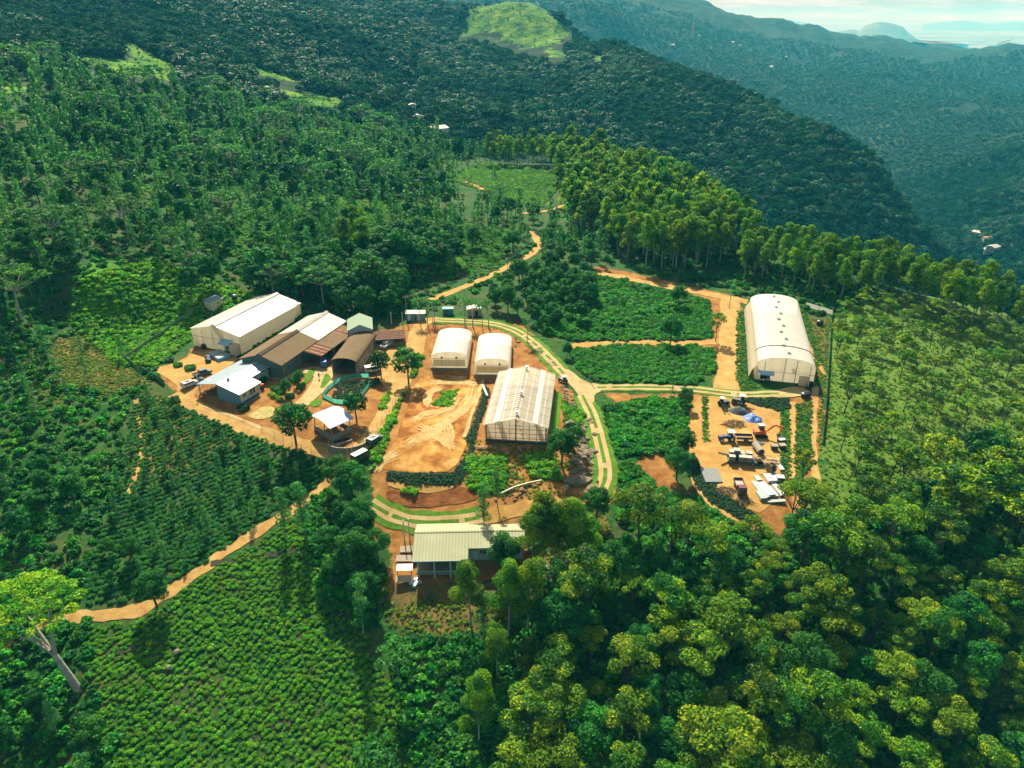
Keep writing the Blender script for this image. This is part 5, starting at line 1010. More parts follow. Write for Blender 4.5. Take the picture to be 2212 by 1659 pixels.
def post_row(path, label, h=1.5, step=2.6, wire=True):
    P = resample(pxpoly(path), step); o = P[0]; t = thing('wire_fence', label, 'fence', (o.x, o.y, float(zat(o.x, o.y))))
    for q in P: zz = float(zat(q.x, q.y)) - t.location.z; MB().tube([(q.x - o.x, q.y - o.y, zz - .3), (q.x - o.x, q.y - o.y, zz + h)], .05, 4).build('post', MSTEEL, t)
    for hh in (.5, 1.0, 1.4): MB().tube([(q.x - o.x, q.y - o.y, float(zat(q.x, q.y)) - t.location.z + hh) for q in P], .02, 3).build('wire', MWIRE, t)
post_row([c1(1790, 1290), c1(1900, 1130), c1(2000, 990), c1(2080, 900)], 'wire fence on right side of yard road above red mud pad'); post_row([c1(900, 1240), c1(1000, 1290), c1(1150, 1380), c1(1300, 1440), c1(1420, 1500)], 'wire fence below yard road above the tea field')
def pole(px, h, label, arm=True, m=None, lean=0.0):
    p = at(*px); t = thing('utility_pole', label, 'utility pole', p, .3, 'utility poles'); MB().tube([(0, 0, -.5), (lean, 0, h)], [.15, .10], 8).build('shaft', m or MCEM, t)
    if arm:
        MB().box((0, 0, h - .5), (1.7, .1, .12)).build('crossarm', MCEM, t)
        for x in (-.75, 0, .75): MB().tube([(x, 0, h - .44), (x, 0, h - .2)], .06, 6).build('insulator', MWHITE, t)
    return p + Vector((0, 0, h - .25))
q1 = pole((879, 692), 8.5, 'pale utility pole beside the utility cabins'); q2 = pole((1097, 607), 9.0, 'pale utility pole along upper back road'); q3 = pole((1183, 520), 9.0, 'utility pole far up the back road among trees'); q0 = pole((1175, 448), 9.5, 'dark utility pole at edge of the terraced tea knoll', m=MDKSTEEL)
for a, b in ((q1, q2), (q2, q3), (q3, q0)):
    for k in (-.75, 0, .75):
        d = (b - a).to_2d().normalized(); off = Vector((-d.y * k, d.x * k, 0)); o = MB().tube([a + off + (b - a) * (i / 10) - Vector((0, 0, 1.3 * (1 - (2 * i / 10 - 1) ** 2))) for i in range(11)], .025, 3).build('power_line', MWIRE); tag(o, 'thin sagging power line strung between pale poles', 'power line', 'power lines along the back road')
for (u, v), h, lab in (((935, 700), 7.5, 'white leaning stake pole left of small polytunnels'), ((924, 702), 8.5, 'grey pole at entrance road by polytunnel'), ((1004, 704), 7.5, 'grey pole behind gap of small polytunnels'), ((1021, 706), 7, 'thin pole just right of the gap pole'), ((1056, 706), 7, 'thin pole behind right small polytunnel'), ((870, 700), 4, 'short pole behind tiled hut'), ((846, 700), 4, 'short white pole near mint block')): pole((u, v), h, lab, False, MSTEEL if 'grey' in lab else MWHITE)
for (u, v), h, lab in ((c1(405, 952), 5.5, 'white lamp pole beside the parked white car'), (c3(1240, 268), 5, 'dark thin pole on bare strip near largest polytunnel'), (c3(118, 860), 5, 'thin pole on shrub field beside twin track road'), (c5(440, 835), 5.5, 'left white stake pole above green roofed house'), (c5(482, 835), 5.8, 'right white stake pole above green roofed house'), (c3(918, 860), 5, 'thin pole at right end of shrub field')): pole((u, v), h, lab, False, MWHITE if 'white' in lab else MSTEEL)
p = at(645, 850); tag(MB().tube([(0, 0, -.2), (0, 0, .3), (.1, .1, .8)], [.5, .45, .3], 8).build('tree_stump', MWOOD, loc=p), 'cut stump in garden beside concrete yard', 'stump')
# ---- rocks
def rock_mesh(seed, m):
    bmx = bmesh.new(); bmesh.ops.create_icosphere(bmx, subdivisions=2, radius=1.0); rg = random.Random(seed); s = Vector((rg.uniform(.8, 1.3), rg.uniform(.7, 1.1), rg.uniform(.5, .8)))
    for v in bmx.verts: n_ = float(fbm(np.array(v.co.x * 1.3 + seed * 7), np.array(v.co.y * 1.3 + v.co.z * 1.7), 3, seed)); v.co = Vector((v.co.x * s.x, v.co.y * s.y, v.co.z * s.z)) * (1 + .45 * n_)
    me = bpy.data.meshes.new('rock'); bmx.to_mesh(me); bmx.free(); me.materials.append(m); return me
MROCK = mat('pale_rock', [(.25, (.06, .045, .025)), (.5, (.16, .125, .075)), (.75, (.28, .23, .15))], 1.2, .9, .7); MROCKR = mat('ochre_rock', [(.3, (.12, .06, .02)), (.7, (.27, .155, .06))], 1.2, .9, .6)
RK = [rock_mesh(k, MROCK) for k in range(5)]; RKR = [rock_mesh(k + 9, MROCKR) for k in range(3)]
p = at(*c2(1632, 1560)); o = link('boulder', rock_mesh(31, MROCK), loc=(p.x, p.y, p.z + .2)); o.scale = (3.6, 2.7, 1.5); tag(o, 'largest flat pale boulder at lower end of rocky gully', 'boulder'); EXCL.append([(p.x - 4, p.y - 3.5), (p.x + 4, p.y - 3.5), (p.x + 4, p.y + 3.5), (p.x - 4, p.y + 3.5)])
rg = random.Random(12)
def rocks(path, n, spread, s0, s1, RL, label, group):
    P = resample(pxpoly(path), .6)
    for k in range(n):
        q = rg.choice(P); x, y = q.x + rg.gauss(0, spread), q.y + rg.gauss(0, spread); o = link('rock', rg.choice(RL), loc=(x, y, float(zat(x, y)) + .1)); s = rg.uniform(s0, s1) * (1.6 if rg.random() < .12 else 1); o.scale = (s, s, s); o.rotation_euler.z = rg.uniform(0, 6); tag(o, label, 'rock', group)
rocks([c2(1655, 1050), c2(1640, 1200), c2(1680, 1330), c2(1690, 1450), c2(1650, 1600)], 130, 1.5, .25, .8, RK, 'pale rock tumbled down the gully beside twin track road', 'gully rocks'); rocks([c2(1490, 790), c2(1560, 890), c2(1640, 990)], 45, .5, .2, .5, RK, 'rock in drain line beside net greenhouse lawn', 'drain rocks')
rocks([c2(890, 1310), c2(960, 1290), c2(1080, 1300), c2(1200, 1320)], 26, 1.0, .4, 1.0, RKR, 'ochre rock below front of net greenhouse', 'ochre rocks below the greenhouse'); rocks([c5(1200, 480), c5(1350, 430), c5(1480, 420)], 24, 1.2, .2, .5, RKR, 'loose ochre stone on bare bank above the lower road', 'bank stones'); rocks([c2(1110, 470), c2(1200, 380), c2(1350, 560), c2(1430, 650)], 30, 1.0, .2, .5, RK, 'stone on rough ground right of the small polytunnels', 'rough ground stones')
rocks([(1410, 1120), (1420, 1060), (1315, 1130)], 14, 2.0, .3, .7, RK, 'pale stone in clearing right of the green roofed house', 'clearing stones')
for (u, v), s, lab in (((383, 1412), .62, 'round grey boulder in the bright tea slope'), ((365, 1446), .55, 'mossy boulder just below the round grey one')): p = at(u, v); o = link('boulder', RK[1], loc=(p.x, p.y, p.z + .5)); o.scale = (s,) * 3; tag(o, lab, 'boulder')
for (a, b), lab in (((c5(1075, 790), c5(1500, 395)), None),): pass
pp = [at(*c5(x, y)) for x, y in ((1215, 465), (1320, 415), (1440, 380), (1540, 360))]; o = MB().tube([q + Vector((0, 0, .5)) for q in pp], .22, 6).build('drain_pipe', MCREAM); tag(o, 'pale pipe lying along top of the bare bank', 'pipe')
pp = [at(*c2(x, y)) for x, y in ((868, 800), (885, 840), (905, 885))]; o = MB().tube([q + Vector((0, 0, .45)) for q in pp], .3, 6).build('drain_pipe', MWHITE); tag(o, 'white pipe lying left of the net greenhouse', 'pipe')
pp = [at(*q) for q in ((668, 1322), (655, 1350), (643, 1385))]
# ------------------------------------------------------------------ vegetation
MBARK = mat('bark', [(.3, (.045, .032, .02)), (.7, (.13, .10, .065))], 2.0, .9, .4); MBARKP = mat('pale_bark', [(.3, (.16, .15, .12)), (.7, (.36, .33, .26))], 1.2, .9, .3)
LEUC = leaf_mat('eucalyptus_leaf', (.008, .075, .003), (.055, .20, .002), (.27, .37, .002), .5); LACA = leaf_mat('acacia_leaf', (.006, .06, .004), (.05, .18, .003), (.27, .34, .004)); LACD = leaf_mat('dry_acacia_leaf', (.014, .09, .006), (.08, .20, .005), (.26, .31, .012))
LOAK = leaf_mat('silver_oak_leaf', (.010, .10, .022), (.035, .20, .035), (.13, .31, .075), .38); LBRD = leaf_mat('broad_leaf', (.004, .05, .008), (.012, .125, .010), (.055, .23, .016)); LSHD = leaf_mat('shade_tree_leaf', (.006, .075, .010), (.022, .16, .010), (.09, .25, .014))
LYEL = leaf_mat('yellow_green_leaf', (.03, .17, .003), (.13, .31, .002), (.36, .42, .004)); LBSH = leaf_mat('shrub_leaf', (.006, .085, .006), (.02, .19, .008), (.08, .30, .012), var=.35); LTEA = leaf_mat('tea_leaf', (.004, .06, .008), (.014, .15, .012), (.06, .24, .016), .35); LTEB = leaf_mat('bright_tea_leaf', (.010, .11, .005), (.055, .25, .006), (.20, .38, .008), .4, var=.35)
LDRK = leaf_mat('hedge_leaf', (.004, .028, .014), (.010, .055, .02), (.035, .10, .028), .2); LFOR = leaf_mat('forest_leaf', (.001, .018, .010), (.004, .045, .014), (.016, .095, .024), .3, var=.5); LFO2 = leaf_mat('light_forest_leaf', (.003, .03, .012), (.010, .07, .018), (.035, .13, .03), .3, var=.45); LPLM = leaf_mat('palm_leaf', (.008, .08, .01), (.02, .15, .014), (.06, .22, .02)); LGRN = leaf_mat('slope_leaf', (.012, .15, .004), (.085, .33, .004), (.30, .47, .006), .4, var=.35)

def leaves(P, N, S, asp=.55, flat=0.0):
    """one diamond leaf spray per point; N = preferred normals"""
    n = len(P); Nr = N + rng.normal(0, .55, (n, 3)); Nr[:, 2] += flat; Nr /= np.linalg.norm(Nr, axis=1)[:, None] + 1e-9
    t = np.cross(Nr, rng.normal(0, 1, (n, 3))); t /= np.linalg.norm(t, axis=1)[:, None] + 1e-9; b = np.cross(Nr, t)
    S = (S * rng.uniform(.65, 1.35, n))[:, None]
    dr = Nr * S * rng.uniform(-.25, .25, n)[:, None]
    V = np.stack([P + t * S + dr, P + b * S * asp, P - t * S + dr, P - b * S * asp], 1).reshape(-1, 3)
    return V, np.arange(4 * n).reshape(n, 4)
def shell(c, rx, rz, n, up=.35):
    d = rng.normal(0, 1, (n, 3)); d[:, 2] += up; d /= np.linalg.norm(d, axis=1)[:, None]
    rad = rng.uniform(.72, 1.04, n)[:, None]; P = np.array(c) + d * rad * np.array([rx, rx, rz]); N = d / np.array([rx, rx, rz]); N /= np.linalg.norm(N, axis=1)[:, None]; return P, N
def crown_mesh(name, blobs, S, m, cov=1.25, up=.35, flat=.25, asp=.55):
    VS, FS, TS, o = [], [], [], 0
    for (c, rx, rz) in blobs:
        n = max(8, int(cov * 4 * math.pi * (rx * rx * .5 + rx * rz * .5) * .75 / (2 * S * S * asp))); P, N = shell(c, rx, rz, n, up); V, F = leaves(P, N, S, asp, flat)
        VS.append(V); FS.append(F + o); o += len(V); TS.append(np.clip(rng.normal(.45, .2) + rng.normal(0, .27, n), 0, 1))
    return np_mesh(name, np.concatenate(VS), np.concatenate(FS), m, np.concatenate(TS))
def tri_tubes(mb, path, rad, n=5): mb.tube(path, rad, n, 0, False)
def build_tree(kind, S, rg, twigs=True):
    """returns blobs and a trunk mesh builder for one tree of the kind, at its nominal size"""
    mb = MB(); bl = []; U = rg.uniform
    if kind == 'euc':
        h = 18; lx, ly = U(-.8, .8), U(-.8, .8); top = Vector((lx, ly, h * .93)); tri_tubes(mb, [(0, 0, -.6), (lx * .3, ly * .3, h * .35), (lx * .7, ly * .7, h * .7), top], [.24, .19, .13, .05], 6)
        for k in range(13):
            f = .44 + .54 * k / 12; a = k * 2.4 + U(-.4, .4); r = (1 - f) * 3.4 + U(.6, 1.5); p = (lx * f + r * math.cos(a), ly * f + r * math.sin(a), h * f + U(-.4, .6)); bl.append((p, U(1.3, 2.1), U(1.0, 1.6)))
            tri_tubes(mb, [(lx * f, ly * f, h * f - 1.6), p], [.07, .03], 4)
        bl.append(((lx, ly, h), 1.3, 1.1)); m = LEUC
    elif kind in ('aca', 'acadry'):
        h = 11; lx, ly = U(-.9, .9), U(-.9, .9); fk = Vector((lx * .5, ly * .5, h * U(.36, .5))); tri_tubes(mb, [(0, 0, -.6), (lx * .25, ly * .25, h * .22), fk], [.2, .16, .12], 6); nb = rg.randint(9, 13); Rr = U(2.6, 3.5)
        for k in range(nb):
            a = k * 2.4 + U(-.3, .3); q = math.sqrt((k + .4) / nb) * Rr; p = Vector((lx + q * math.cos(a), ly + q * math.sin(a), h * (.97 - .19 * (q / Rr) ** 2) + U(-.5, .4)))
            if rg.random() < .25: p.z -= U(.8, 2.0)
            bl.append((tuple(p), U(.95, 1.55), U(.5, .8))); mid = fk.lerp(p, .5) + Vector((U(-.3, .3), U(-.3, .3), -.4)); tri_tubes(mb, [fk, mid, p], [.09, .06, .025], 4)
        m = LACA if kind == 'aca' else LACD
    elif kind == 'oak':
        h = 14; lx, ly = U(-.5, .5), U(-.5, .5); tri_tubes(mb, [(0, 0, -.6), (lx * .5, ly * .5, h * .5), (lx, ly, h * .96)], [.18, .12, .04], 6)
        for k in range(12):
            f = .30 + .68 * k / 11; a = k * 2.4 + U(-.5, .5); r = U(.5, 1.5) * (1.15 - .6 * f); p = (lx * f + r * math.cos(a), ly * f + r * math.sin(a), h * f); bl.append((p, U(.8, 1.3) * (1.2 - .35 * f), U(.7, 1.0))); tri_tubes(mb, [(lx * f, ly * f, h * f - .9), p], [.05, .02], 4)
        m = LOAK
    elif kind == 'broad':
        h = 10; Rr = U(2.8, 3.7); zc = h * .62; tri_tubes(mb, [(0, 0, -.6), (U(-.2, .2), U(-.2, .2), h * .3), (0, 0, h * .55)], [.28, .22, .14], 6)
        for k in range(15):
            z = 1 - 2 * (k + .5) / 15 * .78; q = math.sqrt(max(0, 1 - z * z)); a = k * 2.4 + U(-.3, .3); p = (q * Rr * .78 * math.cos(a), q * Rr * .78 * math.sin(a), zc + z * h * .3 + U(-.3, .3)); bl.append((p, U(1.0, 1.7), U(.85, 1.3))); tri_tubes(mb, [(0, 0, h * .45), p], [.09, .03], 4)
        m = LBRD
    elif kind == 'shade':
        h = 15; Rr = 8.5; lx, ly = U(-1, 1), U(-1, 1); fk = Vector((lx * .6, ly * .6, h * .52)); tri_tubes(mb, [(0, 0, -.8), (lx * .3, ly * .3, h * .3), fk], [.42, .33, .24], 7)
        for k in range(30):
            a = k * 2.4 + U(-.2, .2); q = math.sqrt((k + .5) / 30) * Rr; p = Vector((lx + q * math.cos(a), ly + q * math.sin(a), h * (.98 - .22 * (q / Rr) ** 2) + U(-1.2, .5))); bl.append((tuple(p), U(1.2, 2.0), U(.28, .5)))
            if k % 2 == 0: tri_tubes(mb, [fk, fk.lerp(p, .5) + Vector((0, 0, U(-.3, .6))), p], [.14, .09, .03], 4)
        m = LSHD
    return bl, mb, m
COV = {'euc': 1.0, 'aca': .92, 'acadry': .7, 'oak': .6, 'broad': 1.0, 'shade': .6}
BARK = {'euc': MBARKP, 'aca': MBARK, 'acadry': MBARK, 'oak': MBARKP, 'broad': MBARK, 'shade': MBARKP}
LIB = {}
def variants(kind, cls):
    key = (kind, cls)
    if key not in LIB:
        S = {'N': .18, 'M': .33, 'F': .6}[cls]; out = []
        for k in range({'N': 4, 'M': 4, 'F': 3}[cls]):
            rg = random.Random(hash_(kind) + k * 17 + ord(cls)); bl, mb, m = build_tree(kind, S, rg)
            out.append((mb.mesh(kind + '_trunk', BARK[kind], True), crown_mesh(kind + '_crown', bl, S, m, COV[kind])))
        LIB[key] = out
    return LIB[key]
def hash_(s): return sum(ord(c) * (i + 3) for i, c in enumerate(s))
NAMES = {'euc': ('eucalyptus_tree', 'eucalyptus'), 'aca': ('acacia_tree', 'acacia'), 'acadry': ('thin_acacia_tree', 'acacia'), 'oak': ('silver_oak_tree', 'silver oak'), 'broad': ('broadleaf_tree', 'tree'), 'shade': ('shade_tree', 'shade tree')}
TREES = {k: [] for k in NAMES}
def plant(kind, x, y, s, label, group=None, rz=None):
    TREES[kind].append((math.hypot(x, y), x, y, s, label, group, random.uniform(0, 6.28) if rz is None else rz))
def tree_at(kind, px, hgt, label, lean=None):
    p = at(*px); nom = {'euc': 18, 'aca': 11, 'acadry': 11, 'oak': 14, 'broad': 10, 'shade': 15}[kind]; plant(kind, p.x, p.y, hgt / nom, label)
class Thin:
    def __init__(s): s.c = {}
    def ok(s, x, y, d):
        g = 4.0; i, j = int(x // g), int(y // g); n = int(d // g) + 1
        for a in range(i - n, i + n + 1):
            for b in range(j - n, j + n + 1):
                for q in s.c.get((a, b), ()):
                    if (q[0] - x) ** 2 + (q[1] - y) ** 2 < d * d: return False
        s.c.setdefault((i, j), []).append((x, y)); return True
EXB = None
def free(x, y, pad=0.0):
    m = np.ones(len(x), bool)
    for P in EXCL:
        xs, ys = [p[0] for p in P], [p[1] for p in P]; k = np.where((x > min(xs) - pad) & (x < max(xs) + pad) & (y > min(ys) - pad) & (y < max(ys) + pad) & m)[0]
        if len(k): m[k] &= (sdf(x[k], y[k], P) < -pad) if pad else ~inpoly(x[k], y[k], P)
    return m
def sample(poly, n, pad=0.0, zones=(), dens_world=False):
    us, vs = [p[0] for p in poly], [p[1] for p in poly]; u = rng.uniform(min(us), max(us), n * 2); v = rng.uniform(min(vs), max(vs), n * 2); k = inpoly(u, v, poly); u, v = u[k], v[k]
    for Z in zones: k = ~inpoly(u, v, Z); u, v = u[k], v[k]
    p = at_many(u, v); p = p[~np.isnan(p[:, 0])]; return p[free(p[:, 0], p[:, 1], pad)]
THT = Thin()
def grove(kinds, poly, spacing, tries, s0, s1, label, group, pad=1.0, zones=(), cap=9999):
    """trees scattered over an area of ground; kinds = {kind: weight}"""
    P = sample(poly, tries, pad, zones); n = 0; ks, ws = list(kinds), list(kinds.values())
    for x, y, z in P:
        if n >= cap: break
        if THT.ok(x, y, spacing * random.uniform(.8, 1.25)):
            k = random.choices(ks, ws)[0]; plant(k, x, y, random.uniform(s0, s1) * (1.25 if random.random() < .08 else 1), label[k] if isinstance(label, dict) else label, group if not isinstance(group, dict) else group[k]); n += 1
    return n
# single trees one can point to
for k, px, h, lab in [('broad', c1(1178, 1372), 11.5, 'round headed tree standing before the curved roof shelter'), ('broad', c1(2082, 880), 11, 'dark tree on road bank between arched barn and red mud pad'), ('broad', c1(1860, 820), 8, 'leafy tree hiding the white van beside arched barn'), ('broad', c1(1665, 1180), 8, 'dark narrow tree at corner of the netted garden'), ('broad', c1(1100, 980), 5, 'small dark tree in the office garden'), ('broad', c1(1205, 885), 4.5, 'pale leaved bushy tree in garden bed by brown shed'),
        ('oak', c5(1078, 745), 11, 'slender tree with thin bare trunk above the green roof'), ('broad', c5(1245, 1105), 10, 'bright tree standing in front of the green roofed house'), ('euc', c5(975, 1520), 15, 'slim tree with tuft crown on bare slope below the house'), ('euc', c5(1456, 1130), 17, 'tall thin tree at the right end of the green roofed house'), ('oak', c5(1075, 1600), 11, 'thin tree with sparse leaves right of the tuft crowned one'), ('euc', c5(1275, 1590), 17, 'twin topped tall tree below the right end of the house'), ('euc', c5(1430, 1600), 17, 'tall yellow tipped tree just right of the twin topped tree'),
        ('euc', c5(1552, 1030), 17, 'left tree of the dark tall trio right of the house'), ('euc', c5(1650, 1060), 16, 'middle tree of the dark tall trio right of the house'), ('euc', c5(1745, 1130), 18, 'right and darkest tree of the tall trio right of the house'), ('euc', c5(1890, 1170), 15, 'round topped tree between tall trio and bottom forest'), ('oak', c5(1187, 560), 10, 'thin twiggy tree over the bright bush below greenhouse'), ('broad', c2(1500, 1440), 10, 'leafy tree at right front corner of net greenhouse'), ('broad', c2(1590, 1330), 8, 'bushy tree beside rocky gully by net greenhouse'), ('broad', c5(1980, 690), 9, 'dark ragged tree below the end of twin track road'),
        ('acadry', c3(1132, 535), 9, 'open branched young tree on bare soil beside shrub field'), ('broad', c3(765, 560), 9, 'dark tree on line between the two shrub fields'), ('broad', c3(830, 260), 8, 'small tree at edge of upper dirt track'), ('broad', (765, 1092), 11, 'bright bushy tree at bend below the yard road'), ('broad', (735, 1062), 9, 'smaller bright tree left of the bend'), ('broad', (780, 1170), 10, 'dark tree on slope left of lower twin track road'), ('broad', (770, 1240), 11, 'very dark tree left of the green roofed house'), ('broad', (815, 1215), 8, 'mid green tree touching the house clearing'), ('oak', (785, 1370), 13, 'tall bluish tree at left edge of weedy clearing'),
        ('broad', (340, 1312), 8.5, 'spreading tree over the dirt track gap'), ('oak', (617, 1165), 13, 'left of two slim trees over the dirt track'), ('oak', (660, 1155), 13.5, 'right of two slim trees over the dirt track'), ('broad', (290, 1215), 6, 'small dark tree in lower tea field'), ('oak', (107, 785), 12, 'slim tree alone at the left of the overgrown slope'), ('broad', (460, 625), 12, 'pale blossoming dome tree behind the overgrown slope'), ('broad', (415, 640), 10, 'pale dome tree left of the larger blossoming one'),
        ('broad', c4(250, 1110), 8, 'dark bushy tree on left bank of earth yard'), ('broad', c4(330, 900), 7, 'bushy tree just above the dark one by earth yard'), ('broad', c4(330, 420), 5.5, 'dark shrub tree at corner of lower shrub field'), ('broad', c2(1545, 560), 4.5, 'round dark bush tree beside twin track road'), ('aca', c4(1320, 1560), 11, 'forked thin tree with dark trunk at lower corner of yard'), ('aca', c4(1400, 1590), 13, 'tall dark trunked tree right of the forked one'), ('aca', c4(1440, 1130), 8, 'bare stemmed young tree in planted strip beside yard'), ('acadry', c4(1840, 480), 11, 'lone thin trunked tree right of shade net fence'), ('acadry', c4(1870, 300), 10, 'thin tree above the lone thin trunked one'),
        ('shade', (278, 518), 16, 'widest layered umbrella tree on the left hillside'), ('shade', (120, 545), 15, 'layered umbrella tree at left edge above overgrown slope'), ('shade', (375, 560), 11, 'low layered umbrella tree at top of overgrown slope'), ('shade', (700, 660), 14, 'dark layered tree behind old processing shed'), ('shade', (590, 635), 12, 'layered tree behind the long white shed'), ('shade', (45, 690), 16, 'umbrella tree at left edge beside the overgrown slope'), ('shade', (180, 410), 15, 'layered umbrella tree high on left hillside'), ('shade', (480, 470), 12, 'layered umbrella tree mid hillside above pale dome tree'), ('shade', (640, 480), 11, 'layered umbrella tree above the dark grove'), ('shade', (450, 330), 13, 'far layered umbrella tree below bright meadow'), ('shade', (330, 250), 13, 'far layered umbrella tree under first bright meadow'), ('shade', (1085, 440), 10, 'small layered tree at foot of tea knoll'), ('broad', (958, 412), 11, 'round dark tree left of terraced tea knoll'), ('oak', (1070, 402), 12, 'columnar tree standing on the terraced tea knoll'), ('euc', (775, 560), 20, 'large bright topped eucalyptus clump above dark grove'), ('euc', (790, 575), 18, 'right half of bright eucalyptus clump above dark grove'), ('euc', (750, 575), 18, 'left half of bright eucalyptus clump above dark grove'), ('broad', (345, 318), 12, 'vivid lime green tree on the hillside')]: tree_at(k, px, h, lab)
for d_, x, y, *_ in [t for L_ in TREES.values() for t in L_]: THT.ok(x, y, 1.5)
# stands
grove({'euc': 1}, [(1050,352),(1180,336),(1300,352),(1440,385),(1540,440),(1580,505),(1640,545),(1500,590),(1400,585),(1340,560),(1300,520),(1240,500),(1212,450),(1205,400),(1185,358),(1060,362)], 5.3, 4000, .85, 1.12, 'tall dense yellow green eucalyptus in the plantation on the knoll', 'eucalyptus plantation on the knoll')
grove({'euc': 1}, [(1590,545),(1750,572),(1900,608),(2050,650),(2240,690),(2240,745),(2100,705),(1960,670),(1860,645),(1780,650),(1700,610),(1600,600)], 4.6, 1800, .6, .9, 'bright topped eucalyptus in the belt behind largest polytunnel', 'eucalyptus belt behind the polytunnel')
grove({'acadry': .75, 'aca': .25}, [(1805,700),(1860,655),(2000,690),(2250,750),(2250,1010),(2050,1010),(1900,1050),(1830,1060),(1800,960)], 6.8, 1800, .5, .9, {'acadry': 'thin small crowned acacia on dry ground right of shade net fence', 'aca': 'fuller green acacia among thin ones right of shade net fence'}, {'acadry': 'sparse acacias right of the net fence', 'aca': 'fuller acacias right of the net fence'})
grove({'aca': .62, 'broad': .3, 'acadry': .08}, [(1180,1290),(1250,1230),(1400,1190),(1520,1200),(1690,1215),(1790,1160),(1860,1095),(1960,1050),(2250,1010),(2300,1300),(2300,1800),(1080,1800),(1130,1640),(1200,1500),(1210,1400)], 5.0, 3600, .62, 1.4, {'aca': 'yellow tipped acacia in dense forest at lower right', 'broad': 'deep green rounded tree in dense forest at lower right', 'acadry': 'dull olive acacia in dense forest at lower right'}, {'aca': 'lower right forest acacias', 'broad': 'lower right forest broadleaf trees', 'acadry': 'lower right forest olive trees'})
grove({'broad': 1}, [(540,640),(660,655),(760,690),(860,690),(870,640),(900,600),(1000,590),(960,540),(880,520),(800,560),(700,590),(600,600)], 5.0, 700, .9, 1.45, 'dark tall tree in shaded grove behind processing shed', 'shaded grove behind the sheds')
grove({'oak': .62, 'broad': .3, 'shade': .0}, [(0,560),(0,330),(150,262),(330,262),(600,300),(760,330),(900,345),(985,400),(990,440),(1130,465),(1190,475),(1150,520),(1120,565),(1000,545),(960,520),(860,510),(780,520),(600,600),(500,560),(430,600),(330,565),(230,550),(100,640),(0,650)], 6.2, 1900, .65, 1.05, {'oak': 'pale feathery silver oak on the left hillside', 'broad': 'rounded dark tree among silver oaks on left hillside', 'shade': 'layered tree on the left hillside'}, {'oak': 'silver oaks on the hillside', 'broad': 'dark trees on the hillside', 'shade': 'layered hillside trees'}, zones=ZONES['meadow'])
grove({'broad': .4, 'oak': .6}, [(930,335),(1060,325),(1080,345),(985,372),(975,400),(940,400)], 7, 200, .6, .95, {'oak': 'silver oak beside the terraced tea knoll', 'broad': 'round tree beside the terraced tea knoll'}, {'oak': 'silver oaks by the tea knoll', 'broad': 'round trees by the tea knoll'})
grove({'broad': .5, 'oak': .5}, [(1190,480),(1235,500),(1330,560),(1290,575),(1250,585),(1180,590),(1150,560),(1180,530)], 6, 200, .6, .95, {'oak': 'silver oak between back road and plantation', 'broad': 'round tree between back road and plantation'}, {'oak': 'silver oaks by the back road', 'broad': 'round trees by the back road'})
grove({'broad': 1}, [(1120,600),(1260,590),(1290,640),(1260,700),(1180,720),(1130,690),(1050,670),(1060,640)], 5, 200, .45, .8, 'pale green tree on rise behind small polytunnels', 'trees behind small polytunnels')
grove({'broad': .7, 'oak': .3}, [(-20,1000),(60,1000),(180,1050),(150,1130),(40,1180),(-30,1180)], 6, 120, .5, .8, {'oak': 'slim tree in dark left edge thicket', 'broad': 'dark tree in left edge thicket'}, {'oak': 'slim thicket trees', 'broad': 'left edge thicket'})
grove({'broad': .8, 'oak': .2}, [(-20,1440),(120,1520),(240,1659),(200,1800),(-60,1800)], 6, 160, .5, .85, {'oak': 'slim tree in dark lower left corner', 'broad': 'dark tree in lower left corner'}, {'oak': 'lower left slim trees', 'broad': 'lower left corner trees'})
grove({'broad': .6, 'euc': .4}, [(1150,1180),(1210,1290),(1200,1420),(1120,1640),(1020,1640),(1060,1500),(1100,1380),(1150,1330)], 6.0, 120, .6, .95, {'euc': 'tall tree on edge of lower right forest below house', 'broad': 'dark tree on edge of lower right forest below house'}, {'euc': 'forest edge tall trees', 'broad': 'forest edge dark trees'})
grove({'broad': 1}, [(700,1130),(800,1120),(810,1260),(790,1330),(720,1290)], 5.5, 60, .6, .95, 'dark tree on slope left of the house clearing', 'dark trees left of the house')
grove({'oak': 1}, [(150,700),(320,800),(300,860),(60,900),(0,860),(0,740)], 8, 60, .35, .6, 'young slim tree on stony slope at left', 'young trees at left')
grove({'oak': 1}, [(300,860),(370,880),(540,970),(690,1030),(560,1120),(400,1220),(250,1270),(250,1080)], 4.6, 900, .25, .46, 'small pale silver oak among tea bushes below yard road', 'young silver oaks in the tea field', cap=95)
grove({'broad': 1}, [(300,850),(370,870),(540,960),(700,1010),(690,1040),(560,1120),(400,1220),(250,1280),(190,1230),(250,1080)], 4.2, 420, .22, .42, 'small young shade tree among tea bushes below yard road', 'young shade trees in the tea field', cap=30)
# build them: nearest of each kind one by one, any beyond the limit as one stand
def emit(kind):
    L_ = sorted(TREES[kind]); nm, word = NAMES[kind]; rest = L_[290:]
    for d, x, y, s, label, group, rz in L_[:290]:
        cls = 'N' if d < 150 else 'M' if d < 330 else 'F'; vs = variants(kind, cls); tr, cr_ = vs[int(abs(x * 13 + y * 7)) % len(vs)]; z = float(zat(x, y))
        t = thing(nm, label, 'tree', (x, y, z), rz, group); t.scale = (s,) * 3
        link('trunk', tr, t); link('crown', cr_, t)
    return rest
REST = {k: emit(k) for k in TREES}

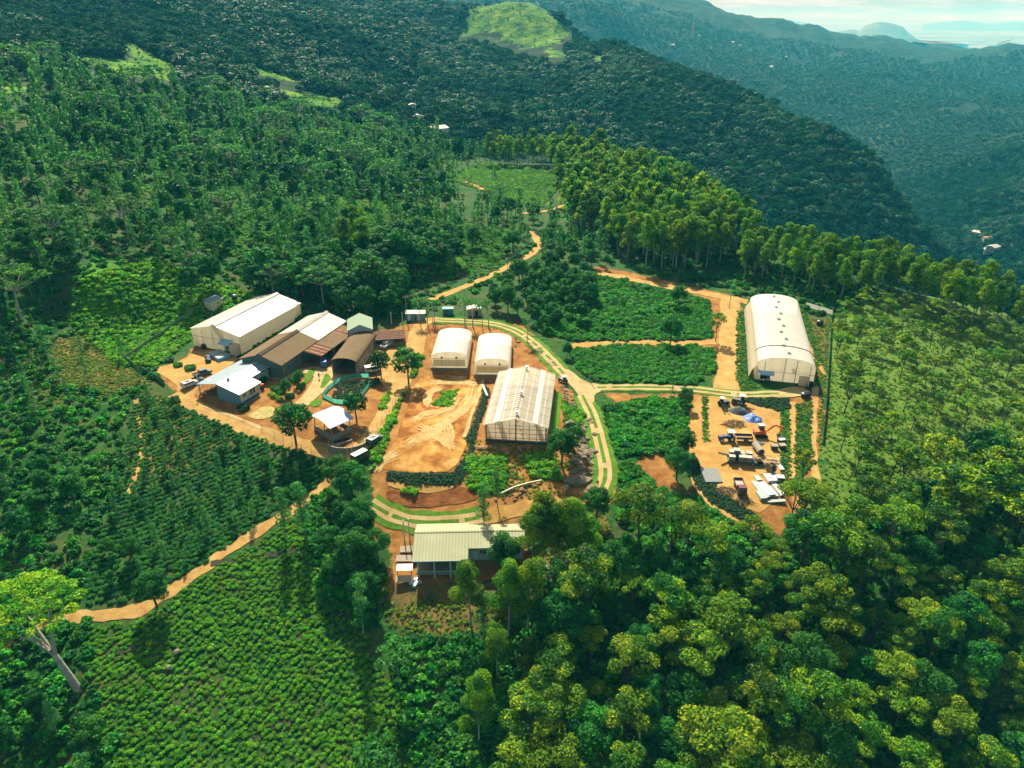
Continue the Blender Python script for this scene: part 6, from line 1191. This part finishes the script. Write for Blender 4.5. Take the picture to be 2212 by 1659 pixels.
# ---- masses nobody could count: one object each, points carrying plants
SRC = {}
def source(name, parts):
    if name in SRC: return SRC[name]
    c = bpy.data.collections.new(name + '_sources')
    for k, me in enumerate(parts): o = bpy.data.objects.new('%s_source_%02d' % (name, k), me); c.objects.link(o)
    SRC[name] = (c, len(parts)); return SRC[name]
def stuff(name, label, P, scl, src, rot=None):
    c, n = src; N = len(P)
    if N == 0: return
    me = bpy.data.meshes.new(name); me.vertices.add(N); me.vertices.foreach_set('co', np.ascontiguousarray(P, np.float32).ravel())
    for an, typ, val in (('scl', 'FLOAT', scl), ('rot', 'FLOAT', rng.uniform(0, 6.28, N) if rot is None else rot), ('idx', 'INT', rng.integers(0, n, N))):
        a = me.attributes.new(an, typ, 'POINT'); a.data.foreach_set('value', np.ascontiguousarray(val, np.int32 if typ == 'INT' else np.float32))
    o = link(name, me); o['kind'] = 'stuff'; o['label'] = label
    g = bpy.data.node_groups.new(name + '_scatter', 'GeometryNodeTree'); g.interface.new_socket('Geometry', in_out='INPUT', socket_type='NodeSocketGeometry'); g.interface.new_socket('Geometry', in_out='OUTPUT', socket_type='NodeSocketGeometry')
    gi, go = g.nodes.new('NodeGroupInput'), g.nodes.new('NodeGroupOutput'); ci = g.nodes.new('GeometryNodeCollectionInfo'); ci.inputs['Collection'].default_value = c; ci.inputs['Separate Children'].default_value = True; ci.inputs['Reset Children'].default_value = True
    ip = g.nodes.new('GeometryNodeInstanceOnPoints'); ip.inputs['Pick Instance'].default_value = True
    def na(nm, t):
        q = g.nodes.new('GeometryNodeInputNamedAttribute'); q.data_type = t; q.inputs['Name'].default_value = nm; return q.outputs['Attribute']
    cx = g.nodes.new('ShaderNodeCombineXYZ'); g.links.new(na('rot', 'FLOAT'), cx.inputs[2])
    g.links.new(gi.outputs[0], ip.inputs['Points']); g.links.new(ci.outputs[0], ip.inputs['Instance']); g.links.new(na('idx', 'INT'), ip.inputs['Instance Index']); g.links.new(cx.outputs[0], ip.inputs['Rotation']); g.links.new(na('scl', 'FLOAT'), ip.inputs['Scale']); g.links.new(ip.outputs[0], go.inputs[0])
    md = o.modifiers.new('scatter', 'NODES'); md.node_group = g; return o
def joined(tr, cr_):
    bmx = bmesh.new(); bmx.from_mesh(tr); me = bpy.data.meshes.new('tree_mass'); n0 = len(tr.polygons)
    V = np.empty(len(tr.vertices) * 3, np.float32); tr.vertices.foreach_get('co', V); V2 = np.empty(len(cr_.vertices) * 3, np.float32); cr_.vertices.foreach_get('co', V2)
    f1 = [tuple(p.vertices) for p in tr.polygons]; o = len(tr.vertices); f2 = [tuple(i + o for i in p.vertices) for p in cr_.polygons]; bmx.free()
    me.from_pydata(np.concatenate([V, V2]).reshape(-1, 3).tolist(), [], f1 + f2); me.materials.append(tr.materials[0]); me.materials.append(cr_.materials[0]); me.polygons.foreach_set('material_index', [0] * len(f1) + [1] * len(f2))
    a = me.attributes.new('tint', 'FLOAT', 'FACE'); tv = np.empty(len(f2), np.float32); cr_.attributes['tint'].data.foreach_get('value', tv); a.data.foreach_set('value', np.concatenate([np.zeros(len(f1), np.float32), tv])); me.update(); return me
for k, rest in REST.items():
    if rest:
        P = np.array([(r[1], r[2], float(zat(r[1], r[2]))) for r in rest]); stuff({'euc': 'eucalyptus_forest', 'oak': 'silver_oak_forest', 'broad': 'broadleaf_forest', 'aca': 'acacia_forest', 'acadry': 'thin_acacia_forest', 'shade': 'shade_forest'}[k], 'far remainder of the %s stand' % NAMES[k][1], P, [r[3] for r in rest], source(k + '_far', [joined(a, b) for a, b in variants(k, 'F')]))
def bush_meshes(name, m, S, k=4, flat=.3, cov=1.1, squash=.75, n=5):
    out = []
    for q in range(k):
        rg = random.Random(q + 40); bl = [((rg.uniform(-.6, .6), rg.uniform(-.6, .6), rg.uniform(.25, .7) * squash), rg.uniform(.4, .65), rg.uniform(.35, .6) * squash) for _ in range(n)]; out.append(crown_mesh(name, bl, S, m, cov, .5, flat, .6))
    return out
B_SH = source('shrub', bush_meshes('shrub_mass', LBSH, .17)); B_TEA = source('tea', bush_meshes('tea_mass', LTEA, .14, squash=.6)); B_TEB = source('teab', bush_meshes('bright_tea_mass', LTEB, .15, squash=.6, cov=.9)); B_HED = source('hedge', bush_meshes('hedge_mass', LDRK, .16, squash=.7, cov=.9)); B_UND = source('under', bush_meshes('undergrowth_mass', LBSH, .26, cov=.95) + bush_meshes('undergrowth_mass', LBRD, .26, 3)); B_SLP = source('slope', bush_meshes('slope_mass', LGRN, .2, cov=.9)); B_DRY = source('dry', bush_meshes('dry_mass', LACD, .2, cov=.6, squash=.5))
def scatter(poly, spacing, tries, pad=.5, zones=()):
    P = sample(poly, tries, pad, zones); T = Thin(); return np.array([p for p in P if T.ok(p[0], p[1], spacing * random.uniform(.8, 1.2))]).reshape(-1, 3)
def ground(P): return np.stack([P[:, 0], P[:, 1], zat(P[:, 0], P[:, 1])], 1)
def mass(name, label, polys, spacing, tries, s0, s1, src, pad=.5, zones=()):
    P = [scatter(q, spacing, tries, pad, zones) for q in polys]; P = np.concatenate([p for p in P if len(p)]); return stuff(name, label, ground(P), rng.uniform(s0, s1, len(P)), src)
mass('shrub_field', 'dense bright green shrub rows between bare tracks', [[(1135,600),(1260,592),(1400,618),(1530,650),(1540,730),(1480,736),(1300,738),(1230,735),(1170,720),(1150,690)], [(1225,752),(1300,748),(1500,747),(1545,760),(1540,800),(1500,832),(1300,830),(1250,800)], [(1310,880),(1400,862),(1490,865),(1482,930),(1470,985),(1400,960),(1340,990),(1310,930)], [(1340,1000),(1370,1000),(1420,1060),(1500,1080),(1560,1120),(1640,1150),(1690,1180),(1560,1200),(1420,1190),(1340,1120)]], 1.15, 6000, .75, 1.45, B_SH)
P = []
def rows(poly, ang, row, gap, jit, keep=1.0):
    Q = at_many([p[0] for p in poly], [p[1] for p in poly])[:, :2]; Q = [tuple(q) for q in Q if not np.isnan(q[0])]; c = np.mean(Q, 0); r = max(math.hypot(q[0] - c[0], q[1] - c[1]) for q in Q); a, b = np.meshgrid(np.arange(-r, r, gap), np.arange(-r, r, row)); a, b = a.ravel(), b.ravel(); a = a + rng.normal(0, jit, len(a)); b = b + rng.normal(0, jit * .6, len(b)) + 2.2 * np.sin(a * .1)
    x, y = c[0] + a * math.cos(ang) - b * math.sin(ang), c[1] + a * math.sin(ang) + b * math.cos(ang); k = inpoly(x, y, Q) & (rng.random(len(x)) < keep); x, y = x[k], y[k]; k = free(x, y, -.45); return np.stack([x[k], y[k], zat(x[k], y[k])], 1)
TEA1 = [(290,850),(370,868),(480,915),(640,975),(715,1000),(700,1040),(560,1125),(440,1220),(330,1290),(190,1310),(170,1240),(240,1100),(262,1000)]
T1 = rows(TEA1, .5, 1.4, .95, .2, .92); d1 = np.hypot(T1[:, 0], T1[:, 1]); o1 = np.argsort(d1)
tb = bush_meshes('tea_bush_leaves', LTEA, .13, 4, squash=.62)
for i in o1[:240]: o = link('tea_bush', tb[int(i) % 4], loc=tuple(T1[i])); o.scale = (random.uniform(.6, .95),) * 3; o.rotation_euler.z = random.uniform(0, 6); tag(o, 'rounded dark tea bush in the field above the dirt track', 'tea bush', 'tea bushes above the dirt track')
stuff('tea_field', 'rows of dark tea bushes below the yard road', T1[o1[240:]], rng.uniform(.5, .85, len(o1) - 240), B_TEA)
T2 = np.concatenate([rows([(430,1250),(560,1170),(720,1060),(760,1100),(740,1180),(790,1330),(800,1420),(870,1500),(910,1659),(930,1800),(100,1800),(180,1620),(190,1500),(185,1345),(300,1345)], .9, 1.2, .66, .27, .9)]); stuff('bright_tea_slope', 'bright green young tea covering the lower left slope', T2, rng.uniform(.38, .8, len(T2)), B_TEB)
T3 = rows([(980,372),(1060,352),(1190,372),(1205,410),(1170,450),(1060,420),(985,395)], .2, 2.2, 1.6, .2); T4 = rows([(700,420),(900,440),(1100,500),(1080,600),(1000,590),(860,520),(560,560),(420,540),(430,480)], .15, 2.4, 1.7, .3, .9); T5 = rows([(0,360),(0,300),(120,270),(330,280),(560,310),(760,345),(820,420),(420,470),(220,420)], .2, 3.0, 2.2, .4, .8)
TT = np.concatenate([T3, T4, T5]); stuff('hillside_tea', 'terraced tea rows under the hillside trees', TT, rng.uniform(.9, 1.4, len(TT)), B_TEB)
mass('hedge_strip', 'dark planted grass strips around earth yard and mud pad', [[c2(105, 1490), c2(380, 1505), c2(620, 1500), c2(700, 1420), c2(790, 1280), c2(740, 1480), c2(640, 1590), c2(380, 1590), c2(100, 1550)], [c2(890, 800), c2(920, 850), c2(830, 1100), c2(780, 1270), c2(740, 1250), c2(850, 950)], [c4(400, 860), c4(440, 930), c4(520, 1080), c4(720, 1270), c4(1000, 1450), c4(1010, 1500), c4(900, 1500), c4(620, 1350), c4(440, 1180), c4(400, 1000)], [c4(830, 345), c4(1310, 345), c4(1310, 440), c4(1240, 465), c4(1000, 400)]], .62, 6000, .5, .8, B_HED, pad=-50)
mass('planted_strip', 'olive planted strips along right side of earth yard', [[c4(1245, 470), c4(1315, 430), c4(1320, 1050), c4(1350, 1150), c4(1270, 1150), c4(1245, 1000)], [c4(1395, 400), c4(1530, 370), c4(1520, 800), c4(1520, 1000), c4(1400, 1120), c4(1380, 900)], [c4(500, 330), c4(535, 330), c4(547, 745), c4(517, 750)], [c3(1310, 290), c3(1355, 300), c3(1400, 850), c3(1500, 900), c3(1340, 935), c3(1300, 850)], [c3(1810, 250), c3(1850, 280), c3(1990, 720), c3(1950, 740), c3(1880, 500)], [c2(1510, 900), c2(1600, 960), c2(1640, 1250), c2(1550, 1250)]], .75, 5000, .45, .75, source('strip', bush_meshes('strip_mass', LTEA, .15, squash=.6, cov=.8) + bush_meshes('strip_mass', LACD, .15, 2, squash=.5, cov=.7)), pad=-50)
mass('slope_growth', 'lush bright green creepers and bushes on the overgrown slope', [[(150,690),(180,600),(330,560),(430,600),(560,640),(440,700),(430,720),(340,790),(250,790)], [(870,520),(1000,540),(990,590),(900,600)]], 1.0, 8000, .6, 1.5, B_SLP)
mass('gully_growth', 'bright shrubs in gullies and on banks around the works', [[c5(950, 170), c5(1250, 150), c5(1260, 400), c5(1080, 460), c5(950, 380)], [c5(1400, 150), c5(1620, 130), c5(1700, 330), c5(1480, 330)], [c2(1520, 960), c2(1680, 1000), c2(1650, 1100), c2(1560, 1100)], [c1(1830, 1130), c1(1950, 900), c1(2120, 700), c1(2200, 640), c1(2000, 1050), c1(1900, 1330), c1(1780, 1600)], [c5(560, 720), c5(560, 690), c5(940, 690), c5(960, 740)], [c5(430, 440), c5(540, 400), c5(530, 445)]], 1.0, 3000, .7, 1.35, B_SLP, pad=-.3)
mass('mud_pad_weeds', 'patch of bright weeds growing in the middle of the mud pad', [[c2(455, 952), c2(550, 850), c2(662, 822), c2(640, 900), c2(610, 960)]], .75, 900, .5, .85, B_SLP, pad=-50)
mass('tall_shrubs', 'taller leafy shrubs standing out of the shrub fields', [[(1135,600),(1260,592),(1400,618),(1500,650),(1400,690),(1230,735),(1170,720),(1150,690)], [(1310,880),(1400,862),(1480,870),(1470,985),(1340,990)], [(1340,1000),(1420,1060),(1560,1120),(1690,1180),(1420,1190),(1340,1120)]], 4.2, 900, 1.6, 2.4, B_SH)
mass('weeds', 'dull weeds on dry and cleared ground', ZONES['weedy'] + [ZONES['dry'][0], [(100,730),(300,770),(330,850),(60,900),(0,800)]], .95, 7000, .2, .75, B_DRY)
SLP = [(150,680),(180,595),(330,555),(430,595),(560,640),(440,705),(430,725),(340,795),(250,795)]
NB = [SLP] + [p for z in ('soil', 'weedy', 'dry') for p in ZONES[z]] + [TEA1]
mass('undergrowth', 'tangled undergrowth beneath and between the trees', [[(-60,480),(500,470),(1000,480),(1250,500),(1700,560),(1950,640),(1790,690),(1600,640),(1280,560),(1100,600),(900,690),(640,700),(440,700),(300,860),(260,1000),(180,1300),(-60,1400)], [(1130,1180),(1300,1160),(1700,1170),(1830,1060),(2280,1000),(2280,1800),(960,1800),(880,1500),(990,1380),(1130,1340)], [(-60,1380),(190,1350),(200,1500),(260,1659),(200,1800),(-60,1800)], [(690,1060),(800,1100),(830,1260),(800,1360),(700,1300),(660,1150)], [(840,1380),(1000,1380),(1100,1400),(1100,1700),(900,1700)]], 1.9, 9000, .8, 1.9, B_UND, pad=-.2, zones=NB)
# ---- far woods
def forest_src(name, m, S, k=4, cov=.8, tall=1.0):
    out = []
    for q in range(k):
        rg = random.Random(q + 90); bl = []
        for j in range(7): a = j * 2.4; r = .62 * math.sqrt(j / 7); bl.append(((r * math.cos(a), r * math.sin(a), (1.15 - .5 * r) * tall + rg.uniform(-.1, .1)), rg.uniform(.34, .52), rg.uniform(.3, .42) * tall))
        bl.append(((0, 0, .6 * tall), .6, .5 * tall)); out.append(crown_mesh(name, bl, S, m, cov, .45, .35, .6))
    return source(name, out)
F1 = forest_src('wood_near', LFOR, .17, cov=1.0); F2 = forest_src('wood_far', LFO2, .3, 3); F4 = forest_src('scrub', LBRD, .18, cov=.95); F3 = forest_src('wood_light', LFO2, .19, cov=.9)
u = rng.uniform(-60, 2280, 340000); v = rng.uniform(0, 700, 340000); keep = np.ones(len(u), bool)
for Z in ZONES['meadow']:
    for dv in (0, 8, 16, 24): keep &= ~inpoly(u, v - dv, Z) | (rng.random(len(u)) < .004)
u, v = u[keep], v[keep]; P = at_many(u, v); k = ~np.isnan(P[:, 0]); P = P[k]; D = np.hypot(P[:, 0], P[:, 1]); k = (D > 395) & (D < 3600); P, D = P[k], D[k]
def thin_mask(P, d):
    T = Thin(); return [T.ok(p[0], p[1], d * random.uniform(.7, 1.3)) for p in P]
def thin(P, D, f):
    T = {}; keep = []
    for i, (p, d) in enumerate(zip(P, D)):
        s = f(d); key = (int(p[0] // s), int(p[1] // s), round(math.log(d) * 6))
        if key not in T: T[key] = 1; keep.append(i)
    return keep
k = thin(P, D, lambda d: 6.0 if d < 1300 else 6.0 + (d - 1300) * .0022); P, D = P[k], D[k]
gap = fbm(P[:, 0] / 160, P[:, 1] / 160, 4, 77); az_ = np.arctan2(P[:, 0], P[:, 1]); kn = inpoly(*[np.array([project(p)[q] for p in P]) for q in (0, 1)], [(940,345),(1200,325),(1320,345),(1560,420),(1600,520),(1300,560),(1150,520),(960,500)])
k = ~((D > 1350) & (gap > .33) & ((az_ > ray(1230, 60)[0]) | (D > 2400))) & ~kn & free(P[:, 0], P[:, 1], 3); P, D = P[k], D[k]; G = ground(P); hill = (D < 640) & (az_[k] < ray(960, 300)[0])
sc_ = rng.uniform(2.9, 6.6, len(P)) * np.where(rng.random(len(P)) < .12, 1.35, 1) * np.where(D > 1500, 1 + (D - 1500) / 4500, 1) * np.where(D > 1500, .8, 1.0)
pick = rng.random(len(P)); hill_sp = hill & (np.array(thin_mask(P, 8.2)))
def far_src(k): return source(k + '_far', [joined(a_, b_) for a_, b_ in variants(k, 'F')])
mtn = ~hill & (D < 1500); lite = fbm(P[:, 0] / 120, P[:, 1] / 120, 4, 55) + .25 * rng.normal(0, 1, len(P)) > .22
for nm, lab, msk, src, k_ in (('silver_oak_woods', 'pale feathery woods on the upper left hillside', hill_sp & (pick < .46), far_src('oak'), None), ('broadleaf_woods', 'rounded dark woods on the upper left hillside', hill_sp & (pick >= .46) & (pick < .78), far_src('broad'), None), ('layered_woods', 'flat layered trees on the upper left hillside', hill_sp & (pick > .93), far_src('shade'), None), ('hillside_scrub', 'low woods filling gaps on upper left hillside', hill & ~hill_sp & (pick > .45), F4, .55),
        ('mountain_forest', 'dark forest over the mountain behind the plantation', mtn & ~lite, F1, 1.0), ('light_mountain_forest', 'paler forest patches on the mountain behind the plantation', mtn & lite, F3, 1.05), ('valley_forest', 'hazy woods of the valley and far slopes', ~hill & (D >= 1500), F2, 1.0)):
    stuff(nm, lab, G[msk], sc_[msk] * k_ if k_ else rng.uniform(.7, 1.45, int(msk.sum())), src)
mp_ = np.concatenate([scatter(Z, 9 * k_, 1400, 0) for Z, k_ in ((ZONES['meadow'][0], 2.2), (ZONES['meadow'][2], 1.), (ZONES['meadow'][5], 1.), (ZONES['meadow'][10], 1.))]); stuff('meadow_shrubs', 'scattered low shrubs dotted over the bright hill meadows', ground(mp_), rng.uniform(.5, 1.7, len(mp_)) * np.clip(np.hypot(mp_[:, 0], mp_[:, 1]) / 900, .7, 1.3), F4)
print('forest', len(P), [(k, len(v)) for k, v in TREES.items()])
# ---- individual special plants
def palm(px, h, label, s=1.0, group=None):
    p = at(*px); t = thing('palm_tree', label, 'palm', p, random.uniform(0, 6), group); lx = random.uniform(-.5, .5); MB().tube([(0, 0, -.4), (lx * .4, 0, h * .5), (lx, 0, h)], [.14, .10, .08], 6).build('trunk', MBARKP, t)
    Pn, Nn, T_ = [], [], []
    for k in range(13):
        a = k * 2.4; el = 1.1 - .09 * k
        for j in range(10):
            f = (j + 1) / 10; r = 2.5 * s * f * math.cos(el * (1 - .4 * f)); z = h + 2.5 * s * (f * math.sin(el) - .75 * f * f)
            for sd_ in (-1, 1): Pn.append((lx + r * math.cos(a) - sd_ * .28 * s * math.sin(a), r * math.sin(a) + sd_ * .28 * s * math.cos(a), z - .12)); Nn.append((0, 0, 1)); T_.append(min(1, max(0, random.gauss(.5, .2))))
    V, F = leaves(np.array(Pn), np.array(Nn, float), .38 * s, .3); link('crown', np_mesh('palm_fronds', V, F, LPLM, np.array(T_)), t)
for px, h, lab in ((c2(362, 285), 8, 'slim palm behind the utility cabins'), (c2(478, 285), 7, 'palm between cabins and green cabinet'), (c2(733, 312), 8.5, 'slim palm behind the left small polytunnel'), (c2(790, 318), 8.5, 'slim palm behind gap of small polytunnels'), (c2(866, 345), 8.5, 'left palm behind right small polytunnel'), (c2(915, 330), 9, 'tallest palm behind right small polytunnel'), (c2(1225, 440), 7, 'palm beside bend of back twin track road')): palm(px, h, lab)
palm((862, 1480), 8, 'large feathery palm below weedy clearing', 1.5); palm((812, 1659), 4, 'low wide palm at bottom edge', 1.7)
# leaning yellow flame-leaf tree at the left edge
p = at(168, 1490); t = thing('yellow_canopy_tree', 'huge leaning pale trunked tree with yellow green canopy at left edge', 'tree', p); cx_ = []
# target crown centre is up and to the left of the foot
h_ = 19.0; top = Vector((-7.5, 4.0, h_)); f1 = Vector((-2.4, .8, 7.5)); rg = random.Random(3)
mb = MB(); mb.tube([(.4, -.2, -1), (-.6, .2, 2.5), f1], [.85, .62, .46], 9, 0, False); lim = [(-10.5, 2, h_ - 2), (-4, 6.5, h_ - .5), (-6.5, -2.5, h_ - 2.5), (-1, 2, h_ - 2), (-11, 6, h_ - 1)]
for q in lim: q = Vector(q); mb.tube([f1, f1.lerp(q, .45) + Vector((0, 0, 1.0)), q], [.36, .2, .06], 6, 0, False)
mb.build('trunk', MBARKP, t, smooth=True); bl = []
for k in range(64):
    a = k * 2.4; q = math.sqrt((k + .5) / 64) * 8.6; bl.append(((-6.2 + q * math.cos(a), 2.2 + q * math.sin(a), h_ + 1.2 - 3.8 * (q / 8.6) ** 2 + rg.uniform(-.7, .5)), rg.uniform(.9, 1.4), rg.uniform(.35, .6)))
link('crown', crown_mesh('yellow_canopy', bl, .24, LYEL, .95), t)
# garden shrubs
sb = bush_meshes('garden_shrub_leaves', LBSH, .13, 3); sy = bush_meshes('yellow_shrub_leaves', LYEL, .13, 2); sd_ = bush_meshes('dark_shrub_leaves', LDRK, .14, 2)
for (x, y), L_, s, lab in (((985, 975), sy, 1.3, 'left yellow shrub in the office garden'), ((1035, 1005), sy, 1.3, 'right yellow shrub in the office garden'), ((1010, 930), sb, 1.5, 'green shrub behind the yellow pair'), ((1060, 950), sb, 1.4, 'green shrub right of the yellow pair'), ((1130, 985), sb, 1.5, 'clipped green shrub at garden wall end'), ((900, 860), sb, 2.0, 'bush against the old shed wall'), ((1170, 850), sb, 2.0, 'pale bush in the raised bed'), ((1215, 900), sb, 1.7, 'bush at front of the raised bed'), ((760, 1080), sd_, 1.8, 'dark bush at foot of office corner'), ((330, 760), sb, 1.8, 'bush on bare soil above the dark pickup'), ((230, 735), sb, 1.5, 'bush at left edge of bare yard'), ((1800, 880), sd_, 2.2, 'dark bush under tree by netted garden'), ((2020, 600), sb, 1.3, 'bush in front of tiled hut'), ((860, 590), sb, 1.4, 'bush between shed porch and old shed')):
    p = at(*c1(x, y)); o = link('shrub', random.choice(L_), loc=tuple(p)); o.scale = (s,) * 3; tag(o, lab, 'shrub')
mass('garden_plants', 'dark vegetable rows inside the teal net fence', [[c1(1520, 880), c1(1740, 850), c1(1750, 900), c1(1690, 970), c1(1640, 1020), c1(1460, 1000)]], .7, 1200, .4, .7, B_HED, pad=-5)
mass('shed_side_growth', 'dark greenery in the gap between white shed and old shed', [[c1(760, 640), c1(1230, 350), c1(1300, 340), c1(1150, 440), c1(1050, 490), c1(760, 660)]], .9, 800, .6, 1.1, B_SH, pad=.1)
# ------------------------------------------------------------------ the air between here and the horizon
m = bpy.data.materials.new('haze_air'); m.use_nodes = True; t = m.node_tree; t.nodes.clear(); o = t.nodes.new('ShaderNodeOutputMaterial'); pv = t.nodes.new('ShaderNodeVolumePrincipled')
pv.inputs['Color'].default_value = (.06, .58, .80, 1); pv.inputs['Absorption Color'].default_value = (1, 1, 1, 1); pv.inputs['Density'].default_value = HAZE; pv.inputs['Anisotropy'].default_value = -.14
t.links.new(pv.outputs[0], o.inputs['Volume'])
zt = max(GZ.max() + 40, CAMH + 20); hz = MB().box((0, 42000, (zt - 460) / 2), (180000, 96000, zt + 460)).build('haze', m); hz['kind'] = 'stuff'; hz['label'] = 'pale blue haze over the valleys'
print('script', time.time() - T0)
